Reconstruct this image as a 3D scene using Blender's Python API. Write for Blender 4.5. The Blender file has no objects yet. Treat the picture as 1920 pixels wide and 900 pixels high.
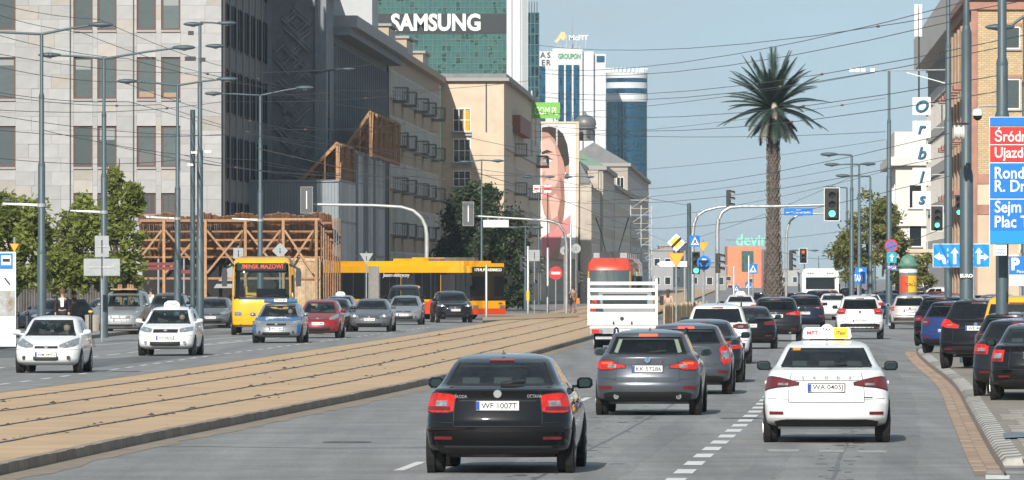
import bpy, bmesh, math, random
from mathutils import Vector, Matrix
R = math.radians
random.seed(11)
scene = bpy.context.scene
COL = scene.collection
# ------------------------------------------------------------------ camera
F = 13000.0; H0 = 2.42; YH = 518.0            # focal length in photo pixels, eye height, horizon row
cam_d = bpy.data.cameras.new('camera'); cam = bpy.data.objects.new('camera', cam_d); COL.objects.link(cam)
cam.location = (0, 0, H0); cam.rotation_euler = (R(90), 0, 0)
cam_d.sensor_width = 36.0; cam_d.lens = F / 1920.0 * 36.0
cam_d.shift_y = (YH - 450.0) / 1920.0
cam_d.clip_start = 1.0; cam_d.clip_end = 9000.0
scene.camera = cam
# ------------------------------------------------------------------ light
SUN_EL, SUN_BACK = 29.0, 77.0                 # elevation; angle of the sun behind the camera's left
sx, sy, sz = (-math.cos(R(SUN_EL)) * math.cos(R(SUN_BACK)), -math.cos(R(SUN_EL)) * math.sin(R(SUN_BACK)), math.sin(R(SUN_EL)))
world = bpy.data.worlds.new('World'); scene.world = world; world.use_nodes = True
wn = world.node_tree; wn.nodes.clear()
wo = wn.nodes.new('ShaderNodeOutputWorld'); wb = wn.nodes.new('ShaderNodeBackground'); ws = wn.nodes.new('ShaderNodeTexSky')
ws.sky_type = 'NISHITA'; ws.sun_disc = False; ws.sun_elevation = R(SUN_EL)
ws.sun_rotation = math.atan2(sx, sy)
ws.altitude = 100.0; ws.air_density = 1.0; ws.dust_density = 0.6; ws.ozone_density = 1.6
wb.inputs['Strength'].default_value = 0.088
# the whole sky is read a little higher up (clear air down to the horizon), with thin summer cloud laid over it
wtc = wn.nodes.new('ShaderNodeTexCoord'); wad = wn.nodes.new('ShaderNodeVectorMath'); wad.operation = 'ADD'; wad.inputs[1].default_value = (0, 0, .10)
wnm = wn.nodes.new('ShaderNodeVectorMath'); wnm.operation = 'NORMALIZE'
wn.links.new(wtc.outputs['Generated'], wad.inputs[0]); wn.links.new(wad.outputs[0], wnm.inputs[0]); wn.links.new(wnm.outputs[0], ws.inputs['Vector'])
wmp = wn.nodes.new('ShaderNodeMapping'); wmp.inputs['Scale'].default_value = (16, 16, 60); wn.links.new(wtc.outputs['Generated'], wmp.inputs[0])
wnz = wn.nodes.new('ShaderNodeTexNoise'); wnz.inputs['Scale'].default_value = 1.6; wnz.inputs['Detail'].default_value = 7; wn.links.new(wmp.outputs[0], wnz.inputs['Vector'])
wrp = wn.nodes.new('ShaderNodeValToRGB'); wrp.color_ramp.elements[0].position = .38; wrp.color_ramp.elements[1].position = .80
wrp.color_ramp.elements[0].color = (.40,.40,.40,1); wrp.color_ramp.elements[1].color = (.88,.88,.88,1); wn.links.new(wnz.outputs['Fac'], wrp.inputs[0])
wmx = wn.nodes.new('ShaderNodeMix'); wmx.data_type = 'RGBA'; wn.links.new(wrp.outputs[0], wmx.inputs['Factor']); wn.links.new(ws.outputs[0], wmx.inputs[6]); wmx.inputs[7].default_value = (4.3,5.3,5.6,1)
wn.links.new(wmx.outputs[2], wb.inputs[0]); wn.links.new(wb.outputs[0], wo.inputs[0])
sun_d = bpy.data.lights.new('sun', 'SUN'); sun_d.energy = 4.5; sun_d.angle = R(0.53); sun_d.color = (1.0, 0.94, 0.85)
sun = bpy.data.objects.new('sun', sun_d); COL.objects.link(sun)
sun.rotation_euler = Vector((sx, sy, sz)).to_track_quat('Z', 'Y').to_euler()
sun.location = (0, 0, 60)
scene.view_settings.view_transform = 'Standard'; scene.view_settings.look = 'None'
scene.view_settings.exposure = 0.40; scene.view_settings.gamma = 1.0
scene.render.engine = 'CYCLES'
scene.cycles.max_bounces = 6; scene.cycles.transparent_max_bounces = 12
scene.cycles.glossy_bounces = 3; scene.cycles.diffuse_bounces = 3; scene.cycles.transmission_bounces = 4
scene.cycles.caustics_reflective = False; scene.cycles.caustics_refractive = False
scene.cycles.use_denoising = True
try: scene.cycles.volume_bounces = 0
except Exception: pass
# ------------------------------------------------------------------ pixel to place
def G(px, py, z=0.0):                          # a point of the ground seen at a pixel
    d = F * (H0 - z) / (py - YH)
    return Vector(((px - 960.0) * d / F, d, z))
def P(px, py, d):                              # a point at a pixel and a known distance
    return Vector(((px - 960.0) * d / F, d, H0 + (YH - py) * d / F))
def dist(py): return F * H0 / (py - YH)
SD = 0.035                                     # sideways drift of the street per metre
SA = math.atan(SD)
# ------------------------------------------------------------------ materials
MATS = {}
def mat(name, col=(.5,.5,.5), rough=.6, metal=0.0, coat=0.0, noise=None, bump=None, rand=0.0, emit=None, spec=.5, stretch=None, col2=None):
    if name in MATS: return MATS[name]
    m = bpy.data.materials.new(name); m.use_nodes = True; MATS[name] = m
    nt = m.node_tree; b = nt.nodes['Principled BSDF']; L = nt.links
    c4 = (*col, 1)
    b.inputs['Base Color'].default_value = c4; b.inputs['Roughness'].default_value = rough
    b.inputs['Metallic'].default_value = metal; b.inputs['Specular IOR Level'].default_value = spec
    if coat: b.inputs['Coat Weight'].default_value = coat; b.inputs['Coat Roughness'].default_value = .04
    tc = nt.nodes.new('ShaderNodeTexCoord'); src = tc.outputs['Object']
    if stretch:
        mp = nt.nodes.new('ShaderNodeMapping'); mp.inputs['Scale'].default_value = stretch
        L.new(src, mp.inputs[0]); src = mp.outputs[0]
    cur = None
    if noise:
        sc, amt = noise[0], noise[1]
        n1 = nt.nodes.new('ShaderNodeTexNoise'); n1.inputs['Scale'].default_value = sc; n1.inputs['Detail'].default_value = 6; n1.inputs['Roughness'].default_value = .62
        L.new(src, n1.inputs['Vector'])
        rp = nt.nodes.new('ShaderNodeValToRGB')
        c2 = col2 or tuple(min(1, c * (1 + amt)) for c in col)
        c1 = tuple(c * (1 - amt) for c in col)
        rp.color_ramp.elements[0].position = .32; rp.color_ramp.elements[1].position = .68
        rp.color_ramp.elements[0].color = (*c1, 1); rp.color_ramp.elements[1].color = (*c2, 1)
        L.new(n1.outputs['Fac'], rp.inputs[0]); cur = rp.outputs[0]
        mr = nt.nodes.new('ShaderNodeMapRange'); mr.inputs['To Min'].default_value = max(0, rough - .12); mr.inputs['To Max'].default_value = min(1, rough + .1)
        L.new(n1.outputs['Fac'], mr.inputs[0]); L.new(mr.outputs[0], b.inputs['Roughness'])
    if rand:
        oi = nt.nodes.new('ShaderNodeObjectInfo'); mr2 = nt.nodes.new('ShaderNodeMapRange')
        mr2.inputs['To Min'].default_value = 1 - rand; mr2.inputs['To Max'].default_value = 1 + rand
        L.new(oi.outputs['Random'], mr2.inputs[0])
        hs = nt.nodes.new('ShaderNodeHueSaturation'); hs.inputs['Color'].default_value = c4
        if cur: L.new(cur, hs.inputs['Color'])
        L.new(mr2.outputs[0], hs.inputs['Value']); cur = hs.outputs[0]
    if cur: L.new(cur, b.inputs['Base Color'])
    if bump:
        n2 = nt.nodes.new('ShaderNodeTexNoise'); n2.inputs['Scale'].default_value = bump[0]; n2.inputs['Detail'].default_value = 5
        L.new(src, n2.inputs['Vector'])
        bp = nt.nodes.new('ShaderNodeBump'); bp.inputs['Strength'].default_value = bump[1]; bp.inputs['Distance'].default_value = bump[2] if len(bump) > 2 else .02
        L.new(n2.outputs['Fac'], bp.inputs['Height']); L.new(bp.outputs[0], b.inputs['Normal'])
    if emit:
        b.inputs['Emission Color'].default_value = (*emit[0], 1); b.inputs['Emission Strength'].default_value = emit[1]
    return m
def glass(name, tint=(.42,.5,.48), rough=.02, base=0.06, ior=1.5, wob=None):
    if name in MATS: return MATS[name]
    m = bpy.data.materials.new(name); m.use_nodes = True; MATS[name] = m
    nt = m.node_tree; nt.nodes.clear(); L = nt.links
    o = nt.nodes.new('ShaderNodeOutputMaterial'); t = nt.nodes.new('ShaderNodeBsdfTransparent'); g = nt.nodes.new('ShaderNodeBsdfGlossy')
    t.inputs[0].default_value = (*tint, 1); g.inputs['Roughness'].default_value = rough; g.inputs['Color'].default_value = (1,1,1,1)
    fr = nt.nodes.new('ShaderNodeFresnel'); fr.inputs[0].default_value = ior
    mx = nt.nodes.new('ShaderNodeMath'); mx.operation = 'ADD'; mx.inputs[1].default_value = base
    L.new(fr.outputs[0], mx.inputs[0])
    s = nt.nodes.new('ShaderNodeMixShader'); L.new(mx.outputs[0], s.inputs[0]); L.new(t.outputs[0], s.inputs[1]); L.new(g.outputs[0], s.inputs[2])
    L.new(s.outputs[0], o.inputs[0])
    return m
def mirror_glass(name, tint, dark, facm=.5, rough=.04, wob=None, rand=0.0):  # window glass of a building: dark room behind, sky in front
    if name in MATS: return MATS[name]
    m = bpy.data.materials.new(name); m.use_nodes = True; MATS[name] = m
    nt = m.node_tree; nt.nodes.clear(); L = nt.links
    o = nt.nodes.new('ShaderNodeOutputMaterial'); d = nt.nodes.new('ShaderNodeBsdfDiffuse'); g = nt.nodes.new('ShaderNodeBsdfGlossy')
    d.inputs[0].default_value = (*dark, 1); g.inputs['Color'].default_value = (*tint, 1); g.inputs['Roughness'].default_value = rough
    s = nt.nodes.new('ShaderNodeMixShader'); s.inputs[0].default_value = facm
    if rand:
        oi = nt.nodes.new('ShaderNodeObjectInfo'); mr = nt.nodes.new('ShaderNodeMapRange')
        mr.inputs['To Min'].default_value = facm - rand; mr.inputs['To Max'].default_value = facm + rand
        L.new(oi.outputs['Random'], mr.inputs[0]); L.new(mr.outputs[0], s.inputs[0])
    if wob:
        tc = nt.nodes.new('ShaderNodeTexCoord'); n = nt.nodes.new('ShaderNodeTexNoise'); n.inputs['Scale'].default_value = wob[0]; n.inputs['Detail'].default_value = 2
        bp = nt.nodes.new('ShaderNodeBump'); bp.inputs['Strength'].default_value = wob[1]; bp.inputs['Distance'].default_value = wob[2]
        L.new(tc.outputs['Object'], n.inputs['Vector']); L.new(n.outputs['Fac'], bp.inputs['Height']); L.new(bp.outputs[0], g.inputs['Normal'])
    L.new(d.outputs[0], s.inputs[1]); L.new(g.outputs[0], s.inputs[2]); L.new(s.outputs[0], o.inputs[0])
    return m
# ------------------------------------------------------------------ mesh building
class MB:
    def __init__(s): s.v = []; s.f = []
    def add(s, vs, fs):
        n = len(s.v); s.v += [tuple(v) for v in vs]; s.f += [tuple(i + n for i in f) for f in fs]; return s
    def box(s, x0, x1, y0, y1, z0, z1):
        return s.add([(x0,y0,z0),(x1,y0,z0),(x1,y1,z0),(x0,y1,z0),(x0,y0,z1),(x1,y0,z1),(x1,y1,z1),(x0,y1,z1)],
                     [(0,3,2,1),(4,5,6,7),(0,1,5,4),(1,2,6,5),(2,3,7,6),(3,0,4,7)])
    def beam(s, a, b, w, h=None, up=(0,0,1)):
        h = h or w; a = Vector(a); b = Vector(b); d = (b - a).normalized(); u = Vector(up)
        if abs(d.dot(u)) > .98: u = Vector((0,1,0))
        sd = d.cross(u).normalized(); u = sd.cross(d)
        vs = [p + sd*i*w/2 + u*j*h/2 for p in (a, b) for i, j in ((-1,-1),(1,-1),(1,1),(-1,1))]
        return s.add(vs, [(0,1,2,3),(7,6,5,4),(0,4,5,1),(1,5,6,2),(2,6,7,3),(3,7,4,0)])
    def tube(s, pts, r, n=8, cap=True):
        pts = [Vector(p) for p in pts]; rs = r if isinstance(r, (list, tuple)) else [r]*len(pts); rings = []
        for i, p in enumerate(pts):
            d = (pts[min(i+1,len(pts)-1)] - pts[max(i-1,0)])
            d = d.normalized() if d.length > 1e-9 else Vector((0,0,1))
            u = Vector((0,0,1)) if abs(d.z) < .9 else Vector((0,1,0))
            a = d.cross(u).normalized(); b = a.cross(d)
            rings.append([p + (a*math.cos(2*math.pi*k/n) + b*math.sin(2*math.pi*k/n))*rs[i] for k in range(n)])
        vs = [v for rg in rings for v in rg]; fs = []
        for i in range(len(pts)-1):
            for k in range(n): fs.append((i*n+k, i*n+(k+1)%n, (i+1)*n+(k+1)%n, (i+1)*n+k))
        if cap: fs += [tuple(reversed(range(n))), tuple(range((len(pts)-1)*n, len(pts)*n))]
        return s.add(vs, fs)
    def lathe(s, prof, n=16, c=(0,0,0), axis='z'):
        c = Vector(c); vs = []; fs = []
        for r, h in prof:
            for k in range(n):
                a = 2*math.pi*k/n; x, y = r*math.cos(a), r*math.sin(a)
                vs.append(c + (Vector((x,y,h)) if axis == 'z' else Vector((x,h,y)) if axis == 'y' else Vector((h,x,y))))
        for i in range(len(prof)-1):
            for k in range(n): fs.append((i*n+k, i*n+(k+1)%n, (i+1)*n+(k+1)%n, (i+1)*n+k))
        fs += [tuple(reversed(range(n))), tuple(range((len(prof)-1)*n, len(prof)*n))]
        return s.add(vs, fs)
    def prism(s, poly, y0, y1, flip=False):     # polygon in (x,z), extruded along y
        n = len(poly); vs = [(x,y0,z) for x, z in poly] + [(x,y1,z) for x, z in poly]
        fs = [tuple(range(n)), tuple(reversed(range(n, 2*n)))] + [(i, i+n, (i+1)%n+n, (i+1)%n) for i in range(n)]
        return s.add(vs, fs)
    def prismz(s, poly, z0, z1):                # polygon in (x,y), extruded upwards
        n = len(poly); vs = [(x,y,z0) for x, y in poly] + [(x,y,z1) for x, y in poly]
        fs = [tuple(reversed(range(n))), tuple(range(n, 2*n))] + [(i, (i+1)%n, (i+1)%n+n, i+n) for i in range(n)]
        return s.add(vs, fs)
    def mesh(s, name, m, smooth=None):
        me = bpy.data.meshes.new(name); me.from_pydata(s.v, [], s.f)
        if m: me.materials.append(m)
        if smooth:
            me.polygons.foreach_set('use_smooth', [True]*len(me.polygons))
            me.set_sharp_from_angle(angle=R(smooth))
        me.update(); return me
    def build(s, name, m, parent=None, smooth=None, fix=True, loc=None):
        me = s.mesh(name, m, None)
        if fix:
            bm = bmesh.new(); bm.from_mesh(me); bmesh.ops.recalc_face_normals(bm, faces=bm.faces); bm.to_mesh(me); bm.free()
        if smooth:
            me.polygons.foreach_set('use_smooth', [True]*len(me.polygons)); me.set_sharp_from_angle(angle=R(smooth))
        return link(name, me, parent, loc)
def link(name, me, parent=None, loc=None, rot=None):
    o = bpy.data.objects.new(name, me); COL.objects.link(o)
    if parent: o.parent = parent
    if loc is not None: o.location = loc
    if rot is not None: o.rotation_euler = rot
    return o
def tag(o, label, cat, group=None):
    o['label'] = label; o['category'] = cat
    if group: o['group'] = group
    return o
def thing(name, label, cat, loc=(0,0,0), rz=0.0, group=None):
    o = bpy.data.objects.new(name, None); COL.objects.link(o); o.empty_display_size = .2
    o.location = loc; o.rotation_euler = (0, 0, rz); return tag(o, label, cat, group)
def struct(o): o['kind'] = 'structure'; return o
def stuff(o): o['kind'] = 'stuff'; return o
def kids(o): return [c for c in COL.objects if c.parent == o]
def copy_tree(o, parent=None):
    c = o.copy(); COL.objects.link(c); c.parent = parent
    for ch in list(o.children): copy_tree(ch, c)
    return c
_tx = {}
TMP = bpy.data.scenes.new('workbench')          # scratch scene for turning letters and figures into meshes
def text_mesh(s, size, depth=.01, bold=0.0, italic=0.0):
    k = (s, size, depth, bold, italic)
    if k in _tx: return _tx[k]
    cu = bpy.data.curves.new('lettering', 'FONT'); cu.body = s; cu.size = size; cu.extrude = depth/2; cu.offset = bold*size
    cu.align_x = 'CENTER'; cu.align_y = 'CENTER'; cu.shear = italic; cu.resolution_u = 3
    o = bpy.data.objects.new('lettering', cu); TMP.collection.objects.link(o)
    with bpy.context.temp_override(scene=TMP, view_layer=TMP.view_layers[0]):
        dg = bpy.context.evaluated_depsgraph_get(); dg.update(); me = bpy.data.meshes.new_from_object(o.evaluated_get(dg))
    bpy.data.objects.remove(o); bpy.data.curves.remove(cu); _tx[k] = me; return me
def text(s, size, m, parent, loc, rot=(R(90),0,0), depth=.01, bold=0.0, italic=0.0, sx=1.0, width=None):
    me = text_mesh(s, size, depth, bold, italic).copy(); me.materials.clear(); me.materials.append(m)
    xs = [v.co.x for v in me.vertices]
    if width and xs: sx = width / (max(xs) - min(xs))
    cx = (max(xs) + min(xs))/2; cy = (max(v.co.y for v in me.vertices) + min(v.co.y for v in me.vertices))/2
    for v in me.vertices: v.co.x = (v.co.x - cx)*sx; v.co.y -= cy
    return link('lettering', me, parent, loc, rot)
def pchip(tab):                                 # smooth, never overshooting curve through a table
    xs = [t[0] for t in tab]; ys = [t[1] for t in tab]; n = len(xs)
    dl = [(ys[i+1]-ys[i])/(xs[i+1]-xs[i]) for i in range(n-1)]
    m = [dl[0]] + [0 if dl[i-1]*dl[i] <= 0 else 2*dl[i-1]*dl[i]/(dl[i-1]+dl[i]) for i in range(1, n-1)] + [dl[-1]]
    def f(x):
        if x <= xs[0]: return ys[0]
        if x >= xs[-1]: return ys[-1]
        i = max(k for k in range(n-1) if xs[k] <= x); h = xs[i+1]-xs[i]; t = (x-xs[i])/h
        return ys[i]*(1+2*t)*(1-t)**2 + m[i]*h*t*(1-t)**2 + ys[i+1]*t*t*(3-2*t) + m[i+1]*h*t*t*(t-1)
    return f
def lerp(a, b, t): return a + (b-a)*t
# ------------------------------------------------------------------ shared materials
M_white = mat('white_paint', (.78,.78,.76), .5, noise=(3,.05))
M_steel = mat('galvanised_steel', (.42,.43,.43), .45, .6, noise=(6,.15))
M_pole = mat('grey_green_pole_paint', (.055,.085,.10), .5, noise=(2.5,.14))
M_dark = mat('dark_metal', (.025,.027,.03), .5)
M_black = mat('black_plastic', (.012,.012,.013), .55)
M_rubber = mat('tyre_rubber', (.016,.016,.017), .85, noise=(20,.3))
M_rim = mat('alloy', (.30,.31,.32), .35, .8)
M_chrome = mat('chrome', (.7,.7,.7), .12, 1.0)
M_blue = mat('sign_blue', (.0,.155,.52), .45)
M_lblue = mat('sign_light_blue', (.0,.24,.62), .45)
M_yel = mat('sign_orange_yellow', (.85,.36,.02), .5)
M_red = mat('sign_red', (.55,.02,.02), .45)
M_signback = mat('sign_back_grey', (.30,.32,.33), .5, .3, noise=(4,.12))
M_wood = mat('fresh_timber', (.33,.185,.095), .75, noise=(9,.25), rand=.18)
M_wood2 = mat('weathered_board', (.26,.138,.072), .85, noise=(6,.35), rand=.35)
M_wood3 = mat('pale_raw_board', (.42,.31,.19), .85, noise=(5,.25), rand=.22)
M_bark = mat('bark', (.085,.065,.05), .9, noise=(9,.4), bump=(14,.8))
M_skin = mat('skin', (.45,.27,.19), .6)
# ================================================================== ground, roads, tram bed
def asphalt(name, c, patch=True):
    m = bpy.data.materials.new(name); m.use_nodes = True; nt = m.node_tree; b = nt.nodes['Principled BSDF']; L = nt.links
    tc = nt.nodes.new('ShaderNodeTexCoord')
    def noise(sc, det, vec=None, ro=.6):
        n = nt.nodes.new('ShaderNodeTexNoise'); n.inputs['Scale'].default_value = sc; n.inputs['Detail'].default_value = det; n.inputs['Roughness'].default_value = ro
        L.new(vec or tc.outputs['Object'], n.inputs['Vector']); return n.outputs['Fac']
    mp = nt.nodes.new('ShaderNodeMapping'); mp.inputs['Rotation'].default_value = (0,0,R(3)); mp.inputs['Scale'].default_value = (1.1,.035,1); L.new(tc.outputs['Object'], mp.inputs[0])
    fine = noise(16, 3, ro=.9); mid = noise(.5, 5); streak = noise(1.0, 4, mp.outputs[0])
    def ramp(src, a, bb, p0=.3, p1=.7):
        r = nt.nodes.new('ShaderNodeValToRGB'); r.color_ramp.elements[0].position = p0; r.color_ramp.elements[1].position = p1
        r.color_ramp.elements[0].color = (a,a,a,1); r.color_ramp.elements[1].color = (bb,bb,bb,1); L.new(src, r.inputs[0]); return r.outputs[0]
    def mul(a, bb):
        x = nt.nodes.new('ShaderNodeMix'); x.data_type = 'RGBA'; x.blend_type = 'MULTIPLY'; x.inputs['Factor'].default_value = 1
        L.new(a, x.inputs[6]); L.new(bb, x.inputs[7]); return x.outputs[2]
    base = nt.nodes.new('ShaderNodeRGB'); base.outputs[0].default_value = (*c, 1)
    o = mul(mul(mul(base.outputs[0], ramp(fine, .62, 1.35, .3, .72)), ramp(mid, .80, 1.13)), ramp(streak, .76, 1.12))
    L.new(o, b.inputs['Base Color']); b.inputs['Roughness'].default_value = .82; b.inputs['Specular IOR Level'].default_value = .35
    bp = nt.nodes.new('ShaderNodeBump'); bp.inputs['Strength'].default_value = .4; bp.inputs['Distance'].default_value = .01
    L.new(noise(45, 2), bp.inputs['Height']); L.new(bp.outputs[0], b.inputs['Normal'])
    return m
M_asph = asphalt('asphalt', (.245,.243,.242)); M_asph2 = asphalt('asphalt_dark_patch', (.14,.143,.148))
M_wpath = asphalt('polished_wheel_path', (.218,.217,.217))
M_pave = mat('paving_concrete', (.27,.26,.245), .85, noise=(.9,.18), bump=(20,.3))
M_sand = mat('sandy_track_bed', (.47,.325,.195), .9, noise=(.55,.12), bump=(7,.5,.03))
M_groove = mat('rail_groove_dirt', (.055,.043,.033), .95, noise=(4,.6))
M_railst = mat('worn_rail_steel', (.20,.18,.16), .4, .7, noise=(2,.3))
M_kerb = mat('kerb_concrete', (.235,.20,.165), .85, noise=(3,.25), rand=.14)
M_mark = mat('road_marking', (.62,.62,.60), .7, noise=(5,.22))
M_wornmark = mat('worn_road_marking', (.30,.30,.295), .8, noise=(3.5,.35))
M_gut = mat('gutter_brick', (.27,.205,.16), .85, noise=(4,.2), rand=.2)
M_sett = mat('grey_sett', (.25,.235,.215), .85, noise=(5,.2), rand=.2)
M_setw = mat('whitewashed_sett', (.46,.44,.40), .75, noise=(4,.22), rand=.12)
M_setd = mat('blackened_sett', (.19,.175,.16), .8, noise=(5,.2), rand=.2)
def sheet(name, pts, z, m, parent=None):
    return MB().add([(x,y,z) for x, y in pts], [tuple(range(len(pts)))]).build(name, m, parent, fix=False)
M_far = mat('far_ground', (.20,.20,.19), .9, noise=(.05,.2))
struct(sheet('ground', [(-3500,-400),(3500,-400),(3500,6000),(-3500,6000)], -.16, M_far))
road = struct(sheet('road', [(-34,-20),(60,-20),(90,1600),(-10,1600)], 0, M_asph))
RB = pchip([(20,-9.7),(60,-7.55),(84.3,-6.22),(101.5,-5.25),(114.4,-4.4),(154,-1.93),(190,-.2),(225,1.25),(262,2.85),(342,5.9),(500,11.4),(900,25.4),(1500,46)])
BW = 7.1
def strip(x0, x1, ds, z, name, m, parent=None, z1=None):
    mb = MB(); vs = []; 
    for d in ds: vs += [(RB(d)+x0, d, z), (RB(d)+x1, d, z)]
    mb.add(vs, [(2*i, 2*i+1, 2*i+3, 2*i+2) for i in range(len(ds)-1)]); return mb.build(name, m, parent, fix=False)
DS = [20+4*i for i in range(70)] + [300+20*i for i in range(50)]
bed = struct(strip(-BW, -.16, DS, .13, 'tram_bed', M_sand))
def grid_strip(xs, ds, zf, name, m, parent=None):
    vs = [(RB(d)+x, d, zf(x, d)) for d in ds for x in xs]; n = len(xs)
    return MB().add(vs, [(i*n+k, i*n+k+1, (i+1)*n+k+1, (i+1)*n+k) for i in range(len(ds)-1) for k in range(n-1)]).build(name, m, parent, fix=False)
for off in (-6.0, -4.5, -2.9, -1.45):          # four rails lying in broken, dirty grooves
    gv = []
    mb = MB(); d = 60.0; vs = []
    k = 0
    while d < 520:
        st = .6 if d < 260 else 4
        w0 = .025 + random.random()*.05; w1 = .025 + random.random()*.07
        vs += [(RB(d)+off-w0, d, .134), (RB(d)+off+w1, d, .134)]; d += st; k += 1
    mb.add(vs, [(2*i, 2*i+1, 2*i+3, 2*i+2) for i in range(k-1)]); mb.build('rail_groove', M_groove, bed, fix=False)
    mb = MB(); ds = [60+3*i for i in range(160)]
    vs = []
    for d in ds: vs += [(RB(d)+off-.03, d, .139), (RB(d)+off+.03, d, .139)]
    mb.add(vs, [(2*i, 2*i+1, 2*i+3, 2*i+2) for i in range(len(ds)-1)]); mb.build('rail', M_railst, bed, fix=False)
mb = MB()                                       # crumbs of dirt along the rails
for i in range(900):
    d = 80 + 240*random.random()**1.3; off = random.choice((-6.0,-4.5,-2.9,-1.45)) + random.gauss(0,.10); s = random.choice((.02,.02,.03,.04,.05,.08))*random.uniform(.5,1.1)
    if random.random() < .12: off = random.uniform(-6.9,-.3); s *= .7
    x = RB(d)+off; e = random.uniform(1,3)
    mb.add([(x-s,d-s*e,.13),(x+s,d-s*e*.7,.13),(x+s*.8,d+s*e,.13),(x-s*.9,d+s*e*.8,.13),(x,d,.13+s*random.uniform(.3,.6))], [(0,1,4),(1,2,4),(2,3,4),(3,0,4)])
stuff(tag(mb.build('dirt_crumbs', mat('dark_dirt', (.06,.045,.033), .95, noise=(8,.5)), None), 'dark crumbs of dirt strewn along the tram rails', 'dirt'))
kerb = struct(strip(-.17, -.15, DS, .128, 'tram_kerb', M_kerb))
ks = {}
d = 70.0; i = 0
while d < 285:                                  # kerb stones one by one
    Ls = 1.0; a = Vector((RB(d), d)); b = Vector((RB(d+Ls), d+Ls)); v = (b-a); ang = -math.atan2(v.x, v.y)
    if 'k' not in ks: ks['k'] = MB().box(-.16, 0, .008, .992, -.06, .135).mesh('kerb_stone', M_kerb)
    o = link('kerb_stone', ks['k'], kerb, (a.x, a.y, random.uniform(-.006,.006)), (0,0,ang + random.uniform(-.004,.004))); d += v.length; i += 1
strip(-.18, -.001, [285+10*i for i in range(60)], .134, 'kerb_run', M_kerb, kerb)
lk = MB(); vs = []
for d in DS: vs += [(RB(d)-BW-.12, d, 0), (RB(d)-BW-.12, d, .125), (RB(d)-BW+.02, d, .134)]
lk.add(vs, [(3*i, 3*i+1, 3*i+4, 3*i+3) for i in range(len(DS)-1)] + [(3*i+1, 3*i+2, 3*i+5, 3*i+4) for i in range(len(DS)-1)])
struct(lk.build('far_tram_kerb', M_kerb, None, fix=False))
# sand dust swept against the kerb
mb = MB(); vs = []
for i, d in enumerate([70+1.5*k for k in range(120)]): vs += [(RB(d)-.02, d, .004), (RB(d)+.35+.25*random.random(), d, .004)]
mb.add(vs, [(2*i, 2*i+1, 2*i+3, 2*i+2) for i in range(119)])
struct(mb.build('dust_strip', mat('dusty_asphalt', (.235,.19,.145), .9, noise=(1.2,.22)), None, fix=False))
# lane markings
def dash(x0, d0, x1, d1, w, m=M_mark, z=.004):
    v = Vector((x1-x0, d1-d0)); n = Vector((v.y, -v.x)).normalized()*w/2
    sheet('lane_dash', [(x0-n.x,d0-n.y),(x0+n.x,d0+n.y),(x1+n.x,d1+n.y),(x1-n.x,d1-n.y)], z, m, road)
LN = pchip([(60,.66),(86,2.15),(131.6,4.76),(180,7.1),(260,10.6),(400,16)])
d = 66.0
while d < 330:                                  # dense line between the two near lanes
    dash(LN(d), d, LN(d+1.9), d+1.9, .24); d += 3.79
LN2 = lambda d: LN(d) - 3.58
d = 62.3
while d < 330: dash(LN2(d), d, LN2(d+4), d+4, .13); d += 12
LL = pchip([(120,-13.4),(162,-11.1),(181,-10.3),(214,-9.05),(226,-8.5),(300,-5.2),(400,-.8)])
d = 126.0
while d < 330: dash(LL(d), d, LL(d+2), d+2, .13); d += 4.1
LL2 = lambda d: LL(d) - 3.3
d = 128.0
while d < 330: dash(LL2(d), d, LL2(d+4), d+4, .13); d += 6.5
dash(-15.2, 238, -12.9, 262, .14); dash(-13.2, 246, -9.6, 292, .14); dash(-11.4, 232, -8.2, 290, .12)
for x0, x1, y in ((1438,1500,845),(1534,1584,846),(1606,1664,847)):
    a = G(x0, y-2.2); b = G(x1, y-2.2); c = G(x1-3, y+2.2); e = G(x0+4, y+2.2)
    sheet('worn_letter', [(e.x,e.y),(c.x,c.y),(b.x,b.y),(a.x,a.y)], .004, M_wornmark, road)
for x0, x1, y0, y1 in ((1850,1925,872,878),(1850,1925,884,889),(1848,1893,891,899)):
    a = G(x0, y1); b = G(x1, y1); c = G(x1, y0); e = G(x0, y0)
    sheet('edge_marking', [(a.x,a.y),(b.x,b.y),(c.x,c.y),(e.x,e.y)], .004, M_wornmark if y0 < 890 else M_mark, road)
a = [G(172,683), G(172,668), G(400,667), G(480,660), G(265,680)]
sheet('asphalt_patch', [(p.x,p.y) for p in (G(170,690), G(300,676), G(400,664), G(372,662), G(172,674))], .002, M_asph2, road)
sheet('asphalt_patch', [(p.x,p.y) for p in (G(-10,672), G(120,668), G(180,650), G(175,632), G(-10,655))], .002, M_asph2, road)
# wear: tar seams, manhole covers, oil-dark wheel paths
M_tar = mat('tar_seam', (.13,.13,.132), .6, noise=(2,.3)); M_iron = mat('manhole_iron', (.085,.08,.078), .6, .4, noise=(9,.3))
for k, (off, d0, d1) in enumerate(((-1.7,60,150),(1.85,60,205))):
    vs = []; ds_ = [d0 + 2*i for i in range(int((d1-d0)/2))]
    for d in ds_: xx = LN(d) + off + .015*math.sin(d*.31+k); vs += [(xx-.018,d,.003),(xx+.022+random.random()*.02,d,.003)]
    MB().add(vs, [(2*i,2*i+1,2*i+3,2*i+2) for i in range(len(ds_)-1)]).build('tar_seam', M_tar, road, fix=False)
for d, x0, x1 in ((98,-5.4,1.4),(176,2.0,10.2)):
    vs = []; n_ = 20
    for i in range(n_+1): x = lerp(x0,x1,i/n_); y = d + random.gauss(0,.12) + .4*math.sin(i*.5); vs += [(x,y-.05,.003),(x,y+.08,.003)]
    MB().add(vs, [(2*i,2*i+2,2*i+3,2*i+1) for i in range(n_)]).build('tar_seam', M_tar, road, fix=False)
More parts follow.
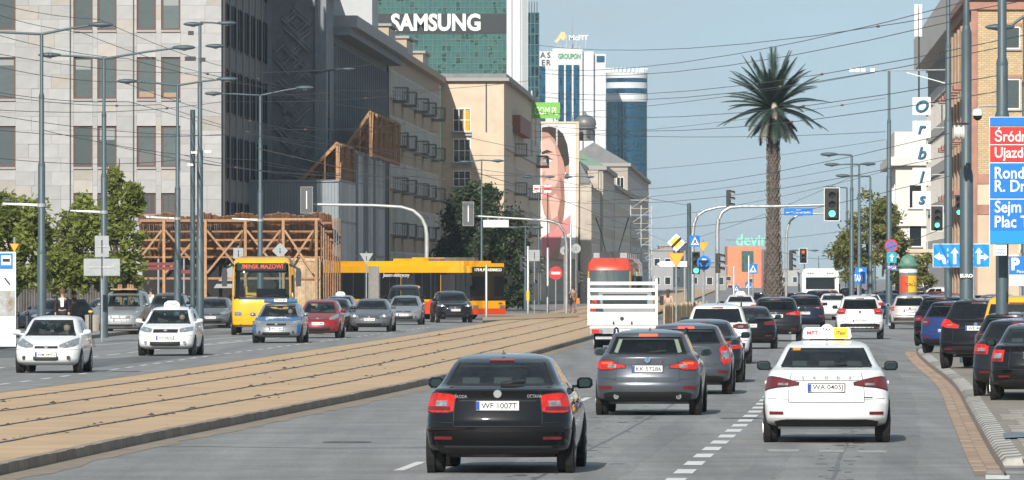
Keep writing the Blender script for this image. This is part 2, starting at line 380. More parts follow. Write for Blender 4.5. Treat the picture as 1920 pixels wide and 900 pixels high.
for x, d in ((-2.4,101),(3.9,118),(.9,139),(-9.8,176),(6.6,150)): MB().lathe([(.36,0),(.36,.006),(.33,.007),(.33,.005)], 20, (x,d,.002)).build('manhole_cover', M_iron, road)
for off, w_ in ((-2.65,.5),(-.95,.5),(.95,.5),(2.65,.5)):
    ds_ = [66+3*i for i in range(60)]; vs = []
    for d in ds_: vs += [(LN(d)+off-w_/2+random.gauss(0,.04),d,.0015),(LN(d)+off+w_/2+random.gauss(0,.04),d,.0015)]
    MB().add(vs, [(2*i,2*i+1,2*i+3,2*i+2) for i in range(59)]).build('wheel_path', M_wpath, road, fix=False)
random.seed(77)
mb = MB()                                        # oil drips down the middle of the lanes
for i in range(420):
    d = 64 + 170*random.random()**1.4; x = LN(d) + random.choice((-1.8,1.8)) + random.gauss(0,.28); r_ = random.choice((.03,.04,.06,.1)); e = random.uniform(1,2.5)
    mb.add([(x+r_*math.cos(a), d+r_*e*math.sin(a), .0042) for a in (0,1.05,2.1,3.14,4.2,5.2)], [(0,1,2,3,4,5)])
stuff(mb.build('oil_drips', mat('oil_stain', (.11,.108,.105), .5, noise=(6,.3)), road, fix=False))
# left pavement with kerb
LP = pchip([(60,-22),(150,-18.6),(232,-16.9),(286,-16.0),(321,-13.9),(345,-12.6)])
dl = [100+5*i for i in range(50)]
poly = [(LP(d), d) for d in dl]
pv = MB(); n = len(poly)
pv.add([(x,y,.13) for x, y in poly] + [(-60,y,.13) for x, y in poly], [(i, i+1, n+i+1, n+i) for i in range(n-1)])
struct(pv.build('pavement', M_pave, None, fix=False))
kb = struct(MB().add([(x,y,0) for x, y in poly] + [(x,y,.134) for x, y in poly] + [(x-.15,y,.134) for x, y in poly],
   [(i, i+1, n+i+1, n+i) for i in range(n-1)] + [(n+i, n+i+1, 2*n+i+1, 2*n+i) for i in range(n-1)]).build('pavement_kerb', M_kerb, None, fix=False))
# far crossing: island at the junction and pavement along the left house row
a = [G(905,607), G(1085,599), G(1080,592), G(905,594)]
struct(MB().prismz([(p.x,p.y) for p in a], 0, .165).build('island', mat('island_paving', (.36,.28,.19), .9, noise=(1,.2)), None))
lp2 = [(-16.3+SD*(d-390)+4.4 if d < 426 else -11.5+SD*(d-426)+3.4, d) for d in range(392, 900, 20)]; n = len(lp2)
struct(MB().add([(x,y,.13) for x, y in lp2] + [(-70,y,.13) for x, y in lp2], [(i, i+1, n+i+1, n+i) for i in range(n-1)]).build('far_pavement', M_pave, None, fix=False))
# right: gutter of bricks, whitewashed kerb of setts, parking bay
GE = pchip([(60,3.9),(84,5.6),(92,6.03),(120.5,7.6),(152.7,9.35),(190,11.0),(215,12.2),(224,12.75),(229,13.6),(232,15.2)])
gut = struct(MB().add([(GE(d),d,.003) for d in range(84,225,2)] + [(GE(d)+.36,d,.003) for d in range(84,225,2)], [(i, 71+i, 72+i, i+1) for i in range(70)]).build('gutter', mat('gutter_mortar', (.22,.16,.115), .9, noise=(3,.2)), None, fix=False))
bme = MB().box(0,.165,.01,.235,0,.016).mesh('gutter_brick', M_gut)
d = 86.0
while d < 222:
    dx = GE(d+1)-GE(d); an = -math.atan(dx)
    for k in (0, 1): link('gutter_brick', bme, gut, (GE(d)+.01+k*.175, d, random.uniform(-.003,.003)), (0,0,an))
    d += .5
    if d > 160: d += .5
pkb = struct(MB().add([(GE(d)+.36,d,0) for d in range(84,225,2)] + [(GE(d)+.37,d,.105) for d in range(84,225,2)], [(i, 71+i, 72+i, i+1) for i in range(70)]).build('parking_kerb', M_kerb, None, fix=False))
pm = {}
for nm, m in (('w', M_setw), ('d', M_setd), ('g', M_sett)):
    pm[nm] = MB().add([(0,.01,.0),(.10,.01,.085),(.32,.01,.105),(.32,.01,0),(0,.69,0),(.10,.69,.085),(.32,.69,.105),(.32,.69,0)], [(0,1,5,4),(1,2,6,5),(2,3,7,6),(0,3,2,1),(4,5,6,7)]).mesh('kerb_sett', m)
d = 88.5; i = 0
while d < 223:
    dx = GE(d+1)-GE(d); an = -math.atan(dx); near = d < 125
    k = 'w' if i % 2 == 0 else ('d' if d < 130 else 'g')
    if d > 125 and (i//11) % 3 == 0: k = 'g'
    link('kerb_sett', pm[k], pkb, (GE(d)+.37, d, 0), (0,0,an)); d += .7; i += 1
pk = struct(MB().add([(GE(d)+.66,d,.10) for d in range(84,232,2)] + [(GE(d)+24,d,.10) for d in range(84,232,2)], [(i, 74+i, 75+i, i+1) for i in range(73)]).build('parking_bay', mat('bay_mortar', (.23,.205,.17), .9, noise=(2,.2)), None, fix=False))
tm = [MB().box(0,.39,.01,.29,0,s).mesh('paving_stone', M_sett) for s in (.012,.016,.02)]
cnt = 0; d = 90.0
while d < 160 and cnt < 300:
    x = GE(d)+.80 + (.2 if int(d*3) % 2 else 0); k = 0
    while k < (6 if d < 120 else 3) and cnt < 300:
        link('paving_stone', random.choice(tm), pk, (x, d, .098), (0,0,-.05)); x += .41; k += 1; cnt += 1
    d += .62
bl = [G(1880,812,.12), G(1935,810,.12), G(1935,819,.12), G(1884,822,.12)]
sheet('blue_bay_marking', [(p.x,p.y) for p in bl], .125, mat('bay_blue_paint', (.13,.17,.20), .85, noise=(3,.35)), pk)
# right far pavement
struct(sheet('right_pavement', [(13.5+SD*430, 380),(60,380),(70,900),(13.2+SD*900, 900)], .12, M_pave))

# ================================================================== buildings
M_stone = mat('pale_stone_slab', (.345,.342,.34), .8, noise=(1.6,.09), rand=.10)
M_stoneb = mat('tan_stone_slab', (.35,.325,.29), .8, noise=(1.6,.1), rand=.12)
M_stonew = mat('stone_joint', (.17,.165,.16), .9)
M_stoned = mat('grey_stone', (.21,.235,.26), .85, noise=(.8,.14))
M_brown = mat('brown_window_frame', (.10,.04,.028), .5)
M_pane = mirror_glass('office_pane', (.60,.64,.60), (.04,.052,.052), .24, .03, wob=(1.2,.3,.02), rand=.12)
M_panedk = mirror_glass('dark_pane', (.5,.6,.66), (.016,.021,.024), .10, .05, rand=.08)
M_beige = mat('beige_render', (.50,.40,.29), .85, noise=(.7,.08), bump=(5,.1))
M_beige2 = mat('sandy_render', (.38,.31,.235), .85, noise=(.6,.12))
M_cream = mat('cream_stone', (.56,.46,.345), .85, noise=(.8,.09))
M_roofm = mat('grey_metal_roof', (.16,.165,.17), .5, .3, noise=(1,.15))
M_sill = mat('sill_stone', (.30,.29,.28), .8)
_wm = {}
def win_meshes(w, h, cols, rows, fm, pmt, t=.07):
    k = (w,h,cols,rows,fm.name,pmt.name)
    if k in _wm: return _wm[k]
    f = MB(); f.box(-w/2,-w/2+t,-.07,.02,0,h); f.box(w/2-t,w/2,-.07,.02,0,h); f.box(-w/2+t,w/2-t,-.07,.02,0,t); f.box(-w/2+t,w/2-t,-.07,.02,h-t,h)
    for i in range(1, cols): x = -w/2 + w*i/cols; f.box(x-t*.4,x+t*.4,-.06,.02,t,h-t)
    for i in range(1, rows): z = h*i/rows; f.box(-w/2+t,w/2-t,-.062,.02,z-t*.4,z+t*.4)
    p = MB().box(-w/2+t*.5,w/2-t*.5,-.025,-.005,t*.5,h-t*.5)
    s = MB().box(-w/2-.08,w/2+.08,-.16,.02,-.1,-.002)
    _wm[k] = (f.mesh('window', fm), p.mesh('pane', pmt), s.mesh('sill', M_sill)); return _wm[k]
def window(parent, loc, w, h, rz=0.0, cols=1, rows=1, fm=None, pmt=None, sill=True, t=.07):
    a, b, c = win_meshes(w, h, cols, rows, fm or M_white, pmt or M_panedk, t)
    o = link('window', a, parent, loc, (0,0,rz)); link('pane', b, o)
    if sill: link('sill', c, o)
    return o
def building(name, label, x, d, cat='building', rz=None): return thing(name, label, cat, (x, d, 0), -SA if rz is None else rz)
EAST, STREET_R, STREET_L = 0.0, R(90), R(-90)     # facade facings: towards the camera, right, left
# ---- stone office block, left
A = building('office_block', 'pale stone slab office block with paired brown-framed windows at far left', -16.35, 390)
PX = 390/13000.0
def lx(px): return (px - 415)*PX
def lz(py): return H0 + (YH - py)*PX
ZT = 27.0
MB().box(-32,-.001,.34,38,0,ZT).build('wall', M_stonew, A)
rows_y = [(-155,-75),(-23,56),(107,185),(236,313),(362,402)]
wcols = [(-65,-29),(-12,28),(137,173),(182,218),(256,292),(302,338)]
bands = [(-29,-12),(28,137),(173,182),(218,256),(292,302),(338,415)]
sm = {}
def slab(x0, x1, z0, z1, m, dp=.0, nm='stone_slab'):
    k = (round(x1-x0,3), round(z1-z0,3), m.name)
    if k not in sm: sm[k] = MB().box(.004, x1-x0-.004, 0, .34, .004, z1-z0-.004).mesh(nm, m)
    return link(nm, sm[k], A, (x0, -dp, z0))
rowh = 26.0; y = 400.0; ri = 0
while y > -40:
    z0, z1 = lz(y), lz(y - rowh)
    for bi, (a, b) in enumerate(bands):
        w = b - a; nn = max(1, round(w/42 + (ri % 2)*.5*(w > 60)))
        cuts = [a + w*k/nn for k in range(nn+1)]
        if nn > 1:
            for k in range(1, nn): cuts[k] += random.choice((-12,-6,0,7,12))
        for k in range(nn):
            slab(lx(round(cuts[k])), lx(round(cuts[k+1])), z0, z1, M_stoneb if random.random() < .08 else M_stone, random.choice((0,0,.008,.014)) + (.03 if bi in (1,) and k == 0 else 0))
    y -= rowh; ri += 1
slab(lx(-120), lx(-65), lz(400), lz(-40), M_stone)
for (ya, yb), (yc, yd) in zip(rows_y[:-1], rows_y[1:]):     # spandrels between windows
    for a, b in ((-65,-29),(-12,28),(137,173),(182,218),(256,292),(302,338)):
        hh = (yc - yb)
        if yb < -60: continue
        for k in range(2): slab(lx(a), lx(b), lz(yc - hh*k/2), lz(yc - hh*(k+1)/2), M_stoneb if random.random() < .15 else M_stone)
for a, b in ((-65,-29),(-12,28),(137,173),(182,218),(256,292),(302,338)): slab(lx(a), lx(b), lz(440), lz(402), M_stone)
for a, b in bands: slab(lx(a), lx(b), lz(440), lz(400), M_stone)
MB().box(lx(-120), -.001, 0, .3, 0, lz(440)-.01).build('plinth', M_stone, A)
for ya, yb in rows_y[1:]:
    for a, b in ((-65,-29),(-12,28),(137,173),(182,218),(256,292),(302,338)):
        w = (b-a)*PX; h = (yb-ya)*PX
        window(A, (lx((a+b)/2), .20, lz(yb)), w-.01, h-.01, 0, 3 if ya > 350 else 1, 1, M_brown, M_pane, False, .10)
        MB().box(lx(a)-.0, lx(b)+.0, -.10, .2, lz(yb)-.12, lz(yb)-.002).build('sill', M_sill, A)
for a, b, y0, y1, m_ in ((137,173,107,130,'b'),(302,338,-23,10,'b'),(256,292,168,184,'x'),(302,338,170,184,'x'),(182,218,236,262,'b'),(-12,28,107,122,'b'),(256,292,280,312,'g')):
    MB().box(lx(a)+.12, lx(b)-.12, .165, .172, lz(y1), lz(y0)-.1).build({'b':'roller_blind','x':'stored_box','g':'net_curtain'}[m_], {'b': mat('blind_grey', (.24,.26,.25), .7), 'x': mat('cardboard', (.30,.23,.15), .8), 'g': mat('net_curtain', (.12,.13,.13), .8)}[m_], A)
for xx in (131, 250):
    MB().box(lx(xx)-.03, lx(xx)+.03, -.06, .0, 0, ZT-3).build('downpipe', M_dark, A)
MB().box(lx(418)-.01, lx(418)+.12, .05, .25, 0, ZT-3).build('downpipe', M_dark, A)
for k in range(14):
    for fl in range(7):
        window(A, (.002, 2.0 + k*2.55, 4.2 + fl*3.75), 1.25, 2.5, STREET_R, 1, 1, M_dark, M_panedk, False)
for k in range(8): MB().box(0, .10, .75+k*5.1-.22, .75+k*5.1+.22, 0, ZT-.5).build('pilaster', M_stoned, A)
MB().box(-.3,.14,.345,38,ZT-1.2,ZT+.2).build('cornice', M_stoned, A)
# ---- relief hall next to it
B = building('bank_hall', 'dark grey bank hall with carved relief panel and long pilastered street front', -11.47, 426)
MB().box(-5.2,-.001,0,71,0,18.0).build('wall', M_stoned, B)
MB().box(-16,-3.4,6,70,18.0,23.5).build('upper_storey', M_stoned, B)
MB().box(-4.6,1.5,8.0,71.6,18.02,18.75).build('cornice', mat('pale_cornice', (.34,.345,.35), .8, noise=(1,.1)), B)
MB().box(-4.6,1.1,7.6,71.3,17.5,18.02).build('cornice_moulding', M_stoned, B)
MB().box(-3.39,-.6,63,70.9,18.76,23.4).build('corner_block', mat('pale_panel', (.42,.43,.44), .7, noise=(1,.08)), B)
for k in range(22): window(B, (-3.39, 9 + k*2.5, 19.4), 1.2, 2.4, STREET_R, 1, 1, M_dark, M_panedk, False)
pil = MB().box(0,.20,-.22,.22,0,16.9).mesh('pilaster', M_stoned)
for k in range(28):
    if k < 3: continue
    link('pilaster', pil, B, (0, 1.2+k*2.5, 0))
    for fl in range(5): window(B, (.01, 2.45 + k*2.5, 1.5+fl*3.25), 1.5, 2.5, STREET_R, 1, 1, M_dark, M_panedk, False)
# carved panel: interlaced bands standing out of the wall facing the camera
MB().box(-5.15,.06,-.12,7.5,0,24).build('relief_tower', M_stoned, B); MB().box(-5.3,.5,-.5,7.9,19.7,20.5).build('tower_cornice', M_stoned, B)
rp = MB().box(-3.75,-.35,-.24,-.121,0,19.3).build('relief_frame', mat('relief_stone', (.17,.185,.20), .9, noise=(2,.2)), B)
mrel = mat('relief_carving', (.20,.215,.23), .9, noise=(2,.25))
cx0, cx1, cz0, cz1 = -3.1, -.8, 8.4, 18.6
MB().box(-3.65,-3.3,-.36,-.241,0,19.4).build('pilaster', M_stoned, B); MB().box(-.62,-.36,-.36,-.241,0,19.4).build('pilaster', M_stoned, B)
for k in range(34):                              # zig-zag and knotwork strokes
    zc = cz0 + (k % 17)*(cz1-cz0)/17 + .3; xc = random.uniform(cx0+.3, cx1-.3); ln = random.uniform(.5,1.25); sg = 1 if k % 2 else -1
    a = (max(cx0, xc-ln*.5), zc - sg*ln*.45); b = (min(cx1, xc+ln*.5), zc + sg*ln*.45)
    dx, dz = b[0]-a[0], b[1]-a[1]; l = math.hypot(dx, dz); nx, nz = -dz/l*.075, dx/l*.075
    MB().prism([(a[0]-nx,a[1]-nz),(b[0]-nx,b[1]-nz),(b[0]+nx,b[1]+nz),(a[0]+nx,a[1]+nz)], -.36-.004*(k%9), -.24).build('carving', mrel, B)
    MB().prism([(a[0]+nx*2,a[1]+nz*2),(b[0]+nx*2,b[1]+nz*2),(b[0]+nx*3.4,b[1]+nz*3.4),(a[0]+nx*3.4,a[1]+nz*3.4)], -.34-.003*(k%7), -.24).build('carving', mrel, B)
# ---- beige house with balconies
Cb = building('balcony_house', 'long beige house with iron balconies and roof turrets', -8.9, 500)
MB().box(-9,-.001,.5,81,0,18.6).build('wall', M_beige2, Cb)
MB().box(-9,.5,.4,81,18.61,19.1).build('cornice', M_beige2, Cb)
for y0 in (4, 30, 56): MB().box(-5,-.2,y0,y0+9,19.11,20.6 if y0 < 50 else 20.3).build('turret', M_beige2, Cb); MB().box(-5.2,.0,y0-.2,y0+9.2,20.61 if y0 < 50 else 20.31,20.8 if y0 < 50 else 20.5).build('turret_cap', M_sill, Cb)
for y0 in (4, 30, 56):
    for k in range(3): window(Cb, (-.19, y0+1.8+k*2.7, 19.25), 1.3, 1.2, STREET_R, 2, 1, M_white, M_panedk, False)
for k in range(24):
    for fl in range(5): window(Cb, (.0, 3.5+k*3.2, 2.2+fl*3.3), 1.5, 2.0, STREET_R, 2, 1, M_white, M_panedk)
bal = MB(); bal.box(0,1.1,-1.3,1.3,0,.16)
for i in range(9):
    yy = -1.25 + i*2.5/8; bal.beam((1.05,yy,.16),(1.05,yy,1.1),.03)
for i in range(4):
    for s in (-1.25, 1.25): bal.beam((.25*i+.1,s,.16),(.25*i+.1,s,1.1),.03)
bal.beam((1.05,-1.27,1.1),(1.05,1.27,1.1),.05); bal.beam((0,-1.25,1.1),(1.05,-1.25,1.1),.05); bal.beam((0,1.25,1.1),(1.05,1.25,1.1),.05)
balm = bal.mesh('balcony', mat('balcony_concrete_iron', (.16,.15,.14), .7))
for fl in range(1, 5):
    for y0 in (6.7, 19.5, 38.7, 51.5, 67.5): link('balcony', balm, Cb, (.002, y0, 1.9+fl*3.3))
MB().box(-.5,-.001,.2,.48,0,18).build('downpipe', M_dark, Cb)
# ---- cream corner house
Dh = building('corner_house', 'sunlit cream corner house with white-framed windows and flat cornice', -.67, 581)
PD = 581/13000.0
def dx_(px): return (px-945)*PD
def dz_(py): return H0 + (YH-py)*PD
MB().box(dx_(826),-.001,0,98,0,dz_(152)).build('wall', M_cream, Dh)
MB().box(dx_(816),dx_(955),-.45,98.4,dz_(152)+.001,dz_(146)).build('cornice', M_sill, Dh)
MB().box(dx_(820),dx_(950),-.25,98.2,dz_(146)+.001,dz_(138)).build('cornice', M_roofm, Dh)
for ya, yb in ((203,247),(260,305),(320,350),(368,410)):
    window(Dh, (dx_(866), 0, dz_(yb)), 33*PD, (yb-ya)*PD, 0, 3, 2, M_white, M_pane)
    MB().box(dx_(848),dx_(884),-.22,-.001,dz_(yb+8),dz_(yb+5)).build('ledge', M_sill, Dh)
MB().box(dx_(868),dx_(880),-.03,-.028,dz_(247),dz_(206)).build('curtain', mat('yellow_curtain', (.55,.33,.03), .8), Dh)
MB().box(dx_(910.5),dx_(913),-.03,-.001,dz_(248),dz_(156)).build('slot', M_dark, Dh)
for k in range(11):                               # ashlar courses
    z = 1.2 + k*.95
    MB().box(dx_(827),dx_(944),-.02,-.001,z,z+.90).build('stone_course', M_cream, Dh)
for k in range(20):
    for fl in range(4): window(Dh, (.0, 4+k*4.6, 3.0+fl*3.4), 1.6, 2.2, STREET_R, 2, 1, M_white, M_panedk)
for fl, yy in ((2,26),(3,26),(2,64),(3,90),(1,64),(3,86)): link('balcony', balm, Dh, (.002, yy, 2.7+fl*3.4))
MB().box(-2.0,.7,20,48,14.9,16.4).build('roof_eave', mat('rust_roof', (.25,.10,.075), .7, noise=(1,.2)), Dh)
# ---- green billboard on scaffold
bb = thing('roof_billboard', 'small green roof billboard with white web address on a lattice frame', 'billboard', P(1024, 222, 645))
S6 = 645/13000.0
MB().box(-26*S6,26*S6,-.1,.1,0,30*S6).build('panel', mat('billboard_green', (.16,.44,.05), .6), bb)
text('.COM.PL', 1.05, M_white, bb, (-1*S6,-.12,14*S6), width=47*S6)
for i in range(5):
    x = (-79 + i*13)*S6
    MB().beam((x,0,-3.5),(x,0,52*S6),.12).build('post', M_steel, bb)
    if i < 4:
        MB().beam((x,0,.1),(x+13*S6,.0,50*S6),.08).build('brace', M_steel, bb); MB().beam((x,-.3,25*S6),(x+13*S6,-.3,25*S6),.08).build('rail', M_steel, bb)
for s in (-20, 20): MB().beam((s*S6,.2,-2.5),(s*S6,.2,0),.15).build('post', M_steel, bb)
# ---- mural house
M_mw = mat('mural_white', (.66,.66,.64), .7); M_msk = mat('mural_skin', (.40,.215,.165), .75, noise=(.35,.2)); M_msk2 = mat('mural_skin_light', (.55,.345,.28), .75, noise=(.4,.12))
M_mhair = mat('mural_hair', (.028,.017,.014), .8, noise=(.6,.4)); M_mpink = mat('mural_pink', (.60,.20,.20), .7, noise=(.4,.2))
E = building('mural_house', 'ornate grey house with wall-high face advert, slate mansard and small domed turret', 6.73, 702)
S7 = 700/13000.0
mx = lambda px: (px-1085)*S7
mz = lambda py: H0 + (YH-py)*S7
MB().box(mx(1000),-.001,.4,160,0,mz(300)).build('wall', mat('mural_wall_stone', (.42,.37,.31), .85, noise=(.5,.15)), E)
mu = MB().box(mx(1015),mx(1080),.1,.38,mz(486),mz(231)).build('mural', M_mw, E)
def mpoly(pts, m, k): MB().prism([(mx(x), mz(y)) for x, y in pts], .1-.01*k, .11-.01*k).build('mural_shape', m, mu)
mpoly([(1016,238),(1030,236),(1044,239),(1056,250),(1064,270),(1068,300),(1066,318),(1060,322),(1052,300),(1040,262),(1028,248),(1016,246)], M_mhair, 1)
mpoly([(1016,246),(1028,248),(1040,260),(1050,285),(1056,300),(1060,318),(1058,345),(1060,380),(1056,420),(1048,486),(1030,486),(1030,420),(1020,400),(1016,380)], M_msk, 2)
mpoly([(1016,262),(1030,258),(1040,270),(1046,300),(1046,340),(1040,352),(1028,348),(1016,352)], M_msk2, 3); mpoly([(1030,372),(1042,362),(1050,378),(1046,404),(1034,412)], M_msk2, 3); mpoly([(1016,330),(1021,318),(1024,336),(1018,344)], M_msk, 4); mpoly([(1016,362),(1024,358),(1031,363),(1024,369),(1016,369)], M_mpink, 4); mpoly([(1050,330),(1058,345),(1058,400),(1050,430),(1046,400),(1052,370)], mat('mural_skin_shade', (.24,.11,.08), .75, noise=(.35,.2)), 3)
mpoly([(1016,284),(1026,280),(1038,285),(1026,286),(1016,289)], M_mhair, 4); mpoly([(1017,302),(1026,297),(1036,301),(1026,305)], M_mw, 4); mpoly([(1024,297.5),(1030,297.5),(1030,304.5),(1024,304.5)], mat('mural_iris', (.05,.12,.17), .6), 5)
mpoly([(1016,296),(1026,293),(1038,299),(1026,297)], M_mhair, 5)
mpoly([(1060,312),(1067,308),(1068,322),(1062,330)], M_msk, 4); mpoly([(1060,326),(1066,324),(1068,331),(1064,336),(1059,334)], M_chrome, 5)
mpoly([(1070,402),(1070,436),(1050,445),(1030,486),(1016,486),(1016,445),(1040,430)], M_mpink, 4); mpoly([(1066,440),(1070,486),(1046,486)], M_msk2, 5)
MB().box(mx(1080.5),mx(1086),0,.39,0,mz(228)).build('corner_strip', M_cream, E)
MB().box(mx(1014),mx(1086),-.02,.39,mz(230.8),mz(227)).build('top_beam', M_cream, E)
for k in range(4): MB().lathe([(.04,0),(.04,.5)], 6, (mx(1020+k*18), .2, mz(227))).build('lamp_stub', M_dark, E)
# slate mansard with dome
MB().add([(0,.5,mz(300)),(0,26,mz(300)),(-4,26,mz(262)),(-4,.5,mz(262)),(-7,.5,mz(262)),(-7,26,mz(262)),(1.2,.5,mz(340)),(1.2,26,mz(340)),(1.2,.5,mz(346)),(0,.5,mz(346)),(0,26,mz(346))], [(0,1,2,3),(3,2,5,4),(6,7,1,0),(8,9,0,6),(0,3,4)]).build('mansard_roof', M_roofm, E)
MB().box(0,1.3,.5,40,0,mz(342)).build('bay_wall', mat('ornate_stone', (.42,.37,.31), .85, noise=(.8,.2)), E)
MB().lathe([(.95,mz(262)),(.9,mz(240)),(1.2,mz(239)),(1.2,mz(237)),(1.05,mz(236)),(1.15,mz(230)),(1.05,mz(222)),(.7,mz(216)),(.2,mz(213)),(.05,mz(206))], 14, (mx(1096),3,0)).build('turret_dome', M_roofm, E, smooth=40)
for k in range(4):
    a = k*math.pi/2 + .4; MB().box(-.16,.16,-.2,.2,mz(255),mz(243)).build('turret_opening', M_dark, E, loc=(mx(1096)+.92*math.cos(a), 3+.92*math.sin(a), 0))
for k in range(8):
    for fl in range(4): window(E, (1.31, 3+k*4.6, 1.6+fl*2.4), 1.4, 1.7, STREET_R, 2, 1, M_white, M_panedk, False)
for k in range(3): MB().box(0,1.9,4+k*12,7+k*12,mz(352),mz(318)).build('dormer', mat('ornate_stone', (.3,.27,.23)), E)
# ---- row of old town houses running into the distance
fac = [('townhouse', 'old grey townhouse with green copper gable beyond the mural', 742, 60, 13.8, 1.6, (.44,.39,.33)), ('townhouse', 'pale townhouse with scaffold tower in front, end of the left row', 805, 110, 12.6, 1.6, (.48,.42,.34)), ('townhouse', 'far brown townhouse beside the round glass tower', 920, 180, 17.0, 1.0, (.36,.31,.26))]
for nm, lb, d0, ln, hh, pr, cc in fac:
    X0 = 6.73 + SD*(d0-702) + pr
    Q = building(nm, lb, X0, d0)
    MB().box(-9,-.001,0,ln,0,hh).build('wall', mat('townhouse_%d' % d0, cc, .85, noise=(.6,.15)), Q)
    MB().box(-9,.4,-.3,ln,hh+.001,hh+.45).build('cornice', M_sill, Q)
    MB().add([(.1,.0,hh+.46),(.1,ln,hh+.46),(-4.5,ln,hh+3.2),(-4.5,0,hh+3.2),(-9,0,hh+.46),(-9,ln,hh+.46)], [(0,1,2,3),(3,2,5,4),(0,3,4)]).build('roof', M_roofm if d0 != 742 else mat('copper_green', (.13,.22,.17), .7, noise=(1,.2)), Q)
    for k in range(int(ln/6)):
        for fl in range(int(hh/3.1)): window(Q, (0, 3+k*6, 1.5+fl*3.1), 1.6, 1.9, STREET_R, 2, 1, M_white, M_panedk, False)
    for k in range(2):
        for fl in range(int(hh/3.1)): window(Q, (-1.0-k*2.0, 0, 1.5+fl*3.1), 1.0, 1.7, 0, 2, 1, M_white, M_panedk, False)
sc = thing('scaffold_tower', 'pale metal scaffold tower against the last house of the left row', 'scaffold', (12.6+.9, 790, 0), -SA)
for x in (0, 1.2, 2.4):
    for y in (0, 2): MB().beam((x,y,0),(x,y,10.5),.09).build('upright', M_steel, sc)
for k in range(6):
    z = 1.6+k*1.7
    MB().box(0,2.4,0,2,z,z+.08).build('deck', M_wood3, sc); MB().beam((0,-.02,z+1),(2.4,-.02,z+1),.06).build('rail', M_steel, sc)
    MB().beam((0,-.04,z),(2.4,-.04,z+1.7),.05).build('brace', M_steel, sc)
# ---- glass towers
def towerglass(name, tint, dark, f): return mirror_glass(name, tint, dark, f, .06, wob=(.35,.5,.25))
M_tg = towerglass('green_tower_glass', (.20,.42,.35), (.02,.07,.06), .5); M_tb = towerglass('blue_tower_glass', (.10,.30,.45), (.008,.055,.10), .42); M_tt = towerglass('teal_tower_glass', (.07,.22,.28), (.008,.04,.055), .45)
M_tw = mat('white_cladding', (.58,.60,.61), .6, noise=(.3,.06)); M_mull = mat('mullion', (.05,.10,.09), .5)
def curtain(parent, x0, x1, z0, z1, nx, nz, y, gm, mm, bar=.12, jit=.010, name='glass_panes'):
    mb = MB(); random.seed(nx*nz)
    for i in range(nx):
        for k in range(nz):
            a = x0 + (x1-x0)*i/nx; b = x0 + (x1-x0)*(i+1)/nx; c = z0 + (z1-z0)*k/nz; e = z0 + (z1-z0)*(k+1)/nz
            t1 = random.gauss(0,jit)*(b-a); t2 = random.gauss(0,jit*1.3)*(e-c)
            mb.add([(a,y-t1-t2,c),(b,y+t1-t2,c),(b,y+t1+t2,e),(a,y-t1+t2,e)], [(0,1,2,3)])
    stuff(mb.build(name, gm, parent, fix=False))
    mb = MB()
    for i in range(nx+1): x = x0 + (x1-x0)*i/nx; mb.box(x-bar/2,x+bar/2,y-.16,y+.08,z0,z1)
    for k in range(nz+1): z = z0 + (z1-z0)*k/nz; mb.box(x0,x1,y-.14,y+.07,z-bar/2,z+bar/2)
    stuff(mb.build('mullions', mm, parent))
S11 = 1100/13000.0
T1 = thing('glass_tower', 'green glass tower with wide black band of white block lettering', 'tower', (P(950,518,1100).x, 1100, 0))
tx = lambda px: (px-950)*S11
tz = lambda py: H0 + (YH-py)*S11
MB().box(tx(690),-.02,.3,30,0,62).build('core', M_dark, T1)
curtain(T1, tx(690), tx(950), tz(300), tz(63), 30, 21, 0, M_tg, M_mull)
curtain(T1, tx(690), tx(950), tz(25), tz(-105), 30, 12, 0, M_tg, M_mull)
MB().box(tx(690),-.02,-.25,.28,tz(62.5),tz(25.5)).build('sign_band', mat('sign_band_black', (.012,.016,.018), .6), T1)
text('SAMSUNG', 30*S11*1.42, M_white, T1, (tx(817),-.35,tz(42)), depth=.2, bold=.035, width=168*S11)
MB().box(.0,tx(990),-1.2,14,0,64).build('service_shaft', M_tw, T1)
for px in (960, 976): MB().box(tx(px)-.12,tx(px)+.12,-1.25,-1.201,0,62).build('shaft_groove', M_signback, T1)
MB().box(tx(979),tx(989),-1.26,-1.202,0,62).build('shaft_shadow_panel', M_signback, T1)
S13 = 1300/13000.0
T2 = thing('slim_tower', 'narrow dark teal glass tower beside the green one', 'tower', (P(1000,518,1300).x, 1300, 0))
MB().box(-1.4,1.0,.2,14,0,H0+(YH-24)*S13).build('core', M_dark, T2)
curtain(T2, -2.0, 1.05, 0, H0+(YH-24)*S13, 4, 26, 0, M_tt, M_mull, .16)
for k in range(4): MB().lathe([(.08,0),(.06,2.2)], 6, (-.8+k*.5, 2, H0+(YH-24)*S13)).build('roof_mast', M_dark, T2)
S15 = 1500/13000.0
T3 = thing('white_tower', 'white office tower with three blue glass strips and green roof lettering', 'tower', (P(1066,518,1500).x, 1500, 0))
ax_ = lambda px: (px-1066)*S15
az_ = lambda py: H0 + (YH-py)*S15
MB().box(ax_(1036),ax_(1092),0,16,0,az_(91)).build('shaft', M_tw, T3)
MB().box(ax_(1008),ax_(1035.8),1.2,14,0,az_(96)).build('side_wing', M_tw, T3); MB().box(ax_(1092.2),ax_(1113),1.4,14,0,az_(96)).build('side_wing', M_tw, T3); MB().box(ax_(1113.2),ax_(1136),3,14,0,az_(100)).build('stair_wing', M_tw, T3)
for a, b in ((1047,1057),(1061,1071.5),(1075.5,1086)): curtain(T3, ax_(a), ax_(b), 0, az_(122), 3, 34, -.06, M_tb, M_tb, .05)
curtain(T3, ax_(1009), ax_(1022), 0, az_(124), 4, 34, 1.1, M_tb, M_tb, .06)
MB().box(ax_(1119),ax_(1134),2.9,2.999,az_(116),az_(104)).build('window_band', M_tb, T3)
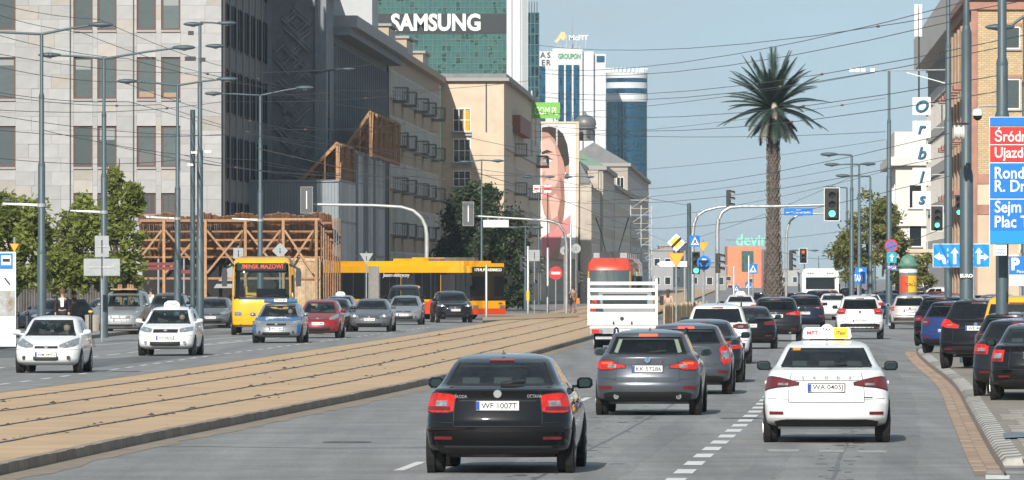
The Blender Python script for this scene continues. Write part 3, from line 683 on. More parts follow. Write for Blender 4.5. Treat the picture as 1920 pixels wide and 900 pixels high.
text('GROUPON', 1.5, mat('sign_green', (.03,.25,.08), .5), T3, (ax_(1067.5),-.1,az_(105.5)), bold=.03, depth=.1, width=42*S15)
for ch, px, py in (('A',1018,103),('S',1029,103),('E',1019,117),('R',1029,117)): text(ch, 1.7, M_dark, T3, (ax_(px),1.1,az_(py)), bold=.02)
text('McFIT', 1.5, M_white, T3, (ax_(1085),.5,az_(70.5)), depth=.15, bold=.02, width=36*S15)
MB().prism([(ax_(1039),az_(78)),(ax_(1046),az_(70)),(ax_(1052),az_(60)),(ax_(1059),az_(60)),(ax_(1061),az_(70)),(ax_(1057),az_(76)),(ax_(1051),az_(72)),(ax_(1045),az_(80))], .4, .7).build('roof_emblem', mat('emblem_gold', (.75,.5,.22), .5), T3)
MB().tube([(ax_(1074),4,az_(91)),(ax_(1074),4,az_(32))], [.12,.05], 6).build('mast', M_signback, T3)
for k in range(6): MB().box(ax_(1040+k*9),ax_(1043+k*9),1,3,az_(91),az_(86 - k % 3)).build('roof_plant', M_signback, T3)
for px in (1046, 1062, 1080, 1098): MB().beam((ax_(px),.6,az_(91)),(ax_(px),.6,az_(64+ (0 if px > 1060 else 10))),.1).build('sign_post', M_steel, T3)
T4 = thing('round_tower', 'round blue glass tower with white ringed top', 'tower', (P(1175,518,1530).x, 1530, 0))
S16 = 1530/13000.0; rz_ = lambda py: H0 + (YH-py)*S16
def drum(nm, r, y0, y1, m): return MB().lathe([(r*S16, rz_(y1)), (r*S16, rz_(y0))], 36).build(nm, m, T4, smooth=50)
M_drum = mirror_glass('drum_glass', (.10,.30,.45), (.008,.055,.10), .42, .06, wob=(.5,.8,.4))
drum('glass_drum', 37, 190, 540, M_drum)
for k in range(36):
    a = 2*math.pi*k/36; 
    if math.sin(a) < .2: MB().box(-.09,.09,-.09,.09,0,rz_(191)).build('mullion', M_tt, T4, loc=(37.2*S16*math.cos(a),37.2*S16*math.sin(a),0))
for k in range(26): z = 190+k*13; MB().lathe([(37.6*S16, rz_(z+1.4)), (37.6*S16, rz_(z))], 36).build('floor_band', M_tt, T4, smooth=50)
for y0, y1, m, r in ((137,147,M_tw,39),(147,155,M_drum,38.6),(155,166,M_tw,39),(166,176,M_drum,38.6),(176,191,M_tw,39.4)): drum('ring', r, y0, y1, m)
for k in range(30):
    a = 2*math.pi*k/30; MB().box(-.25,.25,-.25,.25,rz_(137),rz_(128)).build('crown_fin', M_tw, T4, loc=(38*S16*math.cos(a),38*S16*math.sin(a),0))
MB().box(-44*S16,-37.5*S16,-1.5,4,0,rz_(190)).build('stair_shaft', M_tw, T4)
# ---- low orange building beyond the roundabout and the skyline
Og = thing('orange_building', 'low orange building with green glass strips and mint rooftop lettering behind the palm', 'building', (P(1408,518,1450).x, 1450, 0))
SO = 1450/13000.0; oz = lambda py: H0 + (YH-py)*SO; ox = lambda px: (px-1408)*SO
M_or = mat('orange_cladding', (.62,.22,.10), .75, noise=(.5,.12))
MB().box(ox(1364),ox(1428),0,20,0,oz(462)).build('wall', M_or, Og); MB().box(ox(1428.2),ox(1462),-1.5,20,0,oz(468)).build('wall', mat('plum_cladding', (.26,.10,.12), .75, noise=(.5,.12)), Og)
for a, b in ((1391,1412),(1432,1446)): curtain(Og, ox(a), ox(b), oz(508), oz(471), 4, 5, -.1 if a < 1420 else -1.6, M_tg, M_mull, .1)
for k, (px, py) in enumerate(((1366,520),(1369,536),(1408,524),(1440,520))): window(Og, (ox(px), -.001 if px < 1420 else -1.501, oz(py+7)), 1.1, 1.0, 0)
text('devin', 3.2, mat('mint_letters', (.22,.55,.45), .5), Og, (ox(1410),1,oz(450)), bold=.03, depth=.2, width=60*SO)
for px in (1386,1398,1410,1422,1434): MB().beam((ox(px),1.2,oz(462)),(ox(px),1.2,oz(444)),.1).build('sign_post', M_steel, Og)
random.seed(5)
sk = [(1222,1262,470,1250,(.30,.30,.31)),(1236,1258,462,1500,(.33,.24,.22)),(1262,1300,458,1600,(.42,.43,.44)),(1290,1340,492,1300,(.25,.25,.26)),(1320,1362,500,1200,(.28,.27,.27)),(1462,1500,505,1700,(.36,.36,.36)),(1500,1560,512,1500,(.30,.31,.31))]
for i, (a, b, yt, d, cc) in enumerate(sk):
    q = thing('distant_block', ['low grey block under the scaffolded houses', 'slim reddish block behind the tram wires', 'pale block with blue rooftop sign behind the diamond sign', 'flat grey hall behind the roundabout signs', 'low hall left of the orange building', 'hazy block right of the palm trunk', 'hazy block behind the white coach'][i], 'building', (P((a+b)/2,518,d).x, d, 0), 0, 'distant blocks')
    w = (b-a)*d/13000; h = H0 + (YH-yt)*d/13000
    MB().box(-w/2,w/2,0,12,0,h).build('wall', mat('distant_wall_%d' % i, cc, .9, noise=(.3,.12)), q); MB().box(-w/2-.2,w/2+.2,-.2,12,h+.001,h+.3).build('parapet', M_sill, q)
    nf = max(1, int(h/3.2)); nw = max(2, int(w/2.2))
    for k in range(nw):
        for fl in range(nf): window(q, (-w/2 + (k+.5)*w/nw, 0, .9+fl*h/nf*.95), 1.1, 1.4, 0, 1, 1, M_white, M_panedk, False)
# ---- right: brick house, rounded modern office, white house
M_brick = mat('yellow_brick', (.50,.37,.21), .85, noise=(3,.1)); M_redst = mat('red_brick_trim', (.34,.18,.135), .85, noise=(1,.2)); M_obrick = mat('orange_brick', (.36,.25,.17), .85, noise=(1,.2))
nt = M_brick.node_tree; L_ = nt.links; bt = nt.nodes.new('ShaderNodeTexBrick'); tcb = nt.nodes.new('ShaderNodeTexCoord'); mpb = nt.nodes.new('ShaderNodeMapping')
mpb.inputs['Rotation'].default_value = (R(-90),0,0); L_.new(tcb.outputs['Object'], mpb.inputs[0]); L_.new(mpb.outputs[0], bt.inputs['Vector'])
bt.inputs['Color1'].default_value = (.55,.41,.235,1); bt.inputs['Color2'].default_value = (.44,.32,.18,1); bt.inputs['Mortar'].default_value = (.30,.23,.15,1); bt.inputs['Scale'].default_value = 1.0
bt.inputs['Brick Width'].default_value = .34; bt.inputs['Row Height'].default_value = .13; bt.inputs['Mortar Size'].default_value = .018
L_.new(bt.outputs[0], nt.nodes['Principled BSDF'].inputs['Base Color'])
Rb = building('brick_house', 'yellow brick corner house with red brick trim and white-framed windows at far right', 28.6, 430)
SR = 430/13000.0; rx = lambda px: (px-1825)*SR; rr = lambda py: H0 + (YH-py)*SR
MB().box(.0,14,0,40,0,rr(0)).build('wall', M_brick, Rb)
MB().box(-.5,14.3,-.5,40.3,rr(0)+.001,rr(-14)).build('cornice', M_redst, Rb); MB().box(-.25,14.2,-.25,40.2,rr(18),rr(0)).build('cornice_moulding', M_redst, Rb)
MB().box(.0,14,-.06,-.001,rr(345),rr(326)).build('string_course', M_redst, Rb); MB().box(0,14,-.04,-.001,rr(384),rr(346)).build('plinth_facing', M_cream, Rb); MB().box(0,14,-.07,-.001,rr(402),rr(385)).build('string_course', M_redst, Rb)
MB().box(0,14,-.05,-.001,0,rr(403)).build('plinth', M_beige, Rb)
MB().box(-.12,.25,-.12,-.001,0,rr(20)).build('corner_pier', M_redst, Rb)
for ya, yb in ((50,92),(148,205),(262,306),(430,480)):
    for px in (1896, 1960, 2024): window(Rb, (rx(px), -.002, rr(yb)), 34*SR, (yb-ya)*SR, 0, 1, 1, M_white, M_pane); MB().box(rx(px-20),rx(px+20),-.10,-.001,rr(ya-1),rr(ya-7)).build('lintel', M_redst, Rb)
MB().box(-.002,-.001,0,40,0,rr(30)).build('street_front', M_obrick, Rb)
for k in range(6):
    MB().box(-.55,-.003,1+k*6.8,3+k*6.8,0,rr(40)).build('bay', M_obrick, Rb)
    for fl in range(5): window(Rb, (-.003, 5+k*6.8, 1.4+fl*3.3), 1.6, 2.1, STREET_L, 2, 1, M_white, M_panedk)
for k in range(6):
    for fl in range(1,5): MB().box(-1.1,-.004,3.6+k*6.8,6.4+k*6.8,.9+fl*3.3,1.2+fl*3.3).build('ledge', M_redst, Rb)
Ob = building('ribbed_office', 'pale ribbed office building with stepped front and vertical square sign panels', 28.6+1.5+SD*41, 471)
M_conc = mat('pale_concrete', (.50,.475,.44), .8, noise=(.8,.08))
MB().box(.5,14,0,150,0,23).build('wall', M_conc, Ob)
for k in range(40):                                # ribs and storeys of the street front
    MB().box(.36,.499,1+k*3.7,1.6+k*3.7,4.6,20.6).build('rib', M_conc, Ob)
for fl in range(6): MB().box(.30,.498,0,150,4.6+fl*3.2,5.5+fl*3.2).build('floor_band', M_conc, Ob)
for k in range(39):
    for fl in range(5): window(Ob, (.499, 3.3+k*3.7, 5.6+fl*3.2), 2.6, 2.0, STREET_L, 2, 1, M_dark, M_tt, False)
MB().box(-.8,14,-.2,150,20.8,23.6).build('attic', M_conc, Ob); MB().box(-.2,8,.2,-.0+.21+6,23.7,26.5).build('penthouse', mat('penthouse_grey', (.2,.2,.2), .6), Ob)
for fl in range(6): window(Ob, (2.4, -.001, 3.5+fl*3.3), 2.6, 2.4, 0, 3, 1, M_dark, M_tb, False)
MB().box(-7,4,-2,26,3.6,4.0).build('canopy', M_beige, Ob); MB().box(-7.1,4,-2.1,26,4.01,4.25).build('canopy_edge', M_cream, Ob)
for y in (1, 12, 24): MB().box(-5,-4.5,y,y+.5,0,3.6).build('canopy_pillar', M_beige, Ob)
ant = thing('roof_antenna', 'white phone antenna mast on the ribbed office roof', 'antenna', P(1723,152,560))
MB().tube([(0,0,-1.5),(0,0,6)], .07, 6).build('mast', M_dark, ant)
for dx in (-.25,.1): MB().box(dx-.12,dx+.14,-.15,.15,3.6,6.2).build('aerial', M_white, ant)
sg = thing('vertical_sign', 'five white square panels with blue script letters hung down the office front', 'sign', P(1728,391,482))
SS = 482/13000.0
M_let = mat('letter_blue', (.01,.14,.26), .4); M_letd = mat('letter_edge', (.012,.02,.03), .5)
for i, ch in enumerate('Orbis'):
    yc = (391 - (199, 243, 287, 331, 375)[i])*SS
    pn = MB().box(-17*SS,17*SS,-.08,.08,yc-16.5*SS,yc+16.5*SS).build('panel', mat('sign_panel_white', (.78,.78,.76), .5), sg)
    text(ch, 1.15, M_letd, pn, (.03,-.12,yc-.01), depth=.08, bold=.03, italic=.25); text(ch, 1.15, M_let, pn, (0,-.18,yc), depth=.04, bold=.012, italic=.25)
MB().beam((.4,.2,-4.5),(.4,.2,210*SS),.1).build('frame_post', M_steel, sg)
for k in range(5): MB().beam((.4,.2,(20+k*44)*SS),(2.4,.2,(20+k*44)*SS),.07).build('bracket', M_steel, sg)
Wh = building('white_house', 'white classical house with cornice behind the ribbed office', 13.55+SD*632-.5, 632)
MB().box(-.2,14,0,40,0,12.5).build('wall', mat('white_plaster', (.62,.60,.56), .8, noise=(.6,.06)), Wh)
for z0, z1, o in ((12.51,13.3,.7),(13.31,15.6,.1),(7.0,7.4,.4)): MB().box(-.2-o,14,-o,40,z0,z1).build('cornice', MATS['white_plaster'], Wh)
for k in range(6):
    for fl in range(3): window(Wh, (-.2, 3+k*6, 1.6+fl*3.5), 1.6, 2.2, STREET_L)
for fl in range(3): window(Wh, (1.6, 0, 1.6+fl*3.5), 1.2, 2.2, 0)
# ================================================================== vehicles
M_glass = glass('car_glass', (.74,.86,.84), .015, .0)
M_glass_d = glass('tinted_car_glass', (.16,.19,.20), .015, .04)
M_lining = mat('cabin_lining', (.06,.062,.065), .85)
M_liningb = mat('beige_cabin_trim', (.42,.39,.32), .8)
M_seat = mat('seat_cloth', (.045,.047,.05), .8)
M_tail = mat('tail_lamp_red', (.55,.014,.008), .3, coat=.35, noise=(9,.35))
M_taild = mat('dark_tail_lamp_red', (.13,.006,.008), .15, coat=1.0, noise=(9,.35))
M_lit = mat('lit_brake_lamp', (.6,.03,.01), .2, emit=((1,.10,.03), 1.6))
M_clear = mat('lamp_lens', (.26,.275,.29), .12, .35, coat=1.0, noise=(16,.55))
M_lamp_on = mat('lit_headlamp', (.9,.9,.88), .2, emit=((1,.97,.9), 2.0))
M_amber = mat('amber_lamp', (.7,.22,.02), .25, coat=.8)
M_plate = mat('number_plate_white', (.72,.73,.72), .45)
M_plateb = mat('number_plate_blue', (.01,.06,.36), .45)
M_ink = mat('plate_ink', (.012,.012,.014), .6)
M_mirr = mat('mirror_silver', (.05,.085,.09), .1, .9)
M_wheelarch = mat('wheel_arch_black', (.008,.008,.008), .9)
def paint(name, c, metal=.0, rough=.32):
    return mat('paint_' + name, c, rough, metal, coat=.7 if max(c) > .1 else 1.0, noise=(1.7, .07), spec=.3 if max(c) > .1 else .04)
PT = dict(black=paint('black', (.0045,.0045,.0055)), grey=paint('graphite', (.085,.095,.112), .5), dgrey=paint('dark_grey', (.016,.018,.021), .3),
          white=paint('white', (.72,.72,.72)), silver=paint('silver', (.33,.34,.35), .6), mgrey=paint('mid_grey', (.15,.16,.17), .5),
          red=paint('red', (.27,.014,.016), .25), blue=paint('blue', (.018,.04,.16), .25), yellow=paint('yellow', (.80,.40,.012)),
          polblue=paint('police_blue', (.012,.095,.25)), champagne=paint('pale_silver', (.50,.48,.45), .3), maroon=paint('maroon', (.12,.012,.022), .3),
          navy=paint('navy', (.012,.018,.04), .3))
# tables: rear profile (z, y from the tail), nose profile (z, y from the nose), half width (z, share of W/2); window heights; window reach
TPL = {}
TPL['sedan'] = dict(L=4.68, W=1.82, H=1.47,
  rear=[(.24,.42),(.30,.10),(.38,.02),(.50,0),(.58,.0),(.63,.05),(.70,.075),(.93,.10),(1.0,.085),(1.035,.075),(1.055,.13),(1.07,.30),(1.095,.40),(1.37,1.02),(1.405,1.14),(1.44,1.40),(1.462,1.75),(1.47,2.05)],
  front=[(.20,.40),(.27,.08),(.40,.0),(.55,.01),(.66,.05),(.74,.12),(.80,.26),(.88,.65),(.95,1.0),(.985,1.18),(1.01,1.28),(1.37,1.98),(1.40,2.08),(1.44,2.25),(1.462,2.4),(1.47,2.45)],
  hw=[(.20,.86),(.28,.955),(.36,.975),(.55,.995),(.68,1.0),(.80,.985),(.92,.955),(1.0,.925),(1.05,.885),(1.10,.835),(1.37,.665),(1.41,.625),(1.44,.55),(1.462,.40),(1.47,.22)],
  zw=(1.105,1.365), zf=(1.03,1.365), zs=(1.06,1.345), uw=.86, pr=2.4, Rr=.42, Rg=.30, Rf=.62)
TPL['hatch'] = dict(L=4.05, W=1.69, H=1.47,
  rear=[(.24,.36),(.30,.08),(.38,.01),(.56,.0),(.62,.05),(.68,.07),(.90,.09),(.98,.11),(1.02,.15),(1.36,.42),(1.40,.43),(1.425,.50),(1.45,.85),(1.47,1.5)],
  front=[(.20,.36),(.27,.08),(.36,.0),(.52,.02),(.63,.07),(.72,.17),(.80,.38),(.88,.66),(.935,.88),(.96,.97),(1.37,1.72),(1.41,1.86),(1.45,2.1),(1.47,2.3)],
  hw=[(.20,.87),(.28,.955),(.38,.98),(.58,1.0),(.72,.995),(.86,.975),(.96,.945),(1.01,.91),(1.06,.875),(1.36,.72),(1.40,.685),(1.43,.62),(1.455,.48),(1.47,.26)],
  zw=(1.03,1.355), zf=(.985,1.36), zs=(1.04,1.345), uw=.84, pr=2.4, Rr=.40, Rg=.26, Rf=.58)
TPL['wagon'] = dict(L=4.70, W=1.83, H=1.49,
  rear=[(.24,.42),(.30,.10),(.38,.02),(.52,0),(.60,.02),(.66,.07),(.90,.10),(1.0,.10),(1.05,.13),(1.08,.19),(1.37,.56),(1.405,.575),(1.43,.62),(1.465,1.0),(1.49,1.8)],
  front=TPL['sedan']['front'][:-3] + [(1.44,2.2),(1.47,2.45),(1.49,2.6)],
  hw=[(.20,.86),(.28,.955),(.36,.975),(.55,.995),(.70,1.0),(.82,.985),(.94,.955),(1.01,.92),(1.06,.875),(1.10,.84),(1.37,.70),(1.41,.67),(1.44,.60),(1.47,.46),(1.49,.25)],
  zw=(1.085,1.365), zf=(1.03,1.365), zs=(1.06,1.35), uw=.86, pr=2.4, Rr=.42, Rg=.28, Rf=.62)
TPL['suv'] = dict(L=4.60, W=1.86, H=1.66,
  rear=[(.30,.40),(.37,.10),(.46,.02),(.62,0),(.70,.04),(.78,.07),(1.02,.10),(1.10,.12),(1.15,.16),(1.52,.48),(1.555,.49),(1.585,.54),(1.63,.95),(1.66,1.8)],
  front=[(.26,.36),(.34,.07),(.48,.0),(.72,.02),(.84,.06),(.92,.14),(.99,.36),(1.06,.75),(1.10,.98),(1.13,1.08),(1.52,1.75),(1.56,1.88),(1.62,2.15),(1.66,2.4)],
  hw=[(.26,.87),(.36,.955),(.48,.98),(.68,1.0),(.84,.995),(.98,.975),(1.08,.945),(1.13,.905),(1.18,.87),(1.52,.735),(1.56,.70),(1.60,.62),(1.635,.46),(1.66,.24)],
  zw=(1.155,1.515), zf=(1.15,1.515), zs=(1.16,1.50), uw=.85, pr=2.5, Rr=.40, Rg=.28, Rf=.55)
TPL['van'] = dict(L=4.42, W=1.84, H=1.83,
  rear=[(.28,.30),(.34,.06),(.44,.0),(.62,.0),(.68,.05),(1.0,.06),(1.10,.07),(1.66,.16),(1.72,.16),(1.78,.25),(1.82,.6),(1.83,1.2)],
  front=[(.22,.34),(.30,.06),(.44,0),(.70,.03),(.84,.09),(.95,.22),(1.04,.50),(1.12,.78),(1.16,.90),(1.62,1.52),(1.70,1.68),(1.77,1.95),(1.82,2.3),(1.83,2.5)],
  hw=[(.22,.88),(.30,.955),(.42,.985),(.65,1.0),(.90,.995),(1.06,.975),(1.14,.945),(1.20,.925),(1.64,.80),(1.72,.765),(1.78,.68),(1.815,.5),(1.83,.28)],
  zw=(1.13,1.62), zf=(1.18,1.61), zs=(1.18,1.58), uw=.86, pr=2.8, Rr=.26, Rg=.2, Rf=.5)
UR = [0,.2,.4,.58,.72,.80]; UR2 = [.90,.95,.98,1.0]
class Loft:
    def __init__(s, t, L, W, H, zscale=None):
        T = TPL[t]; ky = L/T['L']; kz = H/T['H']; s.kz = kz; s.L = L; s.W = W; s.T = T
        s.fr = pchip([(z*kz, y*ky) for z, y in T['rear']]); s.ff = pchip([(z*kz, y*ky) for z, y in T['front']]); s.fw = pchip([(z*kz, w*W/2) for z, w in T['hw']])
        s.z0 = T['hw'][0][0]*kz; s.H = H
        zs = set(round(a[0]*kz, 4) for k in ('rear','front','hw') for a in T[k] if a[0]*kz >= s.z0 - 1e-6)
        for k in ('zw','zf','zs'): zs |= set(round(a*kz, 4) for a in T[k])
        zs = sorted(zs); out = [zs[0]]
        for z in zs[1:]:
            if z - out[-1] < .006 and not any(abs(z - round(a*kz,4)) < 1e-6 for k in ('zw','zf','zs') for a in T[k]): continue
            n = max(1, int((z - out[-1])/.055 + .5)); b = out[-1]
            out += [b + (z-b)*(i+1)/n for i in range(n)]
        s.zs = out; s.belt = T['zw'][0]*kz
        uw = T['uw']; half = UR + [uw] + [x for x in UR2 if x > uw + .02]
        s.us = [-x for x in reversed(half[1:])] + half
        s.sf = [.04,.08,.16,.26,.36,.46,.50,.60,.70,.80,.90,.95]
        s.p = T['pr']
    def lim(s, z): return max(.02, (s.L - s.ff(z) - s.fr(z))/2 - .08)
    def Rr(s, z): return min(s.lim(z), s.T['Rr'] if z < s.belt else lerp(s.T['Rr'], s.T['Rg'], min(1, (z-s.belt)/.1)))
    def Rf(s, z): return min(s.lim(z), lerp(s.T['Rf'], s.T['Rf']*.75, min(1, max(0, (z-s.belt)/.1))))
    def half(s, z): return s.fw(z)
    def rear(s, u, z):
        a = min(1, abs(u)); return Vector((u*s.fw(z)*.985, s.fr(z) + s.Rr(z)*(1-(1-a**s.p)**(1/s.p)), z))
    def nose(s, u, z):
        a = min(1, abs(u)); return Vector((u*s.fw(z)*.985, s.L - s.ff(z) - s.Rf(z)*(1-(1-a**s.p)**(1/s.p)), z))
    def side(s, sg, f, z):
        y0 = s.fr(z) + s.Rr(z); y1 = s.L - s.ff(z) - s.Rf(z)
        if y1 < y0: y0 = y1 = (y0+y1)/2
        return Vector((sg*s.fw(z)*(1 - .015*(2*f-1)**2), lerp(y0, y1, f), z))
    def ring(s, z):
        r = [s.rear(u, z) for u in s.us]
        r += [s.side(1, f, z) for f in s.sf]
        r += [s.nose(u, z) for u in reversed(s.us)]
        r += [s.side(-1, f, z) for f in reversed(s.sf)]
        return r
def surf_patch(lf, where, cols, proud, m, name, parent, n=8, rows=3, thick=.015):
    # cols: (u, z low, z high) along the surface; gives a skin lying 'proud' of the bodywork
    us = [c[0] for c in cols]; mb = MB(); g = []
    for i in range(n+1):
        u = lerp(us[0], us[-1], i/n); k = max(j for j in range(len(us)-1) if (us[j] <= u + 1e-9 if us[0] < us[-1] else us[j] >= u - 1e-9))
        t = (u-us[k])/(us[k+1]-us[k]); lo = lerp(cols[k][1], cols[k+1][1], t); hi = lerp(cols[k][2], cols[k+1][2], t)
        col = []
        for j in range(rows+1):
            z = lerp(lo, hi, j/rows); f = lf.rear if where == 'rear' else lf.nose
            p = f(u, z); e = 1e-3
            tu = f(min(1,u+e), z) - f(u-e, z); tz = f(u, z+e) - f(u, z-e)
            nr = tu.cross(tz); nr = nr.normalized() if nr.length > 1e-9 else Vector((0,-1,0))
            if where == 'rear' and nr.y > 0: nr = -nr
            if where == 'front' and nr.y < 0: nr = -nr
            col.append((p + nr*proud, p - nr*thick))
        g.append(col)
    nv = rows+1; vs = [c[0] for col in g for c in col] + [c[1] for col in g for c in col]; o = len(vs)//2
    fs = []
    for i in range(n):
        for j in range(rows): fs.append((i*nv+j, (i+1)*nv+j, (i+1)*nv+j+1, i*nv+j+1))
    for i in range(n):
        for j in (0, rows): fs.append((i*nv+j, (i+1)*nv+j, (i+1)*nv+j+o, i*nv+j+o))
    for j in range(rows):
        for i in (0, n): fs.append((i*nv+j, i*nv+j+1, i*nv+j+1+o, i*nv+j+o))
    mb.add(vs, fs); return mb.build(name, m, parent, smooth=40)
_wheel = {}
def wheel_meshes(r, w):
    k = (round(r,3), round(w,3))
    if k not in _wheel:
        t = MB().lathe([(r*.62,-w/2),(r*.93,-w/2),(r*.985,-w*.40),(r,-w*.25),(r,w*.25),(r*.985,w*.40),(r*.93,w/2),(r*.62,w/2)], 26, axis='x')
        d = MB(); d.lathe([(.0001,.0),(r*.60,.0),(r*.64,.012),(r*.64,.02),(r*.6,.03)], 22, axis='x')
        for q in range(5):
            a = 2*math.pi*q/5; c, s_ = math.cos(a), math.sin(a)
            d.beam((.03, c*r*.08, s_*r*.08), (.02, c*r*.62, s_*r*.62), .07, .03, up=(1,0,0))
        _wheel[k] = (t.mesh('wheel', M_rubber, 30), d.mesh('rim', M_rim, 30))
    return _wheel[k]
def plate(parent, lf, where, z, s, w=.52, h=.112, u=0.0, out=.012):
    p = (lf.rear if where == 'rear' else lf.nose)(u, z); sg = -1 if where == 'rear' else 1
    y = p.y + sg*(out + .006)
    o = MB().box(-w/2, w/2, -.006, .006, -h/2, h/2).build('number_plate', M_plate, parent, loc=(p.x, y, z))
    MB().box(-w/2-.012, w/2+.012, -.004, .003, -h/2-.012, h/2+.012).build('plate_holder', M_black, parent, loc=(p.x, y - sg*.006, z))
    ax = -w/2 + .02 if where == 'rear' else w/2 - .02
    MB().box(ax-.021, ax+.021, -.002, .002, -h/2+.004, h/2-.004).build('country_band', M_plateb, o, loc=(0, sg*.007, 0))
    rot = (R(90), 0, 0) if where == 'rear' else (R(90), 0, R(180))
    text(s, .098, M_ink, o, (.02*(1 if where == 'rear' else -1), sg*.009, 0), rot, .002, .008, width=w*.84)
    return o
def car(name, label, tpl, pt, px, py, head=3.0, facing='rear', L=None, W=None, H=None, group=None, wheel=.32, plate_txt=None, plate_z=None,
        tl=None, tlm=None, hl=None, grille=None, glassm=None, lower=None, reflect=None, rails=False, lod=0, mirrors=True, extras=None, seats=True, brake3=False, cat='car',
        exhaust=None, dz=0.0, lining=None, badge=True, hood_m=None, roofm=None):
    T = TPL[tpl]; L = L or T['L']; W = W or T['W']; H = H or T['H']
    lf = Loft(tpl, L, W, H); kz = lf.kz; body_m = PT[pt]; gm = glassm or M_glass
    a = R(head) + (math.pi if facing == 'front' else 0.0)
    ax = .88 if facing == 'rear' else L - .86
    g = G(px, py); hx, hy = math.sin(a), math.cos(a)
    root = thing(name, label, cat, (g.x - hx*ax, g.y - hy*ax, dz), -a, group)
    zs = lf.zs; rings = [lf.ring(z) for z in zs]; n = len(rings[0]); nu = len(lf.us); nsf = len(lf.sf)
    V = [v for r in rings for v in r]
    iR = (0, nu); iS1 = nu; iF = nu + nsf; iS2 = 2*nu + nsf
    uw = T['uw']; ul = [i for i, u in enumerate(lf.us) if abs(u) <= uw + 1e-6]; ua, ub = ul[0], ul[-1]
    zi = lambda z: min(range(len(zs)), key=lambda i: abs(zs[i]-z*kz))
    wr = (zi(T['zw'][0]), zi(T['zw'][1])); wf = (zi(T['zf'][0]), zi(T['zf'][1])); wsd = (zi(T['zs'][0]), zi(T['zs'][1]))
    parts = {}
    def put(k, f): parts.setdefault(k, []).append(f)
    uf = [nu - 1 - x for x in ul]; fa, fb = iF + min(uf), iF + max(uf)
    for i in range(len(zs)-1):
        for j in range(n):
            j2 = (j+1) % n; f = (i*n+j, i*n+j2, (i+1)*n+j2, (i+1)*n+j); key = 'body'
            if wr[0] <= i < wr[1] and ua <= j < ub: key = 'rear_window'
            elif wf[0] <= i < wf[1] and fa <= j < fb: key = 'windscreen'
            elif wsd[0] <= i < wsd[1]:
                for base, dirn in ((iS1, 1), (iS2, -1)):
                    q = j - base
                    if 0 <= q < nsf - 1:
                        fr = (lf.sf[q], lf.sf[q+1]) if dirn == 1 else (lf.sf[nsf-2-q], lf.sf[nsf-1-q])
                        if fr[0] >= .075 and fr[1] <= .47: key = 'side_window_r%d' % dirn
                        elif fr[0] >= .49 and fr[1] <= .91: key = 'side_window_f%d' % dirn
            elif lod < 2 and zs[i] > .34*kz and zs[i+1] <= T['zs'][0]*kz + 1e-6:
                for base, dirn in ((iS1, 1), (iS2, -1)):
                    q = j - base
                    if 0 <= q < nsf - 1:
                        fr = (lf.sf[q], lf.sf[q+1]) if dirn == 1 else (lf.sf[nsf-2-q], lf.sf[nsf-1-q])
                        if fr[0] >= .25 and fr[1] <= .51: key = 'door_r%d' % dirn
                        elif fr[0] >= .49 and fr[1] <= .81: key = 'door_f%d' % dirn
            if hood_m and key == 'body' and iF <= j < iF + nu and zs[i] > .74*kz and zs[i+1] < T['zf'][0]*kz: key = 'bonnet'
            if roofm and key == 'body' and zs[i] > T['zs'][1]*kz: key = 'roof'
            put(key, f)
    top = len(zs) - 1
    put('roof' if roofm else 'body', tuple(top*n + j for j in range(n)))
    bottom = tuple(reversed(range(n)))
    for key, fs in parts.items():
        used = sorted(set(i for f in fs for i in f)); mp = {o: k for k, o in enumerate(used)}
        mb = MB().add([V[i] for i in used], [tuple(mp[i] for i in f) for f in fs])
        base = key.split('_r')[0] if key.startswith('door') or key.startswith('side') else key
        base = base.split('_f')[0] if key.startswith('door') or key.startswith('side') else base
        mm = gm if 'window' in key or key == 'windscreen' else body_m
        if key == 'windscreen' or (key.startswith('side_window_f')): mm = M_glass
        if key == 'bonnet': mm = hood_m
        if key == 'roof': mm = roofm
        o = mb.build(base, mm, root, smooth=32, fix=False)
        parts[key] = o
        if base == 'door' and lod == 0:
            sgn = 1 if key.endswith('1') and not key.endswith('-1') else -1
            hp = lf.side(sgn, .28 if '_r' in key else .54, .86*kz)
            MB().box(hp.x-.02, hp.x+.02, hp.y-.1, hp.y+.1, hp.z-.015, hp.z+.015).build('handle', body_m, o)
    MB().add(rings[0], [bottom]).build('underbody', M_wheelarch, root, fix=False)
    # cabin
    zl = .56*kz
    mb = MB(); li = [i for i, z in enumerate(zs) if z > zl]
    ins = []
    for i in li:
        rg = []
        for v in rings[i]:
            c = Vector((0, L*.5, v.z)); w = v - c; k = max(.0, 1 - .035/max(.2, w.length)); rg.append(c + w*k)
        ins.append(rg)
    vv = [v for r in ins for v in r]; ff = []
    for q in range(len(li)-1):
        i = li[q]
        for j in range(n):
            f = (q*n+j, (q+1)*n+j, (q+1)*n+(j+1)%n, q*n+(j+1)%n)
            hole = (wr[0] <= i < wr[1] and ua <= j < ub) or (wf[0] <= i < wf[1] and fa <= j < fb)
            if wsd[0] <= i < wsd[1]:
                for base in (iS1, iS2):
                    if 1 <= j - base < nsf - 2: hole = True
            if not hole: ff.append(f)
    for v in vv:
        if v.z > T['zs'][1]*kz: v.z -= .05
    ff.append(tuple(range(n)))
    ff.append(tuple(reversed(range((len(li)-1)*n, len(li)*n))))
    MB().add(vv, ff).build('cabin_lining', lining or M_lining, root, fix=False)
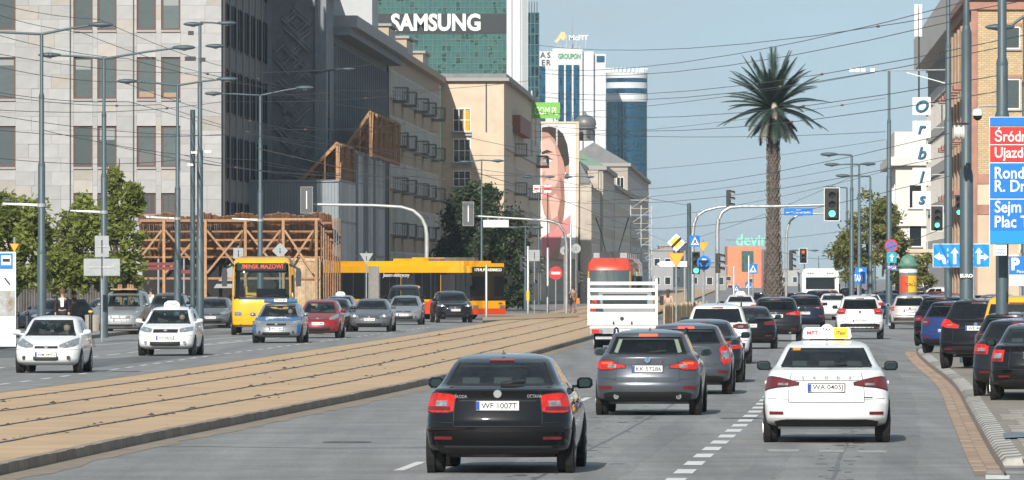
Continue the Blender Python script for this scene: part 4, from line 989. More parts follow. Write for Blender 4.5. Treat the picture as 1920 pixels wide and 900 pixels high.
    if seats and lod < 2:
        zb = .62*kz; zt = T['zw'][0]*kz
        for sg in (-1, 1):
            sm = MB(); cx = sg*W*.205; y = L*.50
            sm.add([(cx+dx*w_, y+dy, z) for z, w_, dy in ((zb,.25,-.06),(zt-.02,.24,-.16),(zt+.1,.19,-.2)) for dx, dy0 in ((-1,0),(1,0))] , [(0,1,3,2),(2,3,5,4)])
            sm.box(cx-.22, cx+.22, y-.15, y+.35, zb-.1, zb); sm.box(cx-.24, cx+.24, y-.22, y-.1, zb, zt-.02); sm.box(cx-.12, cx+.12, y-.24, y-.15, zt+.02, zt+.2)
            sm.build('seat', M_seat, root)
        sm = MB(); y = L*.285
        sm.box(-W*.36, W*.36, y-.12, y, zb, zt-.06)
        for cx in (-W*.22, 0, W*.22): sm.box(cx-.11, cx+.11, y-.12, y-.03, zt-.06, zt+.07)
        sm.build('rear_bench', M_seat, root)
        MB().box(-W*.38, W*.38, L*.66, L*.73, zb, T['zf'][0]*kz-.03).build('dashboard', M_lining, root)
        MB().box(-.11, .11, L-lf.ff(T['zf'][1]*kz)-.10, L-lf.ff(T['zf'][1]*kz)-.08, T['zf'][1]*kz-.10, T['zf'][1]*kz-.035).build('rear_view_mirror', M_black, root)
    # wheels
    wb0, wb1 = .88, L - .86; tw = .215; tm, rm = wheel_meshes(wheel, tw)
    for y in (wb0, wb1):
        for sg in (-1, 1):
            x = sg*(W/2 - tw/2 + .006)
            w = link('wheel', tm, root, (x, y, wheel)); w.rotation_euler = (0, 0, 0 if sg > 0 else math.pi)
            link('rim', rm, w, (tw/2 - .03, 0, 0))
            if lod < 2:
                MB().lathe([(wheel+.05, W/2-.10),(wheel+.05, W/2-.004)], 20, axis='x').build('wheel_arch', M_wheelarch, root, loc=(0 if sg > 0 else 0, y, wheel)).scale = (sg, 1, 1)
    # mirrors
    if mirrors:
        zm = T['zf'][0]*kz + .035; ym = L - lf.ff(T['zf'][0]*kz) - .42
        for sg in (-1, 1):
            x0 = lf.half(zm) - .01
            mm = MB()
            sec = [(-.055, .70), (-.035, .96), (.0, 1.0), (.05, .9), (.10, .55), (.12, .2)]
            pr = [(-.105,-.05),(-.085,-.075),(.07,-.07),(.105,-.03),(.10,.04),(.06,.07),(-.06,.07),(-.10,.04)]
            vs = []; fs = []
            for yy, k in sec:
                for qx, qz in pr: vs.append((sg*(x0 + .16 + qx*k), ym + yy, zm + .02 + qz*k))
            np_ = len(pr)
            for q in range(len(sec)-1):
                for k in range(np_): fs.append((q*np_+k, q*np_+(k+1)%np_, (q+1)*np_+(k+1)%np_, (q+1)*np_+k))
            fs += [tuple(range(np_)), tuple(range((len(sec)-1)*np_, len(sec)*np_))]
            mm.add(vs, fs); mm.beam((sg*(x0-.03), ym+.02, zm-.03), (sg*(x0+.12), ym+.02, zm-.02), .05, .035)
            o = mm.build('wing_mirror', body_m if pt not in ('white',) or facing == 'front' else M_black, root, smooth=50)
            MB().add([(sg*(x0+.16+qx*.66), ym-.0575, zm+.02+qz*.66) for qx, qz in pr], [tuple(range(8))]).build('mirror_glass', M_mirr, o)
    if facing == 'rear':
        tlc = tl or [(.62,.80,.96),(.80,.78,.98),(.985,.80,.96)]
        for sg in (-1, 1):
            o = surf_patch(lf, 'rear', [(sg*u, a_*kz, b_*kz) for u, a_, b_ in tlc], .014, tlm or M_tail, 'tail_light', root, 9)
            um = (tlc[0][0]*.55 + tlc[-1][0]*.45); lo = lerp(tlc[0][1], tlc[-1][1], .45); hi = lerp(tlc[0][2], tlc[-1][2], .45)
            if lod < 2: surf_patch(lf, 'rear', [(sg*(um-.07), (lo+.06)*kz, (hi-.07)*kz), (sg*(um+.09), (lo+.06)*kz, (hi-.07)*kz)], .018, M_clear, 'reverse_light', o, 3, 1)
            if lod == 0:
                ua_, ub_ = lerp(tlc[0][0], tlc[-1][0], .12), lerp(tlc[0][0], tlc[-1][0], .97); l0, l1 = lerp(tlc[0][1], tlc[-1][1], .12), lerp(tlc[0][1], tlc[-1][1], .97); hh_ = min(c_[2]-c_[1] for c_ in tlc)
                if hh_ > .1: surf_patch(lf, 'rear', [(sg*ua_, (l0+.008)*kz, (l0+.055)*kz), (sg*ub_, (l1+.008)*kz, (l1+.055)*kz)], .017, M_taild, 'lamp_band', o, 6, 1)
                surf_patch(lf, 'rear', [(sg*u, (a_-.012)*kz, (b_+.012)*kz) for u, a_, b_ in [(tlc[0][0]-.014, *tlc[0][1:])] + tlc], .008, M_black, 'lamp_surround', o, 9)
            rf = reflect or (.60,.84,.44,.475)
            if lod < 2: surf_patch(lf, 'rear', [(sg*rf[0], rf[2]*kz, rf[3]*kz), (sg*rf[1], rf[2]*kz, rf[3]*kz)], .012, M_taild, 'reflector', root, 4, 1)
        lw = lower or (.26,.40)
        if lod < 2:
            surf_patch(lf, 'rear', [(-.86, lw[0]*kz, (lw[1]-.03)*kz), (-.7, lw[0]*kz, lw[1]*kz), (.7, lw[0]*kz, lw[1]*kz), (.86, lw[0]*kz, (lw[1]-.03)*kz)], .008, M_black, 'bumper_lower_trim', root, 16)
            z = T['zw'][0]*kz - .03
            zc = (T['zw'][0] - .30)*kz
            surf_patch(lf, 'rear', [(-.60, .585*kz, .593*kz), (.60, .585*kz, .593*kz)], .003, M_black, 'boot_seam', root, 8, 1)
        if lod == 0:
            zb_ = (T['zw'][0]-.04)*kz
            for sg in (-1, 1): surf_patch(lf, 'rear', [(sg*.605, .59*kz, zb_), (sg*.613, .59*kz, zb_)], .003, M_black, 'boot_seam', root, 1, 8)
            surf_patch(lf, 'rear', [(-.55, (T['zw'][0]-.205)*kz, (T['zw'][0]-.197)*kz), (.55, (T['zw'][0]-.205)*kz, (T['zw'][0]-.197)*kz)], .004, M_black, 'handle_strip', root, 6, 1)
        if lod < 2:
            for sg in (-1, 1):
                surf_patch(lf, 'rear', [(sg*.62, .628*kz, .634*kz), (sg*.985, .645*kz, .651*kz)], .003, M_black, 'bumper_gap', root, 6, 1)
                surf_patch(lf, 'rear', [(sg*uw, T['zw'][0]*kz, T['zw'][1]*kz), (sg*(uw+.03), T['zw'][0]*kz, T['zw'][1]*kz)], .004, M_black, 'window_seal', root, 1, 6)
            surf_patch(lf, 'rear', [(-uw, T['zw'][0]*kz-.022, T['zw'][0]*kz+.004), (uw, T['zw'][0]*kz-.022, T['zw'][0]*kz+.004)], .004, M_black, 'window_seal', root, 8, 1)
        if brake3 is not None:
            z1 = T['zw'][1]*kz + .012
            surf_patch(lf, 'rear', [(-.26, z1, z1+.03), (.26, z1, z1+.03)], .016, M_lit if brake3 else M_taild, 'high_brake_light', root, 4, 1)
        if lod == 0:
            b = lf.rear(0, (T['zw'][0]+.012)*kz); c = lf.rear(.42, (T['zw'][0]+.03)*kz)
            MB().beam(b + Vector((.02,-.03,.01)), c + Vector((0,-.02,.02)), .02, .02).build('wiper', M_black, root)
        if badge and lod < 2:
            p = lf.rear(0, (T['zw'][0]-.115)*kz); bm_ = MB().lathe([(.052,0),(.052,.012),(.046,.016),(.001,.016)], 18, axis='y')
            o = bm_.build('badge', M_chrome, root, loc=(p.x, p.y-.02, p.z)); o.rotation_euler = (0,0,math.pi)
            if badge != 'plain':
                e = MB().lathe([(.03,0),(.03,.004)], 14, axis='y').build('emblem', {'blue': mat('badge_blue', (.02,.2,.5), .3), 'dark': M_black}.get(badge, M_black), o, loc=(0,.017,0))
        if exhaust:
            for u in exhaust:
                p = lf.rear(u, .335*kz)
                MB().lathe([(.045,-.03),(.045,.08),(.037,.08),(.037,-.03)], 14, (p.x, p.y, p.z), 'y').build('exhaust_pipe', M_chrome, root)
                MB().lathe([(.036,0),(.036,.01)], 12, (p.x, p.y-.025, p.z), 'y').build('exhaust_mouth', M_wheelarch, root)
        if plate_txt: plate(root, lf, 'rear', (plate_z or .80)*kz, plate_txt)
    else:
        hlc = hl or [(.52,.66,.74),(.72,.64,.80),(.90,.68,.84),(.985,.74,.85)]
        for sg in (-1, 1):
            o = surf_patch(lf, 'front', [(sg*u, a_*kz, b_*kz) for u, a_, b_ in hlc], .010, M_clear, 'headlight', root, 8)
            um = lerp(hlc[0][0], hlc[-1][0], .42); p = lf.nose(sg*um, (lerp(hlc[0][1], hlc[-1][1], .4)+lerp(hlc[0][2], hlc[-1][2], .4))/2*kz)
            if lod < 2: MB().lathe([(.05,0),(.05,.03),(.04,.034),(.001,.034)], 14, axis='y').build('lamp_bowl', M_lamp_on if lod == 0 and extras and 'on' in extras else M_chrome, o, loc=p + Vector((0,-.01,0)))
            if lod < 2:
                p = lf.nose(sg*.70, .40*kz); MB().lathe([(.05,0),(.05,.02),(.001,.02)], 14, axis='y').build('fog_light', M_black if not extras or 'fog' not in extras else M_clear, root, loc=p)
        if lod < 2:
            surf_patch(lf, 'front', [(-uw, T['zf'][0]*kz-.03, T['zf'][0]*kz+.006), (uw, T['zf'][0]*kz-.03, T['zf'][0]*kz+.006)], .005, M_black, 'wiper_cowl', root, 10, 1)
            for sg in (-1, 1): surf_patch(lf, 'front', [(sg*.62, .60*kz, .606*kz), (sg*.985, .60*kz, .606*kz)], .003, M_black, 'bumper_gap', root, 6, 1)
        gr = grille or (.42, .62, .70, .30, .46, .55)
        o = surf_patch(lf, 'front', [(-gr[0], gr[1]*kz, gr[2]*kz), (gr[0], gr[1]*kz, gr[2]*kz)], .008, M_black, 'grille', root, 10)
        for q in range(2):
            z = lerp(gr[1], gr[2], (q+1)/3)*kz
            surf_patch(lf, 'front', [(-gr[0]*.97, z-.006, z+.006), (gr[0]*.97, z-.006, z+.006)], .015, M_chrome if extras and 'chrome' in extras else M_dark, 'grille_bar', o, 8, 1)
        o = surf_patch(lf, 'front', [(-gr[5], gr[3]*kz+.02, gr[4]*kz), (-gr[5]*.9, gr[3]*kz, gr[4]*kz), (gr[5]*.9, gr[3]*kz, gr[4]*kz), (gr[5], gr[3]*kz+.02, gr[4]*kz)], .008, M_black, 'lower_intake', root, 12)
        for q in range(2):
            z = lerp(gr[3], gr[4], (q+1)/3)*kz
            if lod < 2: surf_patch(lf, 'front', [(-gr[5]*.85, z-.005, z+.005), (gr[5]*.85, z-.005, z+.005)], .014, M_dark, 'intake_bar', o, 8, 1)
        if badge and lod < 2:
            p = lf.nose(0, (gr[1]+gr[2])/2*kz + .01); MB().lathe([(.055,0),(.055,.02),(.045,.026),(.001,.026)], 4 if badge == 'diamond' else 16, axis='y').build('badge', M_chrome, root, loc=(p.x, p.y+.01, p.z), smooth=20)
        if plate_txt: plate(root, lf, 'front', (plate_z or .50)*kz, plate_txt)
        if lod == 0:
            for cx in (-.25, .3):
                b = lf.nose(cx, (T['zf'][0]+.01)*kz); c = lf.nose(cx+.5, (T['zf'][0]+.05)*kz)
                MB().beam(b + Vector((0,.02,.01)), c + Vector((0,.015,.01)), .018, .018).build('wiper', M_black, root)
    if rails:
        for sg in (-1, 1):
            y0, y1 = L*.22, L*.60; x = sg*lf.half(T['zs'][1]*kz + .03)*.97
            MB().tube([(x, y0, H-.075), (x, y0+.15, H+.005), (x, (y0+y1)/2, H+.025), (x, y1-.2, H+.0), (x, y1, H-.07)], .016, 6).build('roof_rail', M_dark, root)
    if lod == 0 and facing == 'rear':
        MB().add([(-.02,L*.28,H-.01),(.02,L*.28,H-.01),(.02,L*.28+.14,H-.005),(-.02,L*.28+.14,H-.005),(0,L*.28+.02,H+.055)], [(0,1,4),(1,2,4),(2,3,4),(3,0,4)]).build('roof_antenna', M_black, root)
    return root, lf
def driver(label, root, lf, shirt, side=-1, hair=(.03,.02,.015)):
    # head, neck, shoulders and arms of somebody sitting at the wheel, one skin
    L = lf.L; W = lf.W; zt = lf.T['zw'][0]*lf.kz
    x = side*W*.205; y = L*.53
    mw = root.matrix_basis
    loc = mw @ Vector((x, y, zt-.55)); p = thing('person', label, 'person', loc, root.rotation_euler.z, 'drivers')
    mb = MB()
    mb.lathe([(.02,.0),(.17,.02),(.19,.2),(.2,.36),(.19,.44),(.12,.50),(.055,.52),(.055,.57),(.075,.60),(.088,.66),(.09,.72),(.075,.78),(.04,.815),(.005,.82)], 14)
    for s in (-1, 1): mb.tube([(s*.19,0,.44),(s*.27,.06,.28),(s*.20,.32,.22),(s*.12,.48,.30)], [.06,.052,.042,.03], 8)
    for v in range(len(mb.v)):
        a = mb.v[v]; 
        if a[2] < .5: mb.v[v] = (a[0]*1.1, a[1]*.75 if abs(a[0]) < .21 else a[1], a[2])
    b = mb.build('body', shirt, p, smooth=60)
    h = MB().lathe([(.06,.585),(.079,.61),(.091,.66),(.092,.72),(.078,.775),(.04,.80)], 14); h.build('face', M_skin, p, smooth=60)
    MB().lathe([(.098,.70),(.100,.75),(.085,.80),(.045,.835),(.004,.84)], 14, (0,-.012,0)).build('hair', mat('hair', hair, .7), p, smooth=60)
    return p
# ================================================================== traffic
GQ = 'cars queueing away from the camera'; GO = 'cars coming towards the camera'; GP = 'cars parked nose-in along the right kerb'
# --- nearest three
c1, f1 = car('car', 'black liftback nearest the camera, driving beside the tram bed', 'sedan', 'black', 940, 886, 3.2, L=4.67, W=1.81, H=1.46, group=GQ, plate_txt='WF 1007T', plate_z=.845,
   tl=[(.615,.775,.965),(.70,.76,.985),(.90,.755,1.0),(.985,.775,.985)], reflect=(.63,.88,.43,.465), badge='plain', exhaust=None, lower=(.25,.345))
for s, w, x in (('ŠKODA', .15, -.45), ('OCTAVIA', .18, .45)):
    p = f1.rear(x/.9, .955); text(s, .055, M_chrome, c1, (x, p.y-.012, .955), depth=.004, width=w)
surf_patch(f1, 'rear', [(-.92,.36,.52),(.92,.36,.52)], .006, mat('satin_black_bumper', (.005,.005,.006), .5, spec=.15), 'bumper_band', c1, 14)
surf_patch(f1, 'rear', [(-.75,.33,.35),(.75,.33,.35)], .016, M_dark, 'bumper_lip', c1, 14, 1)
c2, f2 = car('car', 'graphite estate car with lit brake lights and twin exhaust tips', 'wagon', 'grey', 1217, 778, 3.2, L=4.71, W=1.83, H=1.49, group=GQ, plate_txt='KK 57286', plate_z=.815,
   tl=[(.44,.835,.875),(.62,.825,.90),(.70,.80,.955),(.92,.80,.955),(.985,.83,.94)], reflect=(.70,.93,.47,.52), badge='blue', exhaust=(-.62,.62), brake3=True, rails=True, lower=(.25,.42), lining=None)
for sg in (-1, 1):
    surf_patch(f2, 'rear', [(sg*.70,.895,.925),(sg*.90,.895,.925)], .022, M_lit, 'brake_light', c2, 4, 1)
    for u in (.84,): surf_patch(f2, 'rear', [(sg*.70,1.10,1.34),(sg*.80,1.12,1.34)], -.03, M_liningb, 'rear_pillar_trim', c2, 2, 3)
c3, f3 = car('car', 'white saloon taxi with wide roof sign, nearest on the right lane', 'sedan', 'white', 1550, 829, 2.9, L=4.69, W=1.83, H=1.48, group=GQ, plate_txt='WA 0405J', plate_z=.80,
   tl=[(.46,.845,.87),(.60,.825,.905),(.80,.81,.94),(.93,.785,.955),(.985,.76,.945)], tlm=M_taild, reflect=(.70,.92,.42,.46), badge=None, brake3=None, lower=(.24,.345))
for k, ch in enumerate('ŠKODA'):
    x = (-.34 + k*.17); p = f3.rear(x/.9, .955); text(ch, .05, M_dark, c3, (x, p.y-.032, .955), depth=.004, sx=1.3)
surf_patch(f3, 'rear', [(-.80,1.345,1.372),(-.62,1.345,1.372)], .004, mat('orange_sticker', (.7,.28,.03), .6), 'sticker', c3, 2, 1)
surf_patch(f3, 'rear', [(.60,.655,.672),(.74,.655,.672)], .004, M_dark, 'model_script', c3, 2, 1)
def taxi_sign(car_o, lf, label, kind):
    y = lf.L*.44; z = lf.H
    loc = car_o.matrix_basis @ Vector((0, y, z))
    t = thing('taxi_sign', label, 'taxi sign', loc, car_o.rotation_euler.z)
    if kind == 'wide':
        MB().prism([(-.36,.05),(-.34,.02),(.34,.02),(.36,.05),(.34,.17),(.31,.185),(-.31,.185),(-.34,.17)], -.09, .09).build('box', mat('sign_plastic_white', (.80,.80,.78), .4), t)
        MB().lathe([(.10,-.095),(.10,.095)], 20, (0,0,.135), 'y').build('hump', MATS['sign_plastic_white'], t)
        MB().box(.10,.305,-.096,.096,.03,.178).build('yellow_panel', mat('taxi_yellow', (.85,.50,.02), .45), t)
        text('MPT', .075, mat('taxi_red', (.5,.03,.03), .5), t, (-.215,-.094,.105), depth=.004, bold=.03, width=.17); text('TAXI', .06, M_ink, t, (0,-.099,.155), depth=.004, bold=.01, width=.15); text('iTaxi', .07, M_ink, t, (.2,-.1,.105), depth=.004, bold=.01, italic=.2, width=.15)
        MB().box(-.25,.25,-.06,.06,-.012,.02).build('foot', M_black, t)
    else:
        MB().prism([(-.25,.0),(.25,.0),(.22,.10),(.12,.17),(-.12,.17),(-.22,.10)], -.07, .07).build('box', mat('sign_plastic_white', (.80,.80,.78), .4), t)
        text('TAXI', .1, M_ink, t, (-.06,.075,.065), (R(90),0,R(180)), depth=.004, bold=.015, width=.22)
    return t
taxi_sign(c3, f3, 'wide white and yellow roof sign on the nearest white taxi', 'wide')
# --- queue ahead
def q(label, tpl, pt, px, py, head=2.7, **k):
    k.setdefault('group', GQ); return car('car', label, tpl, pt, px, py, head, **k)
q('grey estate with lit brake lights hidden behind the graphite estate', 'wagon', 'grey', 1287, 739, 2.8, L=4.9, W=1.88, H=1.46, lod=1, brake3=True, tl=[(.78,.70,.95),(.86,.62,1.02),(.985,.66,1.03)], reflect=(.72,.93,.47,.51), plate_txt='WX 4417K')
q('dark blue-grey saloon just ahead of the grey estate', 'sedan', 'dgrey', 1317, 717, 2.8, L=4.8, W=1.84, H=1.44, lod=1, plate_txt='WE 813HN')
cw, fw_ = q('white compact SUV with dark lower bumper, left of the queue', 'suv', 'white', 1345, 682, 2.6, L=4.5, W=1.84, H=1.67, lod=0, plate_txt='WB 8840L', plate_z=.86, tl=[(.52,1.0,1.06),(.7,.97,1.10),(.985,.98,1.08)], tlm=M_taild, lower=(.33,.60), rails=True, glassm=M_glass_d)
q('black saloon with mirror-dark flanks right of the white SUV', 'sedan', 'black', 1405, 654, 2.6, L=4.7, W=1.82, H=1.43, lod=1, plate_txt='WI 502HX', tl=[(.58,.82,.92),(.80,.82,.96),(.985,.80,.97)], tlm=M_taild)
q('dark grey sporty SUV with wide twin red tail lights', 'suv', 'dgrey', 1455, 640, 2.5, L=4.7, W=1.89, H=1.67, lod=1, plate_txt='WY 1A778', plate_z=.94, tl=[(.42,1.0,1.03),(.62,.98,1.08),(.9,.96,1.12),(.985,.98,1.10)], lower=(.33,.52), exhaust=(-.6,.6), badge='blue')
q('dark crossover with red reflectors ahead of the sporty SUV', 'suv', 'navy', 1508, 619, 2.4, L=4.5, W=1.84, H=1.60, lod=1, plate_txt='WJ 338CN', tl=[(.42,1.03,1.06),(.7,1.02,1.10),(.985,.98,1.12)], tlm=M_taild, reflect=(.72,.92,.60,.70))
q('black SUV half hidden beyond the dark crossover', 'suv', 'black', 1536, 599, 2.3, L=4.6, W=1.86, H=1.66, lod=1, tl=[(.5,.98,1.06),(.985,.96,1.10)], tlm=M_taild, plate_txt='WF 77120')
cv, fv = q('white compact SUV with round red lamps and grey skirt, right of the queue', 'suv', 'white', 1612, 636, 2.2, L=4.43, W=1.81, H=1.69, lod=0, plate_txt='WZ 77829', plate_z=.70, tl=[(.66,.97,1.14),(.76,.95,1.155),(.93,.95,1.155),(.985,.98,1.14)], lower=(.30,.60), badge='dark', rails=True)
q('pale silver crossover with grey bumper pads beside the parked row', 'hatch', 'champagne', 1705, 617, 2.0, L=4.2, W=1.75, H=1.55, lod=1, plate_txt='WZ 7577J', tl=[(.84,.80,.98),(.985,.80,.98)], lower=(.26,.60))
ct, ft = q('white taxi with white roof sign left of the grey SUV', 'sedan', 'white', 1388, 608, 2.3, L=4.6, H=1.50, lod=2); taxi_sign(ct, ft, 'white roof sign on the far white taxi left of the palm', 'small')
q('red hatchback at the roundabout left of the palm trunk', 'hatch', 'red', 1462, 590, 2.2, lod=2, plate_txt=None)
q('dark hatchback left of the red one near the palm', 'hatch', 'dgrey', 1432, 592, 2.2, lod=2)
q('red saloon in front of the white coach', 'sedan', 'red', 1553, 588, 2.2, H=1.55, lod=2, brake3=True)
q('white saloon half hidden by the black SUV', 'sedan', 'white', 1562, 600, 2.2, lod=2)
q('black people carrier right of the white coach', 'van', 'black', 1598, 592, 2.2, H=1.75, lod=2, brake3=True)
q('grey hatchback beyond the white SUV with round lamps', 'hatch', 'mgrey', 1640, 586, 2.0, lod=2)
q('white coupe roof showing over the white SUV', 'sedan', 'white', 1628, 598, 2.0, H=1.42, lod=2)
q('blue saloon in the gap left of the silver crossover', 'sedan', 'blue', 1665, 597, 2.0, lod=2)
q('white hatchback far down the right lane', 'hatch', 'white', 1668, 582, 2.0, lod=2)
q('black saloon turning near the foot of the advert column', 'sedan', 'black', 1722, 588, -6.0, lod=2)
q('maroon car by the thick pole', 'hatch', 'maroon', 1765, 590, -20.0, lod=2)
q('dark van beyond the maroon car', 'van', 'dgrey', 1742, 577, -8.0, H=1.6, lod=2)
q('silver hatchback between the poles at the far pavement', 'hatch', 'silver', 1838, 588, -30, lod=2)
q('white van at the far right pavement', 'van', 'white', 1900, 585, -40, lod=2)
for lb_, tp_, pt_2, px_, py_, hd_ in (('dark saloon tucked behind the silver crossover', 'sedan', 'dgrey', 1748, 606, -10), ('red hatchback roof above the first parked SUV', 'hatch', 'red', 1790, 598, -25), ('black estate crossing behind the parked row', 'wagon', 'black', 1838, 606, -55),
    ('grey SUV behind the large parked SUV', 'suv', 'mgrey', 1868, 622, 12), ('navy saloon further behind the parked row', 'sedan', 'navy', 1800, 618, 14), ('silver SUV at the far end of the queue beside the coach', 'suv', 'silver', 1592, 582, 2), ('black hatchback ahead of the sporty SUV', 'hatch', 'black', 1496, 594, 2),
    ('white SUV far behind the maroon car', 'suv', 'white', 1780, 580, -30), ('dark car under the blue taxi sign', 'sedan', 'navy', 1618, 578, 2)): q(lb_, tp_, pt_2, px_, py_, hd_, lod=2, group='cars crowded in the right background')
# --- parked, noses towards the houses, tails to the road
def pk_(label, tpl, pt, px, py, head=22, **k):
    k.setdefault('group', GP); return car('car', label, tpl, pt, px, py, head, dz=.11, **k)
pk_('black SUV at the far end of the parked row', 'suv', 'black', 1768, 652, 14, lod=1, W=1.86, plate_txt='WU 552KT', tlm=M_taild)
pk_('blue and black hatchback second in the parked row', 'hatch', 'blue', 1788, 668, 20, lod=1, W=1.8, H=1.56, plate_txt='EL 903GN', roofm=PT['black'], tlm=M_taild, plate_z=.62)
pk_('large black SUV with bright red tail lights in the parked row', 'suv', 'black', 1840, 698, 14, lod=0, L=4.9, W=1.98, H=1.76, plate_txt='WE 4R01', plate_z=.95, tl=[(.46,.95,1.02),(.62,.95,1.06),(.80,.96,1.14),(.985,1.0,1.16)], exhaust=(.62,-.62), badge='blue', glassm=M_glass_d, lower=(.34,.52), wheel=.37)
pk_('dark grey hatchback squeezed right of the large black SUV', 'hatch', 'dgrey', 1898, 712, 12, lod=1, plate_txt='WN 20418', tlm=M_taild)
vv_, fv_ = car('van', 'bright yellow delivery van behind the parked row', 'van', 'yellow', 1911, 700, 9, group=GP, dz=.11, lod=1, plate_txt='WD 1482S', cat='van', glassm=M_glass_d)
pk_('dark grey estate with tail against the yellow van', 'wagon', 'dgrey', 1915, 752, 9, lod=0, L=4.7, W=1.82, H=1.5, plate_txt='WF 9920P', tl=[(.66,.80,.98),(.985,.80,1.0)], glassm=M_glass_d)
pk_('black saloon with four-ring badge cut by the right edge', 'sedan', 'black', 1946, 760, 5, lod=0, L=4.55, W=1.77, H=1.43, plate_txt='WB 3718X', plate_z=.86, tl=[(.74,.74,.96),(.985,.74,.97)], badge=None)
o = COL.objects['car'] if False else None
# --- coming towards the camera
def on(label, tpl, pt, px, py, head=2.6, **k):
    k.setdefault('group', GO); return car('car', label, tpl, pt, px, py, head, 'front', **k)
ca, fa_ = on('white hatchback with round fog holes at far left', 'hatch', 'white', 93, 699, 2.9, L=3.81, W=1.64, H=1.43, wheel=.29, plate_txt='WM 3497G', plate_z=.475, hl=[(.40,.66,.72),(.62,.645,.80),(.85,.68,.88),(.95,.74,.90)], grille=(.36,.63,.69,.33,.43,.40), badge='diamond')
cd, fd = on('white hatchback taxi with roof rails', 'hatch', 'white', 314, 667, 2.8, L=4.06, W=1.733, H=1.50, wheel=.30, plate_txt='WH 68243', plate_z=.545, hl=[(.50,.70,.80),(.70,.70,.84),(.95,.76,.87)], grille=(.44,.69,.79,.31,.43,.55), rails=True, extras=('fog',))
taxi_sign(cd, fd, 'small white roof sign on the white hatchback taxi', 'small')
cp, fp = on('blue and silver police hatchback with roof light bar', 'hatch', 'silver', 521, 643, 2.7, L=4.31, W=1.80, H=1.46, plate_txt='HPZ C441', plate_z=.53, hl=[(.56,.68,.76),(.80,.70,.82),(.97,.74,.84)], grille=(.40,.64,.71,.29,.40,.58), hood_m=PT['polblue'])
p = fp.nose(0, .86); text('POLICJA', .15, M_white, cp, (0, fp.L - fp.ff(.89) - .02, .925), (R(18),0,R(180)), depth=.006, bold=.03, width=.66)
for sg in (-1, 1): surf_patch(fp, 'front', [(sg*.84,.36,.66),(sg*.985,.34,.70)], .008, PT['polblue'], 'blue_flash', cp, 5)
lb = thing('light_bar', 'blue emergency light bar on the police car roof', 'light bar', cp.matrix_basis @ Vector((0, 2.15, 1.46)), cp.rotation_euler.z)
MB().box(-.60,-.24,-.13,.13,.03,.13).build('blue_lens', mat('beacon_blue', (.01,.14,.42), .2, coat=1), lb); MB().box(.24,.60,-.13,.13,.03,.13).build('blue_lens', MATS['beacon_blue'], lb)
MB().box(-.235,.235,-.12,.12,.03,.14).build('text_box', M_white, lb); text('POLICJA', .09, M_ink, lb, (0,.124,.085), (R(90),0,R(180)), depth=.004, bold=.015, width=.40); MB().box(-.6,.6,-.1,.1,-.01,.03).build('foot', M_black, lb)
on('red hatchback beside the police car', 'hatch', 'red', 598, 634, 2.6, L=3.95, W=1.695, H=1.51, plate_txt='WG 3194E', plate_z=.56, hl=[(.54,.70,.78),(.75,.70,.86),(.96,.80,.93)], grille=(.36,.70,.75,.30,.44,.60), extras=('chrome',))
on('grey low saloon with slim lit headlights', 'sedan', 'mgrey', 694, 622, 2.4, L=4.86, W=1.87, H=1.45, plate_txt='WD Z376P', plate_z=.55, hl=[(.50,.64,.70),(.75,.64,.74),(.97,.70,.78)], grille=(.50,.58,.70,.26,.38,.60), extras=('chrome','on'))
on('silver hatchback behind the grey low saloon', 'hatch', 'silver', 758, 609, 2.2, L=4.1, W=1.78, H=1.46, plate_txt='WX 9212L', lod=1, extras=('chrome',))
on('black SUV at the junction in front of the long bus', 'suv', 'black', 851, 605, -6, L=4.69, W=1.90, H=1.66, plate_txt='KR 9U10A', plate_z=.66, lod=0, extras=('on',), hl=[(.55,.84,.88),(.75,.84,.92),(.96,.86,.95)], grille=(.34,.68,.86,.38,.50,.55))
cvn, _ = car('van', 'black passenger van behind the silver hatchback', 'van', 'black', 756, 604, 2.4, 'front', L=4.9, W=1.9, H=1.97, group=GO, lod=2, cat='van')
ct, ft = on('silver saloon taxi behind the red hatchback', 'sedan', 'silver', 634, 607, 2.6, H=1.46, lod=1); taxi_sign(ct, ft, 'small roof sign on the silver taxi behind the red hatchback', 'small')
on('dark hatchback half hidden by the red one', 'hatch', 'dgrey', 622, 622, 2.6, lod=1)
# --- parked at the left kerb
vf, _ = car('van', 'silver delivery van parked at the left kerb', 'van', 'silver', 229, 627, 3.2, 'front', L=4.42, W=1.835, H=1.84, dz=.0, plate_txt='WU 36930', plate_z=.60, lod=0, cat='van', hl=[(.62,.80,.94),(.82,.84,1.02),(.97,.96,1.08)], grille=(.46,.66,.76,.34,.42,.60), extras=('chrome',))
MB().box(-.55,.55,1.6,3.0,1.86,1.90).build('roof_rack', M_wood3, vf)
on('dark SUV parked behind the white taxi', 'suv', 'dgrey', 312, 617, 2.6, lod=1, group='cars parked at the left kerb')
on('dark hatchback parked next to the dark SUV', 'hatch', 'navy', 353, 612, 2.6, lod=1, group='cars parked at the left kerb')
on('grey hatchback parked left of the yellow coach', 'hatch', 'mgrey', 397, 615, 2.4, W=1.79, L=4.37, H=1.45, lod=0, group='cars parked at the left kerb', plate_txt='WA 51HK', grille=(.5,.62,.66,.28,.46,.62))
on('dark blue car parked under the left trees', 'hatch', 'navy', 66, 622, 40, lod=2, group='cars parked at the left kerb')
on('silver car standing broadside under the left trees', 'hatch', 'silver', 152, 617, 60, lod=2, group='cars parked at the left kerb')
driver('driver of the white hatchback at far left, arms on the wheel', ca, fa_, mat('shirt_olive', (.10,.09,.06), .8), -1)
driver('driver of the white hatchback taxi, in dark clothes', cd, fd, mat('shirt_dark', (.03,.03,.035), .8), -1)
driver('driver of the police car, pale sleeve raised', cp, fp, mat('shirt_blue', (.05,.07,.12), .8), -1)
